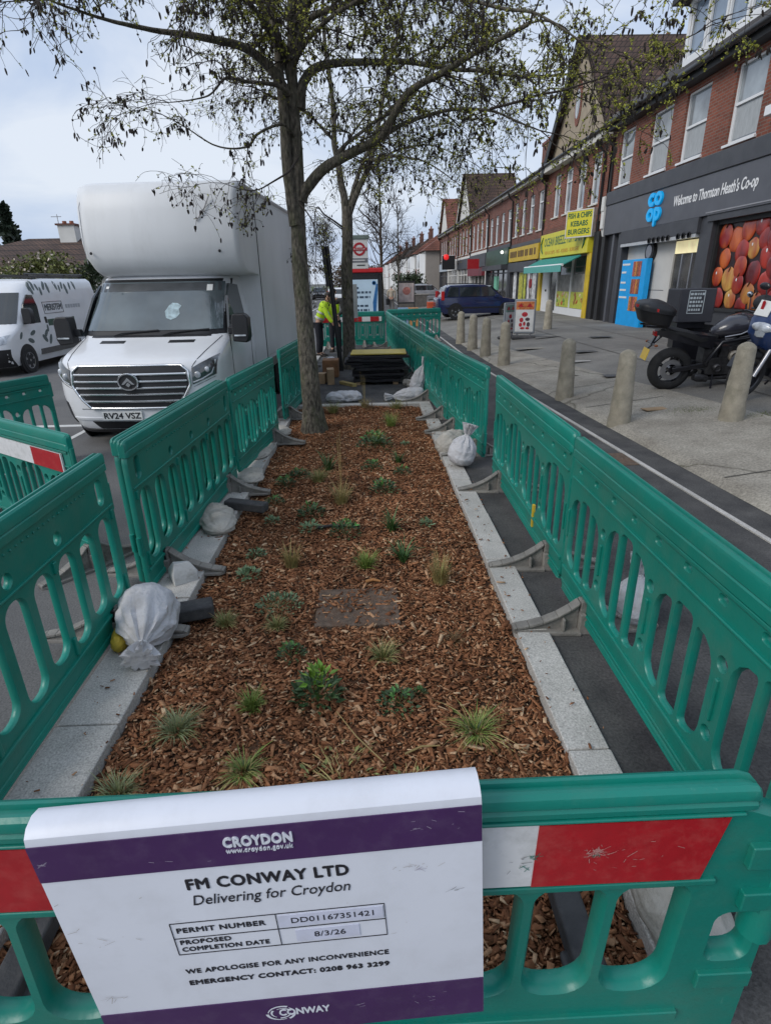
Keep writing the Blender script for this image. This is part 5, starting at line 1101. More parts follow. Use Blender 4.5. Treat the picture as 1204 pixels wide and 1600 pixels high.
# ---------- fish bar with the big gable
def fish_bar():
    W = 8.1; t = unit('fish_bar', 'fish bar with yellow sign, green awning and tall rendered gable', 'shop', 32.35, W)
    wx = [(1.3, 2.25), (2.95, 3.9), (4.65, 5.6), (6.3, 7.25)]
    shell(t, W, [(a, b_, 4.35, 6.15) for a, b_ in wx], 6.6, 3.3, BRICK)
    for a, b_ in wx: win(t, a, b_, 4.35, 6.15, style='top')
    main_roof(t, W, 6.7, 9.4)
    b = MB(); b.box(0, W, -.40, -.005, 6.38, 6.60); b.build('soffit', WOODW, t)
    b = MB(); b.tube([(0, -.45, 6.66), (W, -.45, 6.66)], .065, 8); b.build('gutter', PIPE, t, smooth=60)
    # gable
    ax, az, hw_ = 4.15, 10.35, 3.75
    b = MB(); b.prism([(ax - hw_, 6.64), (ax + hw_, 6.64), (ax, az)], -.10, .25, lambda u, z, d: (u, d, z)); b.build('gable_wall', RENDER, t)
    for s in (-1, 1):
        b = MB(); e = (ax + s * (hw_ + .35), 6.34); q = (ax, az + .36)
        n = Vector((q[1] - e[1], -(q[0] - e[0]))).normalized() * .14 * (1 if s > 0 else -1)
        b.prism([e, q, (q[0], q[1] - .24), (e[0], e[1] - .24)], -.36 if s < 0 else -.13, 5.2, lambda u, z, d: (u, d, z)); b.build('gable_roof', TILE, t)
        if s > 0: continue
        b = MB(); b.prism([(e[0], e[1] - .02), (q[0], q[1] - .02), (q[0], q[1] - .50), (e[0] - s * .3, e[1] - .26)], -.42, -.361, lambda u, z, d: (u, d, z)); b.build('bargeboard', LEAD, t)
    def oval(r): return [(ax + r * .62 * math.cos(a), 8.35 + r * 1.25 * math.sin(a) * (1.12 if math.sin(a) > 0 else 1)) for a in [2 * math.pi * k / 20 for k in range(20)]]
    b = MB(); b.prism(oval(.62), -.14, -.099, lambda u, z, d: (u, d, z)); g = b.build('gable_window', BRICK, t)
    b = MB(); b.prism(oval(.40), -.16, -.141, lambda u, z, d: (u, d, z)); b.build('pane', PANE, g)
    b = MB(); b.box(ax - .02, ax + .02, -.17, -.161, 7.9, 8.85); b.build('glazing_bar', UPVC, g)
    chimney(t, 2.2, 4.0, 9.0, 10.9, 1.0, .6)
    YEL = mat('sign_yellow', (.62, .56, .03), .45, .06, 4); YEL2 = mat('pillar_yellow', (.60, .42, .02), .5, .12, 4, dirt=.2); GRN = mat('sign_green', (.02, .11, .045), .5)
    b = MB(); b.box(.55, 7.35, -.26, .13, 2.55, 3.62); fa = b.build('fascia', YEL, t, bevel=.02)
    text('OCEAN BREEZE FISH BAR', .52, GRN, fa, (3.9, -.262, 3.22), w=5.3, bold=.008)
    text('FISH & CHIPS - PIES - KEBABS - BURGERS', .22, mat('sign_orange', (.45, .16, .02), .5), fa, (3.9, -.262, 2.76), w=4.9)
    for x, s in ((.9, 1), (6.95, -1)):
        b = MB(); b.tube([(x + s * .1, -.27, 3.5), (x - s * .12, -.27, 3.2), (x, -.27, 2.9), (x + s * .18, -.27, 2.75)], [.02, .06, .05, .02], 6); b.build('fish_tail', GRN, fa)
    b = MB(); b.box(.1, 8.0, -.06, .12, 3.66, 3.9); b.build('string_course', BRICK2, t)
    TEAL = mat('awning_teal', (.02, .24, .21), .7, .15, 6); 
    b = MB(); b.loft([[(x, -.22, 2.50), (x, -1.0, 2.12), (x, -1.02, 2.12), (x, -1.02, 2.08), (x, -.22, 2.44)] for x in (.55, 6.6)]); aw = b.build('awning', TEAL, t)
    b = MB(); b.box(.55, 6.6, -1.045, -1.021, 1.86, 2.13); b.build('awning_valance', mat('awning_pale', (.10, .36, .32), .7, .2, 9, stretch=(6, 1, 1)), aw)
    b = MB(); b.tube([(.5, -.98, 2.13), (6.65, -.98, 2.13)], .05, 8); b.build('awning_roller', UPVC, aw, smooth=60)
    for a, b_ in ((.15, .55), (7.1, 7.55)): q = MB(); q.box(a, b_, -.14, .135, 0, 2.54); q.build('pilaster', YEL2, t, bevel=.015)
    q = MB(); q.box(7.56, 8.1, -.10, .135, 0, 3.28); q.build('pier', LEAD, t)
    # shopfront
    q = MB(); q.box(.56, 1.55, -.02, .135, 0, 2.54); dr = q.build('side_door', UPVC, t, bevel=.01)
    q = MB(); q.box(.7, 1.42, -.03, -.021, .15, 1.0); q.box(.7, 1.42, -.03, -.021, 1.1, 2.0); q.build('door_panel', UPVC, dr, bevel=.006)
    q = MB(); q.box(1.33, 1.40, -.08, -.03, .98, 1.08); q.build('door_handle', INKB, dr)
    q = MB(); q.box(1.56, 7.09, .08, .135, 0, 2.54); q.build('shop_glass', DARKG, t)
    q = MB(); q.box(3.0, 7.0, .070, .079, 1.0, 1.75); q.build('counter', mat('counter_pale', (.22, .21, .19), .4, .4, 3), t)
    q = MB(); q.box(2.9, 7.0, .072, .0785, .95, 1.25); q.build('counter_wood', mat('counter_wood', (.16, .07, .025), .5, .4, 3), t)
    for x in (1.56, 2.9, 4.9, 7.0): q = MB(); q.box(x, x + .09, .0, .079, 0, 2.5); q.build('mullion', UPVC, t)
    q = MB(); q.box(2.99, 7.0, -.005, .078, 0, .32); q.build('stall_riser', UPVC, t)
    q = MB(); q.box(1.65, 2.9, .01, .078, 2.0, 2.1); q.box(1.65, 2.9, .01, .078, 0, .1); q.build('door_rail', UPVC, t)
    FD = [mat('food_' + n, c, .5, .3, 20) for n, c in (('lime', (.45, .48, .06)), ('cream', (.60, .50, .32)), ('brown', (.30, .12, .04)), ('ketchup', (.45, .06, .03)), ('batter', (.50, .26, .06)), ('salad', (.12, .28, .05)))]
    q = MB(); q.box(3.0, 4.89, .040, .066, .34, 1.02); q.build('menu_poster', FD[0], t); q = MB(); q.box(5.0, 6.99, .040, .066, .34, 1.02); mp_ = q.build('menu_poster', FD[0], t)
    rnd = random.Random(8)
    for k in range(26):
        x, z = rnd.uniform(3.1, 6.85), rnd.uniform(.42, .94)
        if 4.75 < x < 5.15: continue
        q = MB(); q.ball((x, .038, z), (rnd.uniform(.07, .16), .02, rnd.uniform(.06, .12)), 8, 5, R=Matrix.Rotation(rnd.uniform(0, 3), 3, 'Y')); q.build('printed_dish', FD[1 + k % 5], mp_, smooth=60)
    downpipe(t, 7.75, 0, 6.4); downpipe(t, .05, 0, 6.4)
    # projecting sign
    s = thing('projecting_sign', 'yellow box sign for fish and chips projecting above the fish bar', 'sign', (8.75, 25.5, 3.93), -math.pi / 2 + math.radians(28)); s.scale = (.93, 1, .9)
    b = MB(); b.box(-.72, .72, -.09, .09, -.52, .52); bx = b.build('sign_box', YEL, s, bevel=.015)
    for z0, z1 in ((-.57, -.52), (.52, .57)): b = MB(); b.box(-.77, .77, -.10, .10, z0, z1); b.build('sign_frame', WOODW, s)
    for x0, x1 in ((-.77, -.72), (.72, .77)): b = MB(); b.box(x0, x1, -.10, .10, -.519, .519); b.build('sign_frame', WOODW, s)
    for i, l in enumerate(('FISH & CHIPS', 'KEBABS', 'BURGERS')): text(l, .30, GRN, bx, (0, -.094, .33 - .33 * i), w=(1.3, .95, 1.2)[i], bold=.008)
    b = MB(); b.tube([(.6, .05, .1), (1.0, .35, .1)], .03, 6); b.build('bracket', PIPE, s)
fish_bar()
# ---------- further shops of the parade
def parade(label, yl, W, nwin, z_sill, z_head, fascia, fz0, fz1, front, brick=BRICK, roof=TILE, gable=None, pil=DGREY2, style='top', txt=None, tcol=None, chim=False, white=True, extra=None):
    t = unit('parade_shop', label, 'shop', yl, W)
    g = W / nwin; wx = [(g * k + g * .24, g * k + g * .78) for k in range(nwin)]
    shell(t, W, [(a, b_, z_sill, z_head) for a, b_ in wx], 6.6, 3.2, brick)
    for a, b_ in wx: win(t, a, b_, z_sill, z_head, style=style)
    main_roof(t, W, 6.7, 9.4, tile=roof); gutter(t, W, 6.7)
    downpipe(t, .08, 0, 6.5, PIPE)
    b = MB(); b.box(.15, W - .15, -.16, .12, fz0, fz1); fa = b.build('fascia', fascia, t, bevel=.02)
    if txt: text(txt, .4, tcol, fa, (W / 2, -.162, (fz0 + fz1) / 2), w=W * .72, bold=.012)
    b = MB(); b.box(0, W, -.05, .12, fz1 + .03, fz1 + .22); b.build('string_course', pil, t)
    for a in (.0, W - .35): q = MB(); q.box(a, a + .35, -.09, .135, 0, fz0 + .3); q.build('pilaster', pil, t)
    q = MB(); q.box(.36, W - .36, .06, .135, 0, fz0); q.build('shop_glass', front, t)
    for k in range(5): x = .36 + (W - .78) * k / 4; q = MB(); q.box(x, x + .07, .0, .059, 0, fz0 - .01); q.build('mullion', pil, t)
    q = MB(); q.box(.45, W * .55, .01, .0585, 0, .45); q.build('stall_riser', pil, t)
    q = MB(); q.box(.45, W - .45, .012, .0580, fz0 - .55, fz0 - .47); q.build('transom', pil, t)
    if gable:
        gm, gt, ax, hw_, az = gable
        b = MB(); b.prism([(ax - hw_, 6.64), (ax + hw_, 6.64), (ax, az)], -.05, .3, lambda u, z, d: (u, d, z)); b.build('gable_wall', gm, t)
        for s in (-1, 1):
            e = (ax + s * (hw_ + .3), 6.40); q_ = (ax, az + .3); b = MB(); b.prism([e, q_, (q_[0], q_[1] - .2), (e[0], e[1] - .2)], -.3 if s < 0 else -.08, 4.4, lambda u, z, d: (u, d, z)); b.build('gable_roof', gt, t)
            if s > 0: continue
            b = MB(); b.prism([(e[0], e[1] - .02), (q_[0], q_[1] - .02), (q_[0], q_[1] - .36), (e[0] - s * .2, e[1] - .22)], -.35, -.301, lambda u, z, d: (u, d, z)); b.build('bargeboard', WOODW, t)
    if chim: chimney(t, .4, 4.1, 8.6, 10.6, 1.5, .8, 4)
    if extra: extra(t, W)
    return t
YG = mat('sign_gold', (.55, .37, .02), .5, .12, 4, dirt=.25, dcol=(.3, .2, .05)); MAR = mat('maroon_paint', (.16, .02, .03), .5, .15); GRS = mat('dark_green_fascia', (.02, .06, .035), .45, .3, 3)
def ex_grocer(t, W):
    rnd = random.Random(6); x = .5
    while x < W - .7: q = rnd.uniform(.18, .34); b = MB(); b.box(x, x + q, -.168, -.158, 2.82, 3.16); b.build('sign_lettering', mat('sign_brown', (.10, .05, .01), .6), t); x += q + rnd.choice((.08, .08, .3))
    for k, (x, c) in enumerate(((1.0, (.6, .6, .6)), (2.4, (.45, .42, .05)), (3.2, (.42, .45, .06)), (4.4, (.6, .58, .58)), (5.4, (.5, .5, .5)))):
        q = MB(); q.box(x, x + .75, .03, .0575, .3, 1.95); q.build('window_poster', mat('poster_%d' % k, c, .5, .5, 5), t)
    q = MB(); q.lathe([(.28, 0), (.28, .02)], 16, (5.0, .02, 1.35), 'Y'); q.build('round_sticker', RED, t)
    q = MB(); q.box(.3, W - .3, -.19, .1, 2.0, 2.52); q.build('shutter_box', DGREY2, t, bevel=.01)
parade('grocer with gold yellow sign and dark shutter box, next to the fish bar', 39.35, 6.95, 4, 4.0, 5.85, YG, 2.58, 3.35, DARKG, BRICK2, extra=ex_grocer)
def ex_green(t, W):
    q = MB(); q.box(.4, W - .4, -.5, .05, 2.2, 2.5); q.build('canopy', DGREY2, t)
    q = MB(); q.box(2.6, 4.0, .03, .0575, .9, 1.8); q.build('window_poster', mat('mint_poster', (.15, .45, .3), .5, .2), t)
    q = MB(); q.ball((W - 1.2, -.3, 3.25), .1, 8, 5); q.build('sign_lamp', mat('lamp_glow', (1, .95, .85), .5, emit=1.2), t)
parade('shop with dark green lit fascia and green poster, two along from the fish bar', 46.9, 7.5, 4, 3.9, 5.7, GRS, 2.5, 3.5, DARKG, BRICK2, chim=True, extra=ex_green)
def ex_post(t, W):
    q = MB(); q.box(.5, W - .3, -.35, .05, 1.9, 2.5); q.build('red_canopy', MAR, t)
    q = MB(); q.box(W - .8, W - .72, -1.4, -.5, 2.4, 3.1); q.build('hanging_sign', RED, t)
parade('shop with maroon canopy under a dark fascia in the middle of the parade', 54.5, 7.55, 4, 3.9, 5.9, DGREY2, 2.55, 3.5, DARKG, BRICK, pil=WREND, extra=ex_post)
parade('shop under the second gable, brown tiled roof and black fascia', 62.1, 7.55, 4, 3.8, 5.9, DGREY2, 2.55, 3.4, DARKG, BRICK, gable=(WREND, TILE, 3.6, 3.4, 10.2), pil=WREND)
def ex_far(t, W):
    q = MB(); q.box(W - 1.2, W - 1.1, -1.5, -.3, 3.0, 4.0); s = q.build('round_logo_sign', PLATEW, t)
    q = MB(); q.box(W - .2, W - .1, -1.6, -.3, 2.6, 3.9); q.build('black_sign', INKB, t)
    q = MB(); q.ball((W - .2, -1.2, 3.75), (.2, .35, .3), 8, 5); q.build('red_lamp', mat('red_lamp', (.6, .02, .02), .4, emit=.5), t, smooth=60)
parade('white fronted shop with black and red projecting signs far along the parade', 69.5, 7.35, 4, 3.8, 5.9, WREND, 2.55, 3.4, DARKG, BRICK, pil=WREND, extra=ex_far)
parade('last shop of the parade under the red tiled gable', 77.0, 7.45, 4, 3.8, 5.9, mat('blue_white', (.4, .45, .5), .5), 2.55, 3.4, DARKG, BRICK2, roof=TILER, gable=(WREND, TILER, 3.4, 3.4, 10.0), pil=DGREY2)
# ---------- houses beyond the parade
def semi(label, x, y, W=7.2, D=8, wallm=WREND, tile=TILER, side=PEB, bayc=UPVC):
    t = thing('terraced_house', label, 'house', (x, y, .25), -math.pi / 2, 'houses beyond the shops')
    b = MB(); b.box(0, W, 0, D, 0, 5.2); b.build('wall', side, t)
    b = MB(); b.box(.02, W - .02, -.03, -.002, 0, 5.19); b.build('front_wall', wallm, t)
    b = MB(); b.add([(-.4, -.5, 5.2), (W + .4, -.5, 5.2), (W + .4, D + .4, 5.2), (-.4, D + .4, 5.2), (1.4, D / 2, 8.2), (W - 2.4, D / 2, 8.2)], [(0, 1, 5, 4), (1, 2, 5), (2, 3, 4, 5), (3, 0, 4), (0, 3, 2, 1)]); b.build('roof', tile, t)
    chimney(t, W - 1.6, D / 2, 7.4, 9.3, .9, .6); chimney(t, 1.2, D / 2 + .3, 7.4, 9.1, .8, .6)
    for z0 in (.5, 3.0):
        for xx in (.6, 4.3):
            b = MB(); b.loft([[(xx, -.04, z), (xx + .4, -.75, z), (xx + 1.7, -.75, z), (xx + 2.1, -.04, z)] for z in (z0 - .5, z0 + 1.9)]); bay = b.build('bay', bayc, t); q = MB(); q.box(xx + .42, xx + 1.68, -.774, -.7515, z0 - .5, z0 + .15); q.build('bay_apron', mat('bay_tile', (.22, .07, .05), .8, .2) if z0 > 1 else PEB, bay)
            for k in range(3): q = MB(); q.box(xx + .45 + .42 * k, xx + .82 + .42 * k, -.775, -.752, z0 + .25, z0 + 1.75); q.build('window', PANE, bay); 
            q = MB(); q.box(xx + .4, xx + 1.7, -.772, -.751, z0 + 1.76, z0 + 1.86); q.build('window_frame', UPVC, bay)
    return t
hs = [('pebbledashed end house with red hipped roof just beyond the parade', 7.6, 87, WREND, TILER), ('second white house beyond the parade', 7.0, 96.5, WREND, TILER), ('third house along, brown roof', 6.4, 106, WREND, TILE), ('fourth house along, grey roof', 5.8, 116, PEB, TILEG), ('fifth house along, small in the distance', 5.2, 127, WREND, TILE), ('sixth house along, near the vanishing point', 4.6, 139, PEB, TILER), ('farthest house on the right of the street', 4.0, 153, WREND, TILE)]
for lab, x, y, wm, tl in hs: semi(lab, x, y, wallm=wm, tile=tl)
# ---------- left side bungalow and distant houses
def bungalow2():
    t = thing('bungalow', 'pale bungalow with brown hipped roof and white chimney behind the van', 'house', (-18.2, 28.6, -.02), 0)
    b = MB(); b.box(-3, 6.6, 0, 7.0, 0, 2.75); b.build('wall', WREND, t)
    b = MB(); b.add([(-3.6, -.5, 2.68), (7.2, -.5, 2.68), (7.2, 7.4, 2.68), (-3.6, 7.4, 2.68), (1.15, 3.5, 4.25), (4.1, 3.5, 4.25)], [(0, 1, 5, 4), (1, 2, 5), (2, 3, 4, 5), (3, 0, 4), (0, 3, 2, 1)]); rf = b.build('roof', TILE, t)
    b = MB(); b.box(3.0, 3.8, 2.9, 3.6, 3.6, 4.78); ch = b.build('chimney', WREND, rf)
    b = MB(); b.box(2.93, 3.87, 2.83, 3.67, 4.781, 4.86); b.build('chimney_cap', BRICK2, ch)
    for x in (3.2, 3.55): b = MB(); b.lathe([(.10, 4.86), (.10, 5.0)], 10, (x, 3.3, 0)); b.build('chimney_pot', MATS['terracotta'], ch)
    b = MB(); b.tube([(2.9, 3.3, 4.5), (2.9, 3.3, 5.3)], .02, 6); b.tube([(2.6, 3.3, 5.2), (3.1, 3.3, 5.2)], .015, 6); b.build('aerial', STEEL, ch)
    for x in (-1.5, 1.5, 4.0): win(t, x, x + 1.5, 1.0, 2.2, y=-.02, style='two')
bungalow2()
for i, (x, y, lab) in enumerate(((-16, 70, 'distant white house on the left side of the street'), (-14, 95, 'grey house far off on the left side of the street'), (-12, 125, 'farthest house on the left of the street'))):
    t = thing('detached_house', lab, 'house', (x, y, 0), math.radians(90)); b = MB(); b.box(-4, 4, 0, 7, 0, 5); b.build('wall', (WREND, PEB, WREND)[i], t)
    b = MB(); b.add([(-4.4, -.5, 5), (4.4, -.5, 5), (4.4, 7.5, 5), (-4.4, 7.5, 5), (-1.5, 3.5, 7.6), (1.5, 3.5, 7.6)], [(0, 1, 5, 4), (1, 2, 5), (2, 3, 4, 5), (3, 0, 4), (0, 3, 2, 1)]); b.build('roof', (TILE, TILER, TILEG)[i], t)
    for xx in (-3, .6):
        for z in (.9, 3.2): win(t, xx, xx + 2, z, z + 1.3, y=-.03, style='two')
# ================================================================ TREES
BARK = mat('alder_bark', (.105, .092, .072), .95, .75, 30, bump=1, bscale=42, bdist=.035, dirt=.8, dcol=(.070, .080, .032), dscale=7, stretch=(1, 1, .38), detail=8)
TWIG = mat('twig_bark', (.045, .035, .028), .85, .3, 10)
CONE = mat('alder_cone', (.022, .016, .013), .85, .35, 20, isl=.4)
LEAFY = mat('young_leaf', (.31, .32, .05), .6, .3, 8, isl=.45, spec=.3)
EVER = mat('evergreen_leaf', (.020, .032, .018), .7, .4, 3, isl=.5)
BUSHL = mat('bush_leaf', (.11, .12, .03), .7, .4, 3, isl=.5)
HEDGE = mat('hedge_leaf', (.035, .055, .02), .7, .4, 3, isl=.5)
def smooth_path(P, n=9):
    P = [Vector(p) for p in P]; out = []
    for i in range(len(P) - 1):
        a, b, c, d = P[max(i - 1, 0)], P[i], P[i + 1], P[min(i + 2, len(P) - 1)]
        for k in range(n):
            t = k / n; out.append(.5 * ((2 * b) + (c - a) * t + (2 * a - 5 * b + 4 * c - d) * t * t + (3 * b - a - 3 * c + d) * t ** 3))
    out.append(P[-1]); return out
class Tree:
    def __init__(s, seed): s.r = random.Random(seed); s.wood = MB(); s.twig = MB(); s.leaf = MB(); s.cone = MB(); s.segs = []
    def limb(s, P, r0, r1, n=10, wob=.02, fine=False):
        Q = smooth_path(P); Q = [q + Vector((noise.noise(q * 2.1), noise.noise(q * 2.1 + Vector((7, 3, 1))), noise.noise(q * 2.3 + Vector((1, 9, 4))))) * wob for q in Q]
        m = len(Q); R = [r0 + (r1 - r0) * (i / (m - 1)) ** .8 for i in range(m)]
        (s.twig if fine else s.wood).tube(Q, R, n); s.segs.append((Q, R)); return Q, R
    def add_leaf(s, p, d, L):
        e = d.cross(Vector((s.r.gauss(0, 1), s.r.gauss(0, 1), s.r.gauss(0, 1))))
        if e.length < 1e-5: return
        e.normalize(); w = L * s.r.uniform(.28, .42); nrm = d.cross(e) * L * .12
        s.leaf.add([p, p + d * L * .5 + e * w + nrm, p + d * L, p + d * L * .5 - e * w + nrm], [(0, 1, 2), (0, 2, 3)])
    def add_cone(s, p, L, r, d=None):
        d = d or Vector((s.r.gauss(0, .25), s.r.gauss(0, .25), -1)).normalized(); u = d.orthogonal().normalized(); v = d.cross(u); rings = []
        for t, q in ((0, .25), (.2, .9), (.55, 1), (.85, .7), (1, .2)):
            rings.append([p + d * L * t + (u * math.cos(a) + v * math.sin(a)) * r * q for a in (0, 1.2566, 2.513, 3.77, 5.03)])
        s.cone.loft(rings)
    def twigs(s, p, d, L, r, depth, leaf=1.0, cone=1.0, droop=.35, steps=6):
        rr = s.r; pts = [p.copy()]; q = p.copy(); d = d.normalized()
        for i in range(steps):
            d = (d + Vector((rr.gauss(0, .20), rr.gauss(0, .20), rr.gauss(0, .16) - droop * .22 * (1 if depth else 1.0)))).normalized(); q = q + d * L / steps; pts.append(q.copy())
        s.twig.tube(pts, [max(.0019, r * (1 - .72 * i / steps)) for i in range(steps + 1)], 5 if depth else 4, cap=False)
        if depth > 0:
            for k in range(rr.randint(4, 6) if depth == 1 else rr.randint(5, 7)):
                i = rr.randint(1, steps); b = pts[i]; t = (pts[i] - pts[i - 1]).normalized()
                e = (t * .55 + Vector((rr.gauss(0, .65), rr.gauss(0, .65), rr.gauss(0, .45))))
                s.twigs(b, e, L * rr.uniform(.35, .6), r * .55, depth - 1, leaf, cone, droop, 5)
        else:
            for i in range(1, steps + 1):
                lf = leaf * (.30 if pts[i].x < -1.0 and pts[i].z < 4.2 else 1.0) * (1.5 if pts[i].x > 1.2 else 1)
                if rr.random() < .5 * lf:
                    for _ in range(rr.randint(2, 5)): s.add_leaf(pts[i], Vector((rr.gauss(0, 1), rr.gauss(0, 1), rr.gauss(.35, .8))).normalized(), rr.uniform(.010, .027))
            if rr.random() < .34 * cone:
                n = rr.choice((1, 1, 2, 3))
                for _ in range(n): s.add_cone(pts[-1] + Vector((rr.gauss(0, .012), rr.gauss(0, .012), 0)), rr.uniform(.03, .07), rr.uniform(.006, .012))
            if rr.random() < .3 * cone: s.add_cone(pts[rr.randint(1, steps)], rr.uniform(.012, .022), rr.uniform(.009, .013))
    def grow(s, k_per_m, L, r, depth, t0=.25, leaf=1.0, cone=1.0, droop=.35, up=0, skip=(), sparse=()):
        for si, (Q, R) in enumerate(s.segs):
            if si in skip: continue
            n = len(Q); ln = sum((Q[i + 1] - Q[i]).length for i in range(n - 1))
            sp = .40 if si in sparse else 1
            for _ in range(int(ln * k_per_m * (1 - t0) * sp) + 1):
                i = s.r.randint(int(n * t0), n - 2); t = (Q[i + 1] - Q[i]).normalized()
                e = Vector((s.r.gauss(0, 1), s.r.gauss(0, 1), s.r.gauss(0, .7) + up)); e = (e - t * e.dot(t)); e = (e.normalized() + t * s.r.uniform(.2, .9))
                s.twigs(Q[i], e, L * s.r.uniform(.55, 1.2) * (.75 if si in sparse else 1), min(r, R[i] * .6), depth, leaf, cone, droop)
            t = (Q[-1] - Q[-2]).normalized()
            for _ in range(2): s.twigs(Q[-1], t + Vector((s.r.gauss(0, .3), s.r.gauss(0, .3), s.r.gauss(0, .3))), L, min(r, R[-1]), depth, leaf, cone, droop)
    def build(s, name, label, cat, group=None, bark=BARK, leafm=LEAFY, base=(0, 0, 0), rough=.006):
        t = thing(name, label, cat, base, 0, group); B = Vector(base)
        for mb in (s.wood, s.twig, s.leaf, s.cone): mb.v = [tuple(Vector(v) - B) for v in mb.v]
        s.wood.v = [tuple(Vector(v) + Vector((noise.noise(Vector((v[0] * 26, v[1] * 26, v[2] * 7))), noise.noise(Vector((v[0] * 26 + 9, v[1] * 26, v[2] * 7))), 0)) * rough) for v in s.wood.v]
        s.wood.build('trunk', bark, t, smooth=60)
        if s.twig.v: s.twig.build('branches', TWIG, t, recalc=False, smooth=80)
        if s.leaf.v: s.leaf.build('crown', leafm, t, recalc=False)
        if s.cone.v: tag(s.cone.build('cones', CONE, t, recalc=False), kind='stuff')
        return t
def street_tree_near():
    T = Tree(42)
    Q, R = T.limb([(-.80, 7.75, -.1), (-.80, 7.75, .1), (-.81, 7.75, .63), (-.83, 7.75, 1.3), (-.84, 7.75, 2.0), (-.82, 7.75, 2.64), (-.79, 7.75, 3.18), (-.79, 7.75, 3.69), (-.77, 7.75, 4.17), (-.75, 7.75, 4.57), (-.71, 7.75, 5.05), (-.63, 7.75, 5.75), (-.55, 7.8, 6.6), (-.5, 7.85, 7.3)], .158, .008, 26, .012)
    T.wood.tube([(-.80, 7.75, -.1), (-.80, 7.75, .02), (-.80, 7.75, .12), (-.805, 7.75, .3)], [.21, .19, .168, .14], 18)
    # second stem hugging the first
    T.limb([(-.84, 7.72, 2.55), (-.88, 7.70, 2.95), (-.90, 7.68, 3.4), (-.90, 7.68, 3.9), (-.93, 7.8, 4.4), (-1.02, 7.95, 5.0), (-1.1, 8.1, 5.8)], .085, .03, 12)
    L = [([(-.76, 7.75, 2.80), (-.70, 7.74, 2.93), (-.49, 7.65, 3.13), (-.19, 7.55, 3.25), (.18, 7.35, 3.37), (.33, 7.15, 3.53), (.51, 6.95, 3.70), (.81, 6.75, 3.80), (1.09, 6.55, 3.89), (1.5, 6.3, 4.0)], .078, .018),
         ([(.20, 7.33, 3.38), (.52, 7.15, 3.50), (.91, 6.95, 3.53), (1.32, 6.65, 3.44), (1.70, 6.35, 3.22)], .030, .006),
         ([(-.72, 7.75, 3.75), (-.66, 7.77, 3.98), (-.52, 7.95, 4.19), (-.23, 8.15, 4.29), (.31, 8.35, 4.36), (.77, 8.35, 4.32), (1.38, 8.25, 4.23), (2.06, 8.15, 4.15), (2.56, 8.05, 4.13)], .066, .010),
         ([(-.80, 7.75, 3.55), (-.84, 7.73, 3.85), (-.96, 7.65, 4.08), (-1.17, 7.55, 4.24), (-1.46, 7.35, 4.27), (-1.80, 7.15, 4.25), (-2.11, 6.95, 4.23), (-2.46, 6.75, 4.25), (-2.81, 6.55, 4.32)], .075, .007),
         ([(-.78, 7.75, 4.0), (-.93, 7.95, 4.47), (-1.11, 8.15, 4.83), (-1.28, 8.35, 5.25), (-1.46, 8.45, 5.73)], .05, .015),
         ([(-.73, 7.75, 4.2), (-.60, 7.6, 4.42), (-.39, 7.45, 4.51), (.02, 7.15, 4.50), (.50, 6.75, 4.45), (1.03, 6.25, 4.15), (1.42, 5.75, 3.90), (1.75, 5.55, 3.66)], .045, .006),
         ([(-.81, 7.75, 3.87), (-.91, 7.45, 3.89), (-1.21, 7.15, 3.84), (-1.34, 6.85, 3.78), (-1.53, 6.75, 3.63), (-1.88, 6.65, 3.56)], .03, .004),
         ([(-.79, 7.75, 3.45), (-.90, 7.45, 3.54), (-1.14, 7.25, 3.41), (-1.27, 7.15, 3.27), (-1.50, 6.95, 3.24), (-1.78, 6.85, 3.39), (-1.99, 6.75, 3.48)], .020, .004),
         ([(-.72, 7.75, 4.4), (-.56, 8.15, 4.88), (-.27, 8.55, 5.26), (.20, 8.95, 5.71)], .045, .012),
         ([(1.25, 6.65, 3.46), (1.58, 6.45, 3.51), (1.85, 6.15, 3.47), (2.23, 5.95, 3.55), (2.52, 5.65, 3.64), (2.67, 5.55, 3.69)], .014, .004),
         ([(-.75, 7.75, 3.30), (-.86, 7.35, 3.05), (-1.04, 7.15, 2.91), (-1.24, 7.05, 2.83), (-1.52, 6.95, 2.89)], .016, .003),
         ([(-.75, 7.75, 4.15), (-.5, 7.3, 4.3), (-.1, 6.8, 4.35), (.3, 6.2, 4.3), (.8, 5.7, 4.2)], .035, .006),
         ([(-.78, 7.75, 4.25), (-1.1, 7.3, 4.5), (-1.5, 6.8, 4.65), (-1.9, 6.3, 4.6)], .035, .006),
         ([(.77, 8.35, 4.32), (1.1, 8.1, 4.55), (1.5, 7.7, 4.7), (2.0, 7.3, 4.6)], .022, .005),
         ([(-.4, 7.62, 3.16), (-.15, 7.9, 3.45), (.2, 8.2, 3.75), (.6, 8.5, 3.9), (1.1, 8.7, 3.85)], .03, .005),
         ([(-.74, 7.75, 4.5), (-.2, 7.2, 4.75), (.4, 6.5, 4.7), (1.0, 5.9, 4.5)], .035, .006),
         ([(-.9, 7.7, 4.3), (-1.2, 7.0, 4.55), (-1.6, 6.3, 4.5), (-2.1, 5.8, 4.3)], .03, .005),
         ([(-.7, 7.75, 4.6), (-.6, 7.0, 4.8), (-.5, 6.2, 4.75), (-.3, 5.5, 4.5)], .03, .005),
         ([(-.85, 7.75, 4.3), (-1.0, 8.4, 4.6), (-1.3, 9.1, 4.8), (-1.7, 9.8, 4.7)], .03, .005),
         ([(-.70, 7.78, 4.7), (-.1, 8.2, 5.0), (.6, 8.6, 5.1), (1.3, 8.8, 4.9)], .03, .005),
         ([(-.78, 7.7, 2.78), (-.62, 7.45, 2.55), (-.60, 7.35, 2.2), (-.62, 7.3, 1.7)], .010, .003)]
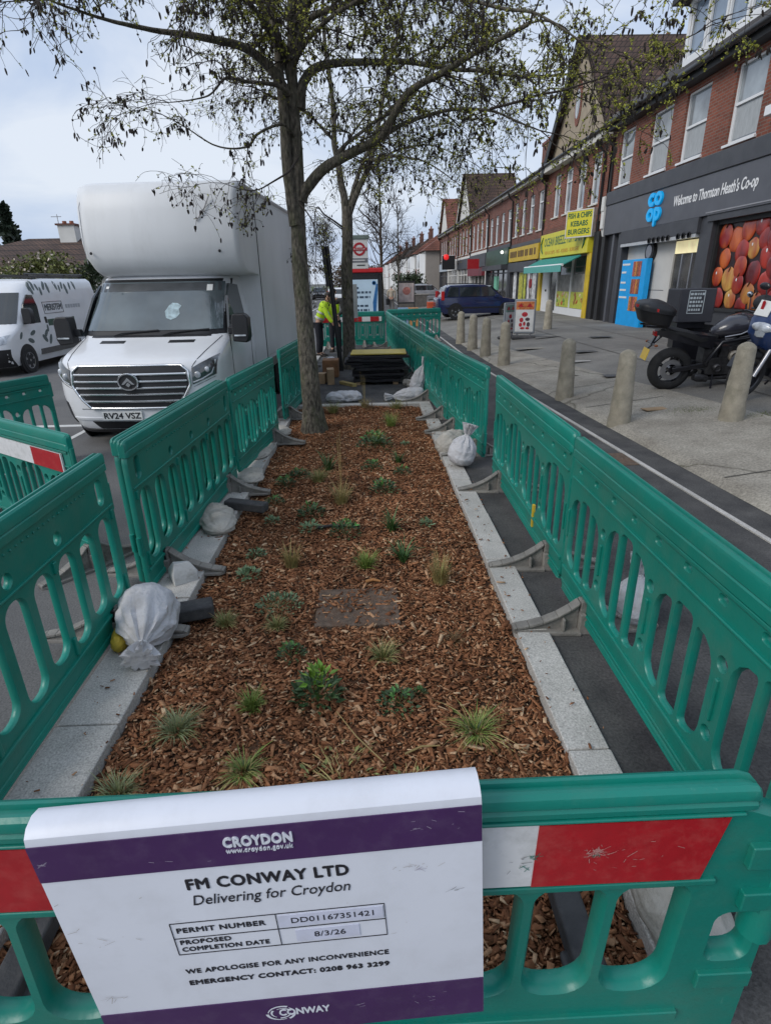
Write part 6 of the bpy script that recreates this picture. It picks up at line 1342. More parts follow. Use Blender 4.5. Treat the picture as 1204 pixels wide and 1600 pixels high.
    for P, a, b in L: T.limb(P, a, b, 10 if a > .02 else 7, .03, fine=a < .02)
    T.grow(6.6, .70, .009, 2, .28, skip=(0, 1, len(T.segs) - 1), sparse=(5, 8, 9, 12), leaf=.9, cone=.85, droop=.45)
    Q, R = T.segs[0]
    for _ in range(34):
        i = T.r.randint(int(len(Q) * .66), len(Q) - 2); a = T.r.uniform(0, 6.28); T.twigs(Q[i], Vector((math.cos(a), math.sin(a), .7)), T.r.uniform(.6, 1.25) * (1.3 - i / len(Q)) * 1.6, .009, 2, .8, .7, .2)
    Q, R = T.segs[len(L) + 1]
    for k in range(7): i = T.r.randint(6, len(Q) - 2); T.twigs(Q[i], Vector((T.r.gauss(.3, .5), T.r.gauss(0, .5), -.4)), .35, .004, 0, 0, .4, .8)
    for si in (0, 1):
        Q, R = T.segs[si]
        for _ in range(16):
            i = T.r.randint(int(len(Q) * .55), len(Q) - 2); e = Vector((T.r.gauss(0, 1), T.r.gauss(0, 1), .3)).normalized(); T.twigs(Q[i], e, T.r.uniform(.5, 1.0), .010, 2, 1, .8, .4)
    print('tree1', len(T.twig.v), len(T.leaf.f), len(T.cone.v))
    return T.build('street_tree', 'near alder with thick leaning trunk rising from the bark bed, dark cones and new leaves', 'tree', 'alders along the planting strip', base=(-.8, 7.75, 0))
street_tree_near()
def street_tree_far():
    T = Tree(77)
    T.limb([(-.48, 13.7, -.1), (-.475, 13.7, .6), (-.47, 13.7, 1.3), (-.45, 13.7, 2.2), (-.40, 13.7, 3.07), (-.40, 13.7, 3.40)], .155, .11, 16, .012)
    T.wood.tube([(-.48, 13.7, -.1), (-.48, 13.7, .05), (-.477, 13.7, .4)], [.20, .175, .15], 16)
    for P, a, b in [([(-.42, 13.7, 3.2), (-.47, 13.7, 3.6), (-.53, 13.7, 4.03), (-.59, 13.7, 4.61), (-.60, 13.7, 5.27), (-.70, 13.9, 6.17), (-.71, 14.0, 7.01)], .095, .03),
                    ([(-.39, 13.7, 3.15), (-.30, 13.7, 3.42), (-.12, 13.7, 3.75), (.13, 13.7, 4.25), (.32, 13.7, 4.93), (.50, 13.7, 5.68), (.77, 13.7, 6.49), (1.02, 13.7, 7.16)], .085, .025),
                    ([(-.36, 13.7, 3.4), (-.2, 13.8, 3.85), (-.05, 14.0, 4.25), (.40, 14.2, 4.92), (1.05, 14.3, 5.5), (1.61, 14.5, 6.21)], .06, .02),
                    ([(.13, 13.7, 4.25), (.71, 13.4, 4.25), (1.34, 13.1, 4.05), (1.98, 12.9, 3.6)], .035, .006),
                    ([(-.47, 13.7, 3.0), (-.85, 13.4, 3.23), (-1.0, 13.2, 3.35), (-1.08, 13.1, 2.9), (-1.17, 13.1, 2.3)], .022, .004),
                    ([(-.40, 13.7, 2.9), (-.70, 13.6, 3.1), (-1.0, 13.4, 3.3)], .02, .004),
                    ([(-.59, 13.7, 4.61), (-1.1, 13.4, 5.0), (-1.7, 13.0, 5.2), (-2.2, 12.8, 5.1)], .035, .006),
                    ([(.32, 13.7, 4.93), (.9, 13.2, 5.3), (1.6, 12.7, 5.4), (2.3, 12.3, 5.1)], .035, .006),
                    ([(.05, 14.0, 4.1), (.7, 14.2, 4.5), (1.5, 14.3, 4.6), (2.3, 14.2, 4.3)], .03, .005),
                    ([(.50, 13.7, 5.68), (1.2, 13.4, 6.0), (1.9, 13.2, 6.0), (2.6, 12.8, 5.6)], .03, .005),
                    ([(-.55, 13.7, 4.2), (-.2, 13.1, 4.6), (.2, 12.6, 4.9), (.7, 12.2, 4.8)], .03, .005)]:
        T.limb(P, a, b, 9 if a > .025 else 6, .03, fine=a < .024)
    T.grow(4.6, .85, .010, 2, .3, skip=(0,), leaf=.7, cone=.9, droop=.5)
    print('tree2', len(T.twig.v), len(T.leaf.f), len(T.cone.v))
    return T.build('street_tree', 'second alder with a forked trunk, farther back beside the black post', 'tree', 'alders along the planting strip', base=(-.48, 13.7, 0))
street_tree_far()
def bare_tree(label, x, y, h, seed, spread=.35, n=26, lean=0):
    T = Tree(seed); T.limb([(x, y, -.1), (x + .05 + lean * .3, y, h * .4), (x + .02 + lean * .7, y, h * .75), (x + lean, y, h)], h * .016, h * .003, 7, .05)
    Q, R = T.segs[0]
    for k in range(n):
        i = T.r.randint(int(len(Q) * .25), len(Q) - 2); a = T.r.uniform(0, 6.28); f = 1 - i / len(Q)
        T.twigs(Q[i], Vector((math.cos(a) * .8, math.sin(a) * .8, .9)), h * spread * (.35 + f), h * .004, 2 if h > 6 else 1, 0, 0, -.3)
    return T.build('bare_tree', label, 'tree')
bare_tree('slender bare birch behind the bus stop flag', .75, 34, 8.0, 5, .28)
bare_tree('bare tree far down the street behind the workers', -4.5, 66, 7, 6, .4, 40)
bare_tree('thin bare tree far off beyond the shelter roof', 3.0, 60, 8.5, 8, .3)
def foliage(name, label, cat, c, r, n, leafm, L=.10, seed=1, flowers=0, trunk=True, cone_shape=False):
    rr = random.Random(seed); t = thing(name, label, cat, (c[0], c[1], 0)); b = MB(); fl = MB(); z0 = c[2]
    lumps = [(Vector((rr.gauss(0, .45) * r[0], rr.gauss(0, .45) * r[1], z0 + rr.uniform(-.6, .75) * r[2])), rr.uniform(.3, .55)) for _ in range(22)]
    for _ in range(n):
        if cone_shape:
            h = rr.random() ** 1.4; a = rr.uniform(0, 6.28); tier = .75 + .25 * math.sin(h * 34); q = (1 - h) * tier * rr.uniform(.25, 1.0); p = Vector((math.cos(a) * q * r[0], math.sin(a) * q * r[1], z0 - r[2] + 2 * r[2] * h - .25 * q))
        else:
            lc, lr = rr.choice(lumps); d = Vector((rr.gauss(0, 1), rr.gauss(0, 1), rr.gauss(0, 1))).normalized() * lr * rr.random() ** .4; p = lc + Vector((d.x * r[0], d.y * r[1], d.z * r[2]))
            if p.z < .05: continue
        d = Vector((rr.gauss(0, 1), rr.gauss(0, 1), rr.gauss(.2, .7))).normalized(); e = d.orthogonal().normalized(); e = Matrix.Rotation(rr.uniform(0, 6), 3, d) @ e; l = L * rr.uniform(.6, 1.4)
        (fl if rr.random() < flowers else b).add([p, p + d * l * .5 + e * l * .35, p + d * l, p + d * l * .5 - e * l * .35], [(0, 1, 2, 3)])
    b.build('crown', leafm, t, recalc=False)
    if fl.v: fl.build('blossom', mat('pale_blossom', (.62, .52, .45), .7, .2), t, recalc=False)
    if trunk:
        q = MB(); q.tube([(0, 0, -.1), (0.03, 0, z0 * .6), (0, 0, z0 + r[2] * .3)], [.10 * r[0] ** .5, .08 * r[0] ** .5, .03], 8)
        for k in range(5): a = k * 1.26; q.tube([(0, 0, z0 * .5), (math.cos(a) * r[0] * .4, math.sin(a) * r[1] * .4, z0 + .2 * r[2])], [.05 * r[0] ** .5, .015], 6)
        q.build('trunk', BARK, t, smooth=60)
    for ch in t.children:
        if ch.name.startswith(('crown', 'blossom')):
            pass
    return t
foliage('flowering_bush', 'big yellow green bush with pale blossom in front of the bungalow', 'bush', (-13.2, 25.6, 2.15), (1.5, 1.1, 1.05), 5200, BUSHL, .13, 3, .05)
foliage('hedge_shrub', 'dark green shrub below the bungalow roof, behind the van', 'bush', (-16.6, 25.0, 1.5), (1.9, 1.0, .65), 3000, HEDGE, .12, 4)
foliage('hedge_shrub', 'brownish shrub beside the lorry box, right of the blossom bush', 'bush', (-11.8, 25.8, 2.1), (.8, 1.0, 1.0), 2400, HEDGE, .12, 9)
foliage('conifer', 'dark conifer at the left edge beyond the bungalow', 'tree', (-22.9, 41, 3.5), (2.5, 2.5, 3.3), 7000, EVER, .3, 5, cone_shape=True)
foliage('hedge_shrub', 'rounded green shrub beside the bus shelter, in front of the far houses', 'bush', (4.9, 72, 1.6), (1.9, 1.4, 1.2), 2500, HEDGE, .22, 6)
for i, (x, y, z, r) in enumerate(((-6.0, 150, 3.2, 4.5), (-1.2, 175, 3.5, 4), (2.0, 190, 3.5, 4))):
    foliage('far_tree', ('brown leafless tree closing the street far left', 'brown tree closing the street beyond the workers', 'far tree at the end of the houses')[i], 'tree', (x, y, z), (r, 3, 3), 1800, mat('far_brown', (.12, .09, .065), .9, .3, 2, isl=.3), .5, 20 + i)
# crown meshes are modelled at world height; lift by nothing (base on the ground)

# ================================================================ PLANTS IN THE BED
G1 = mat('grass_fresh', (.18, .25, .05), .6, .3, 6, isl=.35); G2 = mat('grass_olive', (.19, .21, .07), .6, .3, 6, isl=.35); G3 = mat('grass_straw', (.36, .28, .11), .7, .25, 6, isl=.3)
G4 = mat('grass_blue', (.23, .26, .13), .6, .25, 6, isl=.3); G5 = mat('strappy_dark', (.05, .11, .03), .45, .3, 6, isl=.3); G6 = mat('leaf_green', (.07, .19, .04), .5, .3, 6, isl=.4); G7 = mat('leaf_greygreen', (.15, .23, .12), .6, .3, 6, isl=.3); G8 = mat('leaf_dark', (.05, .095, .035), .55, .3, 6, isl=.4)
G9 = mat('new_leaf', (.14, .26, .03), .5, .2, 6, isl=.25)
def tuft(mb, rr, n, h, w, spread, arc=.6, m=0, flat=0):
    for _ in range(n):
        a = rr.uniform(0, 6.283); q = rr.random() ** .6; o = Vector((math.cos(a), math.sin(a), 0)) * q * spread * .35; ln = h * rr.uniform(.45, 1.2); out = Vector((math.cos(a + rr.gauss(0, .6)), math.sin(a + rr.gauss(0, .6)), 0)); e = Vector((-out.y, out.x, 0)); up = rr.uniform(.6, 1.0) * (1 - flat)
        pts = []
        for k in range(5):
            t = k / 4; pts.append(o + out * (ln * arc * (q * .7 + .3) * t ** 1.6 * rr.uniform(.95, 1.05)) + Vector((0, 0, ln * (up * t - .55 * arc * (q + .1) * t ** 2.4))))
        ww = w * rr.uniform(.7, 1.3); V_ = []
        for k, p in enumerate(pts):
            s = ww * (1, 1, .85, .55, .08)[k]; V_ += [p - e * s, p + e * s]
        mb.add(V_, [(2 * k, 2 * k + 1, 2 * k + 3, 2 * k + 2) for k in range(4)], m)
def leafy(mb, rr, n, R, h, L, m=0, tipm=None, width=.4):
    for _ in range(n):
        a = rr.uniform(0, 6.283); q = rr.random() ** .5; base = Vector((math.cos(a) * q * R, math.sin(a) * q * R, h * (1 - .75 * q * q) * rr.uniform(.3, 1.0)))
        d = (Vector((math.cos(a), math.sin(a), 0)) * (q + .1) + Vector((rr.gauss(0, .35), rr.gauss(0, .35), rr.uniform(.0, .9)))).normalized(); e = d.cross(Vector((rr.gauss(0, .3), rr.gauss(0, .3), 1))).normalized(); l = L * rr.uniform(.6, 1.3); nn = d.cross(e) * l * .12
        mb.add([base, base + d * l * .45 + e * l * width * .5 - nn, base + d * l - nn * .5, base + d * l * .45 - e * l * width * .5 - nn], [(0, 1, 2), (0, 2, 3)], tipm if tipm is not None and base.z > h * .62 else m)
def stems(mb, rr, n, R, h, m=0, r=.002):
    for _ in range(n):
        a = rr.uniform(0, 6.283); x, y = math.cos(a) * R * rr.random(), math.sin(a) * R * rr.random(); mb.tube([(0, 0, 0), (x * .6, y * .6, h * .5), (x, y, h * rr.uniform(.6, 1))], [r, r * .8, r * .5], 4, False, m)
def plant(x, y, kind, s, label, seed):
    rr = random.Random(seed); b = MB(); nm = 'grass_tuft'; cat = 'plant'
    if kind == 'fresh': tuft(b, rr, 190, .17 * s, .0022, .10 * s, .55, 0); tuft(b, rr, 20, .12 * s, .0022, .12 * s, .9, 1); M_ = [G1, G3]
    elif kind == 'olive': tuft(b, rr, 150, .15 * s, .002, .12 * s, .6, 0); tuft(b, rr, 70, .15 * s, .002, .12 * s, .8, 1); M_ = [G2, G3]
    elif kind == 'straw': tuft(b, rr, 150, .22 * s, .0018, .10 * s, .35, 0); tuft(b, rr, 40, .16 * s, .002, .08 * s, .3, 1); M_ = [G3, G2]
    elif kind == 'silver': tuft(b, rr, 150, .15 * s, .0018, .15 * s, .8, 0); tuft(b, rr, 110, .12 * s, .0016, .14 * s, 1.1, 1); M_ = [G4, G2]
    elif kind == 'sprawl': tuft(b, rr, 150, .19 * s, .0020, .18 * s, .9, 0); tuft(b, rr, 90, .21 * s, .0017, .2 * s, 1.25, 1); tuft(b, rr, 70, .11 * s, .0025, .18 * s, .8, 2); M_ = [G1, G3, G8]
    elif kind == 'strappy': tuft(b, rr, 46, .20 * s, .0055, .07 * s, .6, 0); M_ = [G5]; nm = 'strappy_plant'
    elif kind == 'broad': leafy(b, rr, 210, .12 * s, .24 * s, .062 * s, 0, 1, .42); stems(b, rr, 9, .09 * s, .2 * s, 2); M_ = [G8, G9, G6]; nm = 'leafy_shrub'
    elif kind == 'leafy': leafy(b, rr, 150, .10 * s, .12 * s, .034 * s, 0, 1, .5); stems(b, rr, 8, .08 * s, .1 * s, 0); M_ = [G8, G6]; nm = 'leafy_plant'
    elif kind == 'bright': leafy(b, rr, 70, .07 * s, .08 * s, .04 * s, 0, None, .45); stems(b, rr, 6, .06 * s, .08 * s, 0); M_ = [G7]; nm = 'leafy_plant'
    elif kind == 'greymat': leafy(b, rr, 260, .16 * s, .07 * s, .032 * s, 0, 1, .4); stems(b, rr, 22, .17 * s, .07 * s, 2, .0016); M_ = [G7, G8, G3]; nm = 'trailing_plant'
    elif kind == 'dry': tuft(b, rr, 60, .12 * s, .0018, .12 * s, .8, 0); stems(b, rr, 10, .10 * s, .14 * s, 0, .0014); M_ = [mat('dry_brown', (.16, .10, .045), .8, .3, isl=.3)]; nm = 'dry_plant'
    elif kind == 'tall': tuft(b, rr, 150, .2 * s, .0018, .12 * s, .45, 0); stems(b, rr, 7, .07 * s, .55 * s, 1, .0016); tuft(b, rr, 50, .16 * s, .002, .1 * s, .5, 2); M_ = [G3, G3, G2]
    elif kind == 'creep':
        stems(b, rr, 18, .30 * s, .04, 0, .0022); tuft(b, rr, 90, .2 * s, .0022, .4 * s, 1.2, 0, .5); leafy(b, rr, 40, .2 * s, .05, .03, 1); M_ = [G3, G2]; nm = 'trailing_plant'
    z = bedz(x, y); o = b.build(nm, M_, recalc=False); o.location = (x, y, z + .004); tag(o, label, cat, 'young plants set out in the bark bed')
    return o
PL = [(-1.08, 1.73, 'silver', .95, 'pale green grassy tuft at the front left corner of the bed, just above the notice'), (-.94, 2.06, 'silver', 1.05, 'silvery arching grass tuft near the left kerb, second from the front'), (-.58, 1.80, 'sprawl', .60, 'yellow green flopping grass tuft just above the notice, left of centre'), (-.62, 2.19, 'fresh', .92, 'round fresh green grass tuft left of the big leafy shrub'), (-.30, 2.22, 'broad', .95, 'largest leafy shrub with bright green tips and dark lower leaves'),
 (.09, 2.19, 'leafy', 1.0, 'sparse dark trailing plant right of the big leafy shrub'), (.20, 2.27, 'leafy', .45, 'tiny dark sprig beside the sparse trailing plant'), (.44, 2.00, 'sprawl', .80, 'big sprawling grass with straw blades near the right kerb'), (.03, 2.53, 'olive', 1.0, 'olive grass tuft just below the cover slab'), (-.48, 2.59, 'leafy', .85, 'bushy dark green plant left of the olive tuft, below two others'), (-.60, 2.88, 'olive', .82, 'olive grass tuft just below the grey green mat plant'), (-.62, 3.11, 'greymat', 1.0, 'low grey green spreading plant left of the cover slab'), (-.92, 2.93, 'olive', .9, 'brownish olive tuft at the left kerb, right of the big sandbag'),
 (-.61, 3.66, 'straw', .95, 'dry straw coloured tuft left of the bright round tuft'), (-.89, 3.49, 'bright', .9, 'small pale leafy sprig by the left kerb, nearer of two'), (-.90, 3.85, 'bright', .72, 'small pale leafy sprig by the left kerb, farther of two'), (-.07, 3.61, 'fresh', .95, 'bright green round tuft just above the cover slab'), (.20, 3.69, 'strappy', .95, 'dark strappy plant right of the bright round tuft'), (.44, 3.39, 'straw', 1.1, 'upright straw coloured tuft near the right kerb'), (.14, 4.21, 'strappy', 1.15, 'dark strappy plant behind the other strappy one, in mid bed'), (-.24, 4.18, 'leafy', .95, 'small dark leafy plant in mid bed beside a stick'), (-.53, 4.27, 'bright', .9, 'small green leafy plant in mid bed, nearer of a pair'), (-.56, 4.62, 'leafy', .9, 'small green leafy plant in mid bed, farther of a pair'), (-.88, 4.50, 'bright', .7, 'tiny green sprig near the left kerb opposite the nested barriers'), (-.93, 4.97, 'leafy', .72, 'tiny dark sprig close to the left kerb, beyond the folded sandbag'), (-.89, 5.41, 'leafy', .8, 'small green plant near the left kerb, second of three in a line'), (-.78, 5.70, 'leafy', .85, 'small dark green plant at the far end of three in a line'), (-.56, 5.48, 'olive', 1.1, 'yellowish grass tuft left of the tall dry stems'), (-.30, 4.91, 'tall', 1.15, 'dry tuft with tall thin flower stems'), (-.49, 5.89, 'strappy', 1.25, 'dark strappy plant behind the tall dry stems'), (.10, 5.13, 'leafy', 1.05, 'blue green upright plant right of the tall dry stems'), (.29, 6.11, 'strappy', .85, 'small dark strappy plant near the right kerb, far half'), (.31, 5.75, 'leafy', .7, 'tiny dark leafy plant in front of the small strappy one'), (-.01, 5.91, 'leafy', .85, 'dark leafy plant in the middle of the far half'), (.03, 6.67, 'leafy', 1.6, 'bushy green plant, widest in the far half of the bed'), (.06, 6.95, 'fresh', 1.2, 'fresh grass clump growing behind the bushy green plant'), (.27, 7.86, 'fresh', 1.35, 'tall yellow green grass clump near the far end'), (.40, 9.05, 'olive', 1.5, 'yellow green clump at the far right corner of the bed'), (-.60, 8.83, 'olive', 1.35, 'grass clump right of the near trunk at the far end'), (-.04, 8.99, 'dry', 1.6, 'brown dry plant with thin stems at the far end'), (.41, 6.83, 'bright', .6, 'tiny green sprig alone by the right kerb, far half'),
 (-.16, 1.74, 'creep', 1.0, 'yellow trailing straggle just above the notice, right of centre'), (.10, 1.66, 'creep', .7, 'thin yellowish straggle above the right end of the notice'), (.43, 2.68, 'dry', 1.0, 'withered brown tuft near the right kerb'), (.43, 4.32, 'bright', .7, 'faint pale sprig near the right kerb in mid bed'), (.26, 8.3, 'dry', 1.2, 'dry stalks between the far grass clumps'), (-.1, 9.15, 'tall', .9, 'thin dry stalks against the far end kerb')]
for i, (x, y, k, s, lab) in enumerate(PL): plant(x, y, k, s * (1.22 if y > 3.3 else .88), lab, 100 + i)
# loose sticks on the mulch
for i, (x, y, a, L_, lab) in enumerate(((-.36, 4.28, .1, .22, 'dark stick lying in mid bed left of a leafy plant'), (-.10, 1.95, 2.2, .38, 'long pale straw stalk lying below the big leafy shrub'), (.18, 1.88, .3, .16, 'pale stick lying right of the trailing straggle'), (-.02, 3.36, .05, .10, 'flat orange wood chip on the edge of the cover slab'))):
    b = MB(); r = (.014, .003, .005, .012)[i]; b.tube([(-L_ / 2, 0, .03), (0, .01, .036), (L_ / 2, -.01, .032)], [r, r, r * .6], 6); o = b.build('stick', (MATS['seat_vinyl'] if i == 0 else G3 if i < 3 else mat('orange_chip', (.40, .18, .06), .8)), smooth=60); o.location = (x, y, bedz(x, y) + .004); o.rotation_euler = (0, 0, a); tag(o, lab, 'stick')
# ================================================================ SITE CLUTTER
SACK = mat('sandbag_white', (.50, .50, .52), .75, .12, 4, bump=.8, bscale=34, bdist=.012, dirt=.6, dcol=(.34, .31, .27), dscale=6)
SACKD = mat('sandbag_dirty', (.40, .38, .34), .85, .2, 5, bump=.8, bscale=34, bdist=.012, dirt=.6, dcol=(.22, .19, .15), dscale=6)
def sack(label, loc, L, R, flat=.75, rz=0, m=SACK, seed=1, axis=(0, -1, 0), neck=True, droop=0, tail=.16, full=1.0, zs=1):
    """woven sandbag: a body of revolution about its own axis with gathered folds running to a tied neck, flattened where it lies"""
    t = thing('sandbag', label, 'sandbag', loc, rz, 'sandbags weighing down the barriers'); D = Vector(axis).normalized(); U = Vector((0, 0, 1)); U = (U - D * U.dot(D)); U = U.normalized() if U.length > .05 else Vector((1, 0, 0)); W_ = D.cross(U)
    T = tail if neck else 0; tot = L + T; n, k = 56, 46; rings = []
    P = [(0, .02), (.03, .45), (.10, .80), (.25, 1.0), (.5, 1.0), (.72, .82), (.88, .48), (.97, .22), (1.0, .15)] if neck else [(0, .03), (.04, .5), (.14, .85), (.35, 1), (.65, 1), (.86, .85), (.96, .5), (1, .03)]
    for j in range(k + 1):
        s_ = j / k * tot; v = s_ / L
        if v <= 1: r = float(np.interp(v, [q[0] for q in P], [q[1] for q in P])) * R
        else: q = (s_ - L) / T; r = R * (.15 + .32 * q ** .8)
        fold = (.03 + .34 * max(0, v - .38) ** 1.25 if v <= 1 else .34) if neck else .02 + .10 * abs(v - .5) ** 1.5 * 2
        ring = []
        for i in range(n):
            a = 2 * math.pi * i / n; d = U * math.cos(a) + W_ * math.sin(a); p = D * s_ + d * r
            f = 1 + fold * (math.sin(9 * a + seed + 2.5 * noise.noise(Vector((a * .9, v * 2.2, seed)))) * .7 +   .55 * math.sin(19 * a + 2 * seed + 4 * noise.noise(Vector((v * 3, seed, a)))))
            w = .09 * noise.noise(p * 7 + Vector((seed, 0, 0))) + .06 * noise.noise(p * 17 + Vector((0, seed, 0))) + .05 * abs(noise.noise(p * 11 + Vector((0, 0, seed * 3))))
            p = D * s_ + d * r * (f + w * full); p.z -= droop * (s_ / tot) ** 2
            ring.append(p)
        rings.append(ring)
    zmin = -R * flat
    for ring in rings:
        for p in ring:
            if p.z < zmin and abs(D.z) < .6: p.z = zmin + (p.z - zmin) * .06
    lift = -min(p.z for r in rings for p in r)
    for ring in rings:
        for p in ring: p.z += lift
    for ring in rings:
        for p in ring: p.z *= zs
    b = MB(); b.loft(rings); b.build('bag', m, t, smooth=75)
    if neck:
        c = D * L * 1.0; c = Vector((c.x, c.y, c.z + lift - droop * (L / tot) ** 2)); b = MB(); b.tube([c + (U * math.cos(q) + W_ * math.sin(q)) * R * .17 for q in [2 * math.pi * i / 14 for i in range(15)]], R * .035, 6); b.build('tie', mat('tie_white', (.6, .6, .6), .6), t, smooth=60)
    return t
sack('big white sandbag slumped on the left kerb at the foot of the nearest left barrier', (-1.36, 3.00, .03), .44, .165, .80, 0, SACK, 3, (.22, -1, -.12), True, .0, .12)
sack('yellow sack tucked behind the big white sandbag', (-1.47, 2.84, .03), .24, .045, .8, .1, mat('yellow_sack', (.50, .36, .03), .7, .25, 6, bump=.5, dirt=.5, dcol=(.3, .22, .05)), 5, (.1, -1, 0), neck=False, full=2.4, zs=1.2)
sack('dirty folded sandbag lying on the left kerb below the nested barriers', (-1.44, 4.72, .03), .62, .14, .5, 0, SACKD, 7, (.38, -1, 0), neck=False, full=1.8, zs=.55)
sack('flat grey sandbag under the far end of the nested barriers', (-1.32, 5.85, .03), .46, .13, .5, .2, SACKD, 9, neck=False, full=1.8, zs=.32)
sack('flat grey sandbag on the left kerb beside the lorry wheel', (-1.30, 6.7, .03), .46, .13, .5, -.2, SACKD, 11, neck=False, full=1.8, zs=.28)
sack('dusty sandbag on the left kerb near the trunk', (-1.28, 7.7, .03), .42, .12, .5, .3, SACKD, 13, neck=False, full=1.8, zs=.45)
sack('white sandbag with tied top standing on the right kerb', (.93, 5.86, .02), .34, .145, .8, .2, SACK, 15, (.30, .05, 1), True, 0, .12)
sack('dirty canvas sandbag draped on the foot behind the tied one', (1.1, 6.75, .0), .45, .15, .5, .5, SACKD, 17, (-1, -.4, 0), neck=False, full=1.6)
sack('white sandbag hanging upright from the right hand barrier beyond the bed', (.78, 10.10, .02), .52, .135, .8, .1, SACK, 19, (.32, 0, 1), True, 0, .14)
sack('white sandbag lying on its side beyond the end kerb, right', (.95, 9.80, .0), .58, .13, .55, 0, SACK, 21, (-1, -.15, 0), True, .02, .14)
sack('long white sandbag lying beyond the end kerb next to the near trunk', (-.78, 9.75, .0), .64, .15, .5, .12, SACK, 23, (1, 0, 0), neck=False, full=2.6, zs=.68)
sack('small pale sandbag by the foot of the black post', (-1.0, 14.4, .0), .32, .14, .5, .3, SACK, 25, neck=False)
sack('white sandbag on the pavement outside the nearest right hand barrier', (1.50, 2.80, 0), .30, .12, .8, .1, SACK, 27, (.1, .15, 1), True, 0, .12)
sack('pale sandbag at the foot of the front barrier on the right', (.90, 1.30, .02), .36, .12, .4, .1, SACKD, 29, neck=False)
# mats stacked beside the second tree
MATM = mat('ground_mat', (.016, .015, .018), .75, .3, 7, bump=.4, dirt=.4, dcol=(.09, .085, .08), dscale=4)
YELB = mat('yellow_board', (.52, .40, .07), .6, .15, 4, dirt=.4, dcol=(.3, .25, .12))
def mat_stack():
    rnd = random.Random(4); z = .06
    labs = ['bottom dark ground mat of the stack, on timber bearers', 'second dark ground mat from the bottom of the stack', 'third dark ground mat from the bottom of the stack', 'fourth dark ground mat from the bottom of the stack', 'fifth dark ground mat, in the middle of the stack', 'sixth dark ground mat from the bottom of the stack', 'third dark ground mat below the yellow board', 'second dark ground mat below the yellow board', 'dark ground mat just below the yellow board']
    for i, lab in enumerate(labs):
        th = .045; w = 1.0 + (.12 if i > 4 else 0) + rnd.uniform(-.10, .08); d = .80; cx = .16 - (.03 if i > 4 else -.03) + rnd.uniform(-.06, .06); a = rnd.uniform(-.09, .09); cy = 11.75 + rnd.uniform(-.06, .06); b = MB()
        b.grid(lambda u, v: ((u - .5) * w, (v - .5) * d, th + .022 * noise.noise((u * 3 + i * 3, v * 2, 0))), 10, 6); b.grid(lambda u, v: ((u - .5) * w, (v - .5) * d, .022 * noise.noise((u * 3 + i * 3, v * 2, 0))), 10, 6)
        lp = [(k / 10, 0) for k in range(10)] + [(1, k / 6) for k in range(6)] + [(1 - k / 10, 1) for k in range(10)] + [(0, 1 - k / 6) for k in range(6)]; n = len(lp)
        b.add([((u - .5) * w, (v - .5) * d, dz + .022 * noise.noise((u * 3 + i * 3, v * 2, 0))) for dz in (0, th) for u, v in lp], [(k, (k + 1) % n, (k + 1) % n + n, k + n) for k in range(n)])
        o = b.build('ground_mat', MATM); o.location = (cx, cy, z); o.rotation_euler = (0, 0, a); tag(o, lab, 'ground mat', 'dark ground mats in a stack'); z += th + .011
    b = MB(); b.box(-.55, .55, -.38, .40, 0, .022); o = b.build('board', YELB, bevel=.004); o.location = (.18, 11.78, z + .006); o.rotation_euler = (0, 0, -.03); tag(o, 'yellow board lying on top of the dark mat stack', 'board')
    for x, lab in ((-.25, 'left timber bearer under the mat stack'), (.5, 'right timber bearer under the mat stack')): b = MB(); b.box(-.05, .05, -.42, .42, 0, .055); o = b.build('timber_bearer', mat('raw_timber', (.34, .23, .13), .8, .25, 6, stretch=(1, 6, 1))); o.location = (x, 11.75, .0); tag(o, lab, 'timber')
mat_stack()
TIMB = MATS['raw_timber']
def block(name, lab, cat, loc, size, rz, m, bev=.006):
    b = MB(); b.box(-size[0] / 2, size[0] / 2, -size[1] / 2, size[1] / 2, 0, size[2]); o = b.build(name, m, bevel=bev); o.location = loc; o.rotation_euler = (0, 0, rz); tag(o, lab, cat); return o
block('timber_offcut', 'upright pale timber block left of the black post', 'timber', (-.80, 11.6, 0), (.14, .3, .30), .1, TIMB)
block('timber_offcut', 'shorter pale timber block between the trunk and the taller block', 'timber', (-.98, 11.7, 0), (.16, .25, .20), -.1, TIMB)
block('timber_plank', 'yellowish plank lying in front of the mat stack', 'timber', (-.45, 11.35, 0), (.10, .5, .06), .6, mat('yellow_timber', (.42, .32, .12), .8, .2))
block('cable_box', 'orange brown crate behind the timber blocks', 'crate', (-.85, 12.6, 0), (.34, .4, .36), 0, mat('crate_brown', (.22, .11, .05), .8, .3))
CON = mat('broken_concrete', (.34, .32, .29), .95, .25, 9, bump=.8)
rnd = random.Random(9)
for i in range(14):
    b = MB(); s = rnd.uniform(.08, .22); b.ball((0, 0, s * .35), (s, s * .8, s * .45), 7, 4); b.v = [tuple(Vector(v) * (1 + .35 * noise.noise(Vector(v) * 9 + Vector((i, 0, 0))))) for v in b.v]
    o = b.build('rubble_lump', (CON, mat('broken_brick', (.26, .11, .07), .95, .3, 9))[i % 4 == 0], recalc=True); o.location = (.05 + .42 * rnd.random() + (.3 if i > 8 else 0), 14.4 + rnd.uniform(-.4, .7), .0 + (.12 if i % 3 == 0 else 0)); o.rotation_euler = (0, 0, rnd.uniform(0, 6)); tag(o, 'grey lump in the rubble heap behind the mat stack' if i % 4 else 'brick lump in the rubble heap behind the mat stack', 'rubble', 'rubble heap behind the mats')
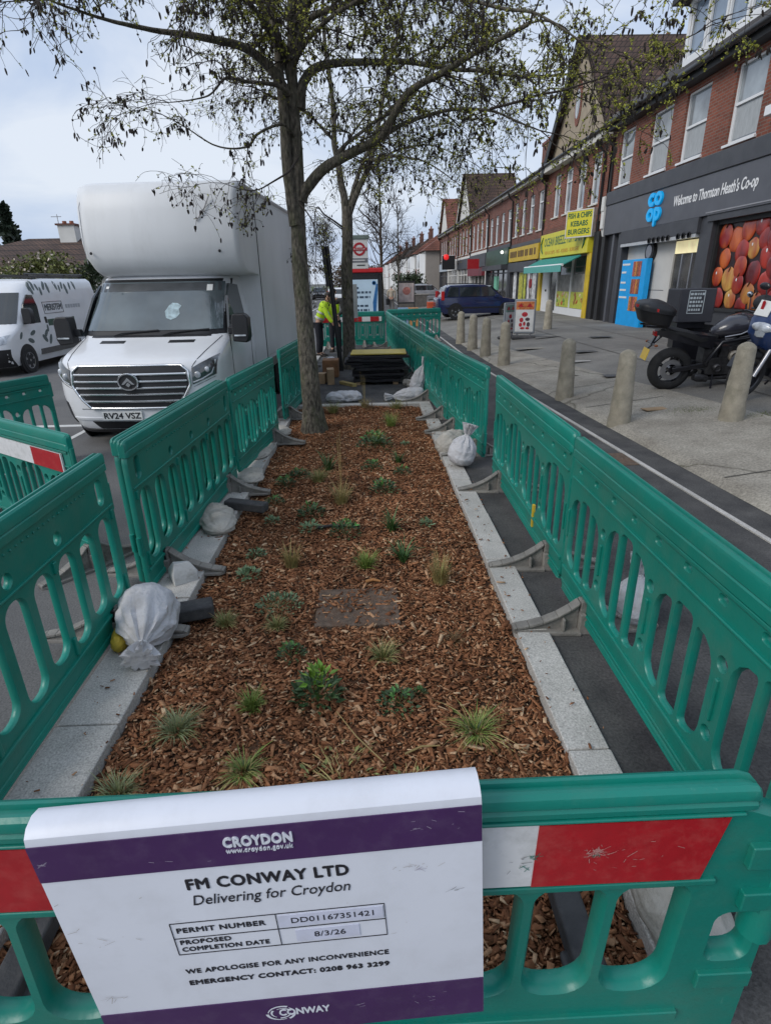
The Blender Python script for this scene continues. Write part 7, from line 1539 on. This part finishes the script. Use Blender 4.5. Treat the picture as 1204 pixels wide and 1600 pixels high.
for i, (x, y, lab) in enumerate(((.80, 10.9, 'pale broken stone against the right end of the mat stack'), (.72, 11.15, 'flat pale slab fragment leaning on the mat stack'), (.88, 11.7, 'rounded rubble beside the right end of the mat stack'))):
    b = MB(); s = (.14, .12, .17)[i]; b.ball((0, 0, s * .5), (s, s * .8, s * .7), 7, 4); b.v = [tuple(Vector(v) * (1 + .3 * noise.noise(Vector(v) * 9 + Vector((i + 40, 0, 0))))) for v in b.v]; o = b.build('broken_stone', CON); o.location = (x, y, 0); tag(o, lab, 'stone')
block('wedge_block', 'dark grey rubber wedge jutting into the bed from the left kerb', 'rubber block', (-1.14, 4.72, .03), (.40, .11, .08), -.35, RUBD, .015)
b = MB(); b.loft([[(-.08, -.09, 0), (.09, -.07, 0), (.085, .08, 0), (-.07, .085, 0)], [(-.085, -.075, .07), (.08, -.085, .085), (.095, .07, .05), (-.075, .08, .06)], [(-.06, -.02, .135), (.035, -.05, .15), (.06, .055, .10), (-.045, .06, .115)]]); o = b.build('white_chock', mat('chock_white', (.55, .55, .54), .8, .12, 8, bump=.4, dirt=.7, dcol=(.3, .28, .25), dscale=14), bevel=.008); o.location = (-1.33, 3.46, .03); o.rotation_euler = (.06, .08, .6); tag(o, 'white angular block on the left kerb at the end of the nested barriers', 'block')
block('rubber_block', 'dark rubber block under the big sandbag at the bed edge', 'rubber block', (-1.13, 3.02, .0), (.24, .13, .09), .3, RUBD, .015)
block('yellow_tie', 'yellow strap on the foot of the second right hand barrier', 'strap', (1.205, 3.92, .14), (.02, .03, .18), 0, mat('yellow_strap', (.55, .38, .03), .6), .003)
b = MB(); b.lathe([(.10, 0), (.09, .03), (.05, .05), (.02, .26), (.01, .30)], 14); o = b.build('marker_cone', mat('yellow_cone', (.55, .42, .03), .6, .2), smooth=40); o.location = (.93, 10.35, 0); tag(o, 'small yellow marker beside the upright sandbag', 'marker')
# ---------- stone bollards
BOL = mat('bollard_concrete', (.31, .28, .22), .95, .22, 7, bump=.9, bscale=70, dirt=.65, dcol=(.15, .145, .10), dscale=5, objv=.12)
def bollard(label, x, y, h=.98, lean=(0, 0)):
    b = MB(); z = fz(x); prof = [(.150, -.1)] + [(.148 - .042 * k / 13, (h - .08) * k / 13) for k in range(14)] + [(.100, h - .05), (.07, h - .022), (.03, h), (.002, h + .004)]
    b.lathe(prof, 24)
    b.v = [tuple(Vector(v) * 1.0 + Vector((v[0], v[1], 0)) * (.045 * noise.noise(Vector((v[0] * 9 + x, v[1] * 9 + y, v[2] * 7))) + .05 * noise.noise(Vector((v[0] * 30 + x, v[1] * 30, v[2] * 26 + y))) - (.16 if noise.noise(Vector((v[0] * 8 + x * 3, v[1] * 8, v[2] * 8 + y))) > .52 else 0))) for v in b.v]; o = b.build('bollard', BOL, smooth=50); o.location = (x, y, z); o.rotation_euler = (lean[0], lean[1], math.radians(22.5)); tag(o, label, 'bollard', 'concrete bollards along the forecourt')
for lab, x, y, h, ln in (('nearest concrete bollard, thick and pale, in front of the blue motorcycle', 4.59, 7.0, .98, (0, .03)), ('second concrete bollard from the right, standing alone near the kerb line', 3.36, 7.46, .98, (0, .0)), ('third bollard from the right, behind the second', 3.24, 9.39, .96, (0, -.01)), ('fourth bollard from the right, first of the receding row', 3.12, 13.42, .98, (0, 0)), ('bollard second in the receding row toward the off-roader', 3.04, 15.23, .98, (0, 0)), ('bollard third in the receding row toward the off-roader', 2.97, 16.83, .98, (0, .01)), ('bollard fourth in the receding row, just left of the off-roader tail', 2.92, 18.73, .98, (0, 0)), ('bollard standing alone in front of the fish bar', 6.06, 19.94, .95, (0, 0))): bollard(lab, x, y, h, ln)
# ---------- pavement signs
def a_sign(label, loc, rz, s=1, top=(.50, .16, .05), body=(.6, .6, .6)):
    t = thing('pavement_sign', label, 'sign', loc, rz); t.scale = (s,) * 3
    b = MB(); b.box(-.36, .36, -.22, .22, 0, .09); b.build('base', RUBD, t, bevel=.04)
    b = MB(); b.box(-.32, .32, -.035, .035, .16, 1.16); fr = b.build('frame', mat('grey_frame', (.22, .24, .26), .4), t, bevel=.03)
    for x in (-.2, .2): b = MB(); b.tube([(x, 0, .08), (x, 0, .18)], .03, 8); b.build('spring', STEEL, t)
    for sd in (-1, 1):
        b = MB(); b.box(-.27, .27, sd * .038 - .003, sd * .038 + .003, .22, 1.10); p = b.build('poster', mat('poster_white', (.62, .62, .60), .4, .1, 4), fr)
        b = MB(); b.box(-.265, .265, sd * .043 - .0015, sd * .043 + .0015, .86, 1.09); b.build('header', mat('poster_top_%d' % int(top[0] * 99), top, .5, .45, 14), p)
        rnd = random.Random(4); PR = mat('poster_red', (.42, .02, .03), .5, .4, 16); PD = mat('poster_dark', (.08, .04, .05), .5, .4, 16)
        for i, (cx, cz, w, h) in enumerate(((0, .72, .09, .07), (-.09, .56, .06, .07), (.09, .58, .07, .05), (-.11, .42, .05, .06), (.0, .45, .04, .06), (.12, .43, .05, .07), (-.05, .32, .07, .035), (.1, .32, .06, .035))): b = MB(); b.ball((cx, sd * .0425, cz), (w, .0022, h), 10, 6); b.build('picture', (PR, PR, PD)[i % 3], p, smooth=60)
        for cx in (-.13, .13): b = MB(); b.prism([(cx - .09, .93), (cx + .09, .93), (cx, 1.05)], sd * .046 - .001, sd * .046 + .001, lambda u, z, d: (u, d, z)); b.build('arrow', RED, p)
    return t
a_sign('grey framed pavement sign with orange top and red pictures, in front of the fish bar', (4.76, 18.06, fz(4.76)), math.radians(-16))
a_sign('pavement sign with a pale poster just behind the orange topped one', (4.42, 18.6, fz(4.42)), math.radians(42), .93, (.15, .25, .2))
# ---------- bus stop, shelter, posts
def black_post():
    t = thing('dark_post', 'leaning dark post with a slim sign box seen edge on, beside the second trunk', 'post', (-.66, 13.4, 0))
    b = MB(); b.tube([(0, 0, -.1), (-.10, 0, 1.3), (-.20, 0, 2.62)], .055, 12); b.build('pole', PIPE, t, smooth=60)
    b = MB(); b.obox((-.235, 0, 2.22), (.07, .5, .80), Matrix.Rotation(math.radians(-4.4), 3, 'Y')); b.build('sign_box', PIPE, t, bevel=.01)
black_post()
def bus_stop():
    t = thing('bus_stop_flag', 'bus stop flag with red roundel on a grey pole', 'sign', (-.45, 15.2, .10))
    GP = mat('grey_pole', (.30, .32, .32), .5, .1, 6)
    b = MB(); b.tube([(0, 0, 0), (0, 0, 2.85)], .045, 12); b.build('pole', GP, t, smooth=60)
    b = MB(); b.box(.06, .48, -.03, .03, 2.10, 2.76); f = b.build('flag', PLATEW, t, bevel=.006)
    b = MB(); b.box(.03, .51, -.05, .05, 2.76, 2.85); b.build('cap', mat('cap_green', (.16, .2, .18), .5), t, bevel=.01)
    cx, cz = .27, 2.54; DR = mat('roundel_red', (.42, .02, .03), .45)
    b = MB(); n = 28; b.loft([[(cx + r * math.cos(2 * math.pi * k / n), y, cz + r * math.sin(2 * math.pi * k / n)) for k in range(n)] for r, y in ((.15, -.030), (.15, -.036), (.10, -.036), (.10, -.030))], cap=False); b.build('roundel', DR, f)
    b = MB(); b.box(cx - .19, cx + .19, -.040, -.030, cz - .035, cz + .035); b.build('roundel_bar', DR, f)
    text('BUS STOP', .05, PLATEW, f, (cx, -.042, cz), w=.28)
    b = MB(); b.box(.065, .475, -.034, -.030, 2.24, 2.34); b.build('grey_strip', mat('strip_grey', (.2, .2, .22), .5), f)
    for z, w in ((2.29, .3),): b = MB(); b.box(.1, .1 + w, -.037, -.034, z - .012, z + .012); b.build('printed_line', PLATEW, f)
    for z, w in ((2.18, .2),): b = MB(); b.box(.2, .2 + w, -.035, -.030, z - .012, z + .012); b.build('printed_line', INKB, f)
    b = MB(); b.box(-.02, .18, -.055, -.05, .95, 1.75); b.build('timetable_case', GP, t)
bus_stop()
def shelter():
    t = thing('bus_shelter', 'bus shelter with red roof edge and blue white poster panel', 'bus shelter', (-.05, 29.6, 0))
    SR = mat('shelter_red', (.48, .012, .015), .4, .1)
    b = MB(); b.box(-1.1, .82, 0, 4.2, 2.30, 2.52); b.build('roof', SR, t, bevel=.05)
    b = MB(); b.box(-.95, .68, .06, 4.1, 2.22, 2.298); b.build('roof_frame', BLK, t)
    for x in (-1.0, .60):
        for y in (.1, 3.9): b = MB(); b.box(x, x + .14, y, y + .14, 0, 2.22); b.build('post', BLK, t)
    b = MB(); b.box(-.85, .59, .08, .2, .25, 2.2); c = b.build('poster_case', BLK, t)
    b = MB(); b.box(-.80, .54, .066, .079, .30, 2.0); p = b.build('poster', mat('poster_pale_blue', (.36, .47, .56), .35, .06, 2, emit=.12), c)
    b = MB(); b.box(-.8, .54, .068, .079, 2.02, 2.18); b.build('header', BLK, c)
    BK = mat('poster_ink', (.05, .08, .12), .5)
    for i, l in enumerate(('do', 'not', 'stop')): pass
    for z, x0, w in ((1.42, -.7, .9), (1.20, -.7, .85), (.80, -.7, .75), (.60, -.7, .8), (1.62, -.7, .3)):
        x = x0; rnd = random.Random(int(z * 100))
        while x < x0 + w: q = rnd.uniform(.06, .22); b = MB(); b.box(x, min(x + q, x0 + w), .060, .0655, z - .05, z + .05); b.build('printed_line', BK, p); x += q + .05
    b = MB(); b.prism([(.30, .35), (.42, .35), (.53, 1.55), (.53, 1.80), (.46, 1.80), (.28, .95)], .060, .0655, lambda u, z, d: (u, d, z)); b.build('blue_shape', mat('poster_blue', (.02, .13, .33), .5), p)
    b = MB(); b.lathe([(.10, -.003), (.10, .003), (.06, .003), (.06, -.003)], 20, (.36, .060, 1.84), 'Y'); b.build('ring_mark', MATS['poster_blue'], p)
    b = MB(); b.box(-.95, -.9, .3, 3.9, .3, 2.2); b.build('side_glass', GLASS, t)
    b = MB(); b.box(-.6, -.25, 1.0, 3.4, .45, .5); b.build('bench', RED, t)
shelter()
# ---------- small things along the far pavement
def far_bits():
    t = thing('display_frame', 'tall thin framed poster stand on the pavement right of the bus shelter', 'sign', (2.0, 31.5, 0)); t.scale = (.86, 1, 1.0); b = MB()
    b.box(-.52, -.47, -.03, .03, 0, 1.9); b.box(.47, .52, -.03, .03, 0, 1.9); b.box(-.469, .469, -.03, .03, 1.82, 1.9); b.box(-.469, .469, -.03, .03, .8, .86); b.build('frame', PIPE, t)
    b = MB(); b.box(-.46, .46, -.02, .0, .88, 1.8); p = b.build('poster', mat('poster_dim', (.42, .36, .34), .5, .4, 3), t); b = MB(); b.ball((.02, -.022, 1.42), (.24, .006, .2), 10, 6); b.build('picture', mat('poster_pink', (.42, .16, .13), .5, .4, 8), p)
    for i, (x, z, c, lab) in enumerate(((1.55, 0, (.22, .32, .45), 'blue and white crate stack left of the framed poster stand'), (2.0, 0, (.45, .22, .08), 'orange brown crate stack below the framed poster stand'))):
        t = thing('crate_stack', lab, 'crates', (x, 26.8, z)); 
        for k in range(3): b = MB(); b.box(-.22, .22, -.2, .2, .27 * k, .27 * k + .25); b.build('crate', mat('crate_%d%d' % (i, k), tuple(q * (1 - .2 * (k % 2)) for q in c), .7, .3, 8), t, bevel=.01)
    t = thing('garden_wall', 'low dark wall in front of the silver hatchback', 'wall', (3.2, 44, 0)); b = MB(); b.box(-1.0, 1.2, -.1, .1, 0, .95); b.build('wall', mat('dark_wall', (.12, .11, .10), .9, .2), t); b = MB(); b.box(-1.05, 1.25, -.14, .14, .951, 1.02); b.build('coping', CON, t)
    t = thing('trolley', 'orange red trolley beside the tail of the blue off-roader', 'trolley', (3.35, 30.5, .04)); b = MB(); b.box(-.35, .35, -.3, .3, .35, .85); b.build('basket', mat('orange_red', (.55, .09, .03), .6, .2), t, bevel=.02)
    for x in (-.3, .3):
        for y in (-.25, .25): b = MB(); b.lathe([(.07, -.02), (.07, .02)], 12, (x, y, .07), 'X'); b.build('wheel', TYRE, t); b = MB(); b.tube([(x, y, .1), (x, y, .36)], .015, 6); b.build('leg', STEEL, t)
    b = MB(); b.tube([(-.3, .25, .8), (-.3, .4, 1.1), (.3, .4, 1.1), (.3, .25, .8)], .018, 6); b.build('handle', STEEL, t)
    for i, (y, lab) in enumerate(((150, 'lamp post far down the left side of the street'), (95, 'tall lamp post beyond the bus shelter'))):
        x = (-9.9, 2.2)[i]; t = thing('lamp_post', lab, 'lamp post', (x, y, 0)); b = MB(); b.tube([(0, 0, 0), (0, 0, 7.5), (-.2, 0, 7.9), (-1.0, 0, 8.05)], [.10, .07, .05, .04], 8); b.build('pole', MATS['grey_pole'], t, smooth=60); b = MB(); b.box(-1.4, -.9, -.1, .1, 8.0, 8.1); b.build('lamp_head', STEEL, t)
far_bits()
# weeds and litter along the forecourt
GW = mat('moss_weed', (.13, .16, .03), .8, .4, 9, isl=.4)
rr = random.Random(12); b = MB()
for _ in range(1500):
    x, y = (4.42 + rr.gauss(0, .16), 7.62 + rr.gauss(0, .10)) if rr.random() < .45 else (4.75 + abs(rr.gauss(0, .8)), 7.05 + rr.gauss(0, .07))
    d = Vector((rr.gauss(0, .5), rr.gauss(0, .5), 1)).normalized(); e = d.orthogonal().normalized() * .005; l = rr.uniform(.012, .05); p = Vector((x, y, fz(x) + .018)); b.add([p - e, p + e, p + d * l], [(0, 1, 2)])
tag(b.build('weeds', GW, recalc=False), 'patchy yellow green weeds and moss round the foot of the nearest bollard', 'weeds', kind='stuff')
block('flat_board', 'pale flat broken board lying near the nearest bollard', 'board', (4.08, 7.9, fz(4.08) + .03), (.42, .16, .012), .2, TIMB, .002)
block('access_cover', 'grey metal access cover set in the footway tarmac', 'cover', (2.74, 6.0, -.002), (.30, .45, .010), 0, MATS['slab_grey'], .002)
# ================================================================ PEOPLE
HV = mat('hi_vis_yellow', (.42, .62, .02), .7, .15, 9, emit=.06); NAVY = mat('dark_trousers', (.012, .013, .02), .85, .3, 9, bump=.3); SKIN = mat('skin', (.42, .24, .17), .55, .08, 8); HAIR = mat('dark_hair', (.02, .014, .01), .7, .3, 20); REFL = mat('reflective_tape', (.55, .56, .55), .35, .05); DKJ = mat('dark_jacket', (.03, .03, .028), .85, .3, 9, bump=.3); BEIGE = mat('beige_coat', (.40, .34, .26), .85, .15, 8); BOOT = mat('boots', (.02, .015, .012), .8)
def skin_mesh(name, J, E, m, parent, sub=2):
    me = bpy.data.meshes.new(name); me.from_pydata([p for p, r in J], E, []); o = bpy.data.objects.new(name, me); COL.objects.link(o)
    md = o.modifiers.new('skin', 'SKIN'); md.use_smooth_shade = True
    for i, (p, r) in enumerate(J): v = me.skin_vertices[0].data[i]; v.radius = r if hasattr(r, '__len__') else (r, r); v.use_root = i == 0
    s = o.modifiers.new('sub', 'SUBSURF'); s.levels = s.render_levels = sub
    dg = bpy.context.evaluated_depsgraph_get(); ev = bpy.data.meshes.new_from_object(o.evaluated_get(dg)); ev.name = name; ev.materials.clear(); ev.materials.append(m)
    bpy.data.objects.remove(o); o = bpy.data.objects.new(name, ev); COL.objects.link(o); o.parent = parent; return o
def person(label, loc, rz, h=1.74, bend=0, top=HV, trousers=NAVY, hair=HAIR, armL=None, armR=None, tape=True, vest=False, strips=False):
    t = thing('person', label, 'person', loc, rz); s = h / 1.74; t.scale = (s,) * 3
    B = Matrix.Rotation(bend, 3, 'X')                                # lean forward (facing -y)
    hip = Vector((0, 0, .93))
    def up(p): return tuple(hip + B @ (Vector(p) - hip))
    armL = armL or [(-.215, 0, 1.42), (-.27, -.03, 1.14), (-.26, -.14, .90)]; armR = armR or [(-p[0], p[1], p[2]) for p in armL]
    hand = lambda a: [a[2], tuple(Vector(a[2]) + (Vector(a[2]) - Vector(a[1])).normalized() * .10)]
    J = [((0, 0, .95), (.135, .10)), (up((0, 0, 1.12)), (.135, .10)), (up((0, 0, 1.30)), (.155, .11)), (up((0, 0, 1.43)), (.13, .085)), (up((0, -.01, 1.50)), (.055, .055)), (up((0, -.02, 1.56)), (.06, .065)), (up((0, -.02, 1.64)), (.078, .095)), (up((0, -.01, 1.71)), (.062, .075)),
         ((-.095, 0, .86), (.085, .09)), ((-.105, -.02, .48), (.06, .06)), ((-.11, .02, .10), (.042, .045)), ((-.115, -.10, .035), (.042, .035)),
         ((.095, 0, .86), (.085, .09)), ((.105, -.02, .48), (.06, .06)), ((.11, .02, .10), (.042, .045)), ((.115, -.10, .035), (.042, .035))]
    E = [(0, 1), (1, 2), (2, 3), (3, 4), (4, 5), (5, 6), (6, 7), (0, 8), (8, 9), (9, 10), (10, 11), (0, 12), (12, 13), (13, 14), (14, 15)]
    for A in (armL, armR):
        k = len(J); J += [(up(A[0]), (.055, .055)), (up(A[1]), (.042, .042)), (up(A[2]), (.03, .03)), (up(hand(A)[1]), (.036, .02))]; E += [(3, k), (k, k + 1), (k + 1, k + 2), (k + 2, k + 3)]
    skin_mesh('body', J, E, SKIN, t)
    # fingers
    for A in (armL, armR):
        d = (Vector(A[2]) - Vector(A[1])).normalized(); o = Vector(A[2]) + d * .09; side = d.cross(Vector((0, 1, 0))).normalized()
        b = MB()
        for f, ln in ((-.027, .055), (-.009, .07), (.009, .066), (.027, .05)): p = o + Vector((0, 1, 0)) * f; b.tube([up(p), up(p + d * ln * .6 - side * .006), up(p + d * ln - side * .02)], [.009, .008, .006], 6)
        p = o - d * .05 - Vector((0, 1, 0)) * .028; b.tube([up(p), up(p + d * .03 - Vector((0, .02, 0))), up(p + d * .055 - Vector((0, .022, 0)))], [.011, .009, .007], 6); b.build('fingers', SKIN, t, smooth=60)
    G = .016
    Jt = [(up((0, 0, .92)), (.155, .12)), (up((0, 0, 1.12)), (.155, .12)), (up((0, 0, 1.30)), (.175, .13)), (up((0, 0, 1.44)), (.145, .10)), (up((0, -.005, 1.49)), (.075, .075))]; Et = [(0, 1), (1, 2), (2, 3), (3, 4)]
    if not vest:
        for A in (armL, armR): k = len(Jt); Jt += [(up(A[0]), (.075, .075)), (up(A[1]), (.06, .06)), (up(A[2]), (.047, .047))]; Et += [(3, k), (k, k + 1), (k + 1, k + 2)]
    skin_mesh('jacket', Jt, Et, top, t)
    if vest:
        for A in (armL, armR): skin_mesh('sleeve', [(up(A[0]), (.07, .07)), (up(A[1]), (.056, .056)), (up(A[2]), (.044, .044))], [(0, 1), (1, 2)], DKJ, t)
    Jr = [((0, 0, .95), (.15, .12))]; Er = []
    for sd in (-1, 1): k = len(Jr); Jr += [((sd * .095, 0, .84), (.10, .105)), ((sd * .105, -.02, .48), (.078, .08)), ((sd * .11, .015, .09), (.066, .068))]; Er += [(0, k), (k, k + 1), (k + 1, k + 2)]
    skin_mesh('trousers', Jr, Er, trousers, t)
    for sd in (-1, 1): b = MB(); b.loft([[(sd * .112 + x * .052, y, z) for x, z in ((-1, .0), (1, .0), (1, hh * .6), (.6, hh), (-.6, hh), (-1, hh * .6))] for y, hh in ((.075, .09), (.0, .12), (-.07, .08), (-.16, .06), (-.19, .04))]); b.build('boot', BOOT, t, bevel=.01)
    if tape:
        for z, rx, ry in ((1.05, .168, .132), (1.2, .178, .142)): b = MB(); b.loft([[up((rx * q * math.cos(a), ry * q * math.sin(a), z + dz)) for a in [2 * math.pi * k / 24 for k in range(24)]] for q, dz in ((1, -.025), (1.02, 0), (1, .025))], cap=False); b.build('reflective_band', REFL, t, smooth=60)
    if strips:
        Jv = [(up((0, 0, 1.0)), (.163, .128)), (up((0, 0, 1.12)), (.163, .128)), (up((0, 0, 1.30)), (.183, .138)), (up((0, 0, 1.42)), (.150, .110))]; skin_mesh('hi_vis_vest', Jv, [(0, 1), (1, 2), (2, 3)], HV, t)
    # face and hair
    c = (0, -.03, 1.645)
    b = MB(); b.ball(up((0, .012, 1.675)), (.088, .10, .085), 16, 10); b.build('hair', hair, t, smooth=70)
    b = MB(); b.tube([up((0, -.105, 1.66)), up((0, -.130, 1.628)), up((0, -.108, 1.618))], [.010, .017, .012], 8); b.build('nose', SKIN, t, smooth=70)
    for sd in (-1, 1):
        b = MB(); b.ball(up((sd * .033, -.102, 1.662)), .012, 8, 5); b.build('eye', HAIR, t, smooth=60)
        b = MB(); b.ball(up((sd * .088, -.01, 1.645)), (.014, .024, .034), 8, 6); b.build('ear', SKIN, t, smooth=60)
    b = MB(); b.tube([up((-.024, -.104, 1.597)), up((0, -.110, 1.594)), up((.024, -.104, 1.597))], [.004, .006, .004], 6); b.build('mouth', mat('lips', (.30, .12, .10), .5), t, smooth=60)
    return t
person('person in a hi-vis yellow jacket and dark trousers bending forward behind the near trunk', (-1.38, 16.3, -.02), math.radians(78), 1.74, math.radians(26), armL=[(-.215, 0, 1.42), (-.26, -.22, 1.24), (-.22, -.42, 1.12)])
person('person in dark clothes with a yellow hi-vis vest beside the black post', (-.98, 17.3, 0), math.radians(-10), 1.74, math.radians(6), top=DKJ, armL=[(-.215, 0, 1.42), (-.27, -.06, 1.16), (-.15, -.24, 1.04)], tape=False, strips=True)
t = person('person in a pale coat with a dark bag, far pavement right of the shelter', (1.55, 40, -.02), math.radians(170), 1.66, math.radians(4), top=BEIGE, trousers=mat('grey_trousers', (.15, .14, .13), .85), tape=False, hair=mat('grey_hair', (.5, .48, .45), .8))
o = thing('shoulder_bag', 'dark bag held by the person in the pale coat', 'bag', (1.28, 40, .45)); b = MB(); b.box(-.10, .10, -.16, .16, 0, .40); b.build('bag', BLK, o, bevel=.04); b = MB(); b.tube([(0, -.1, .39), (0, 0, .52), (0, .1, .39)], .012, 6); b.build('handle', BLK, o)
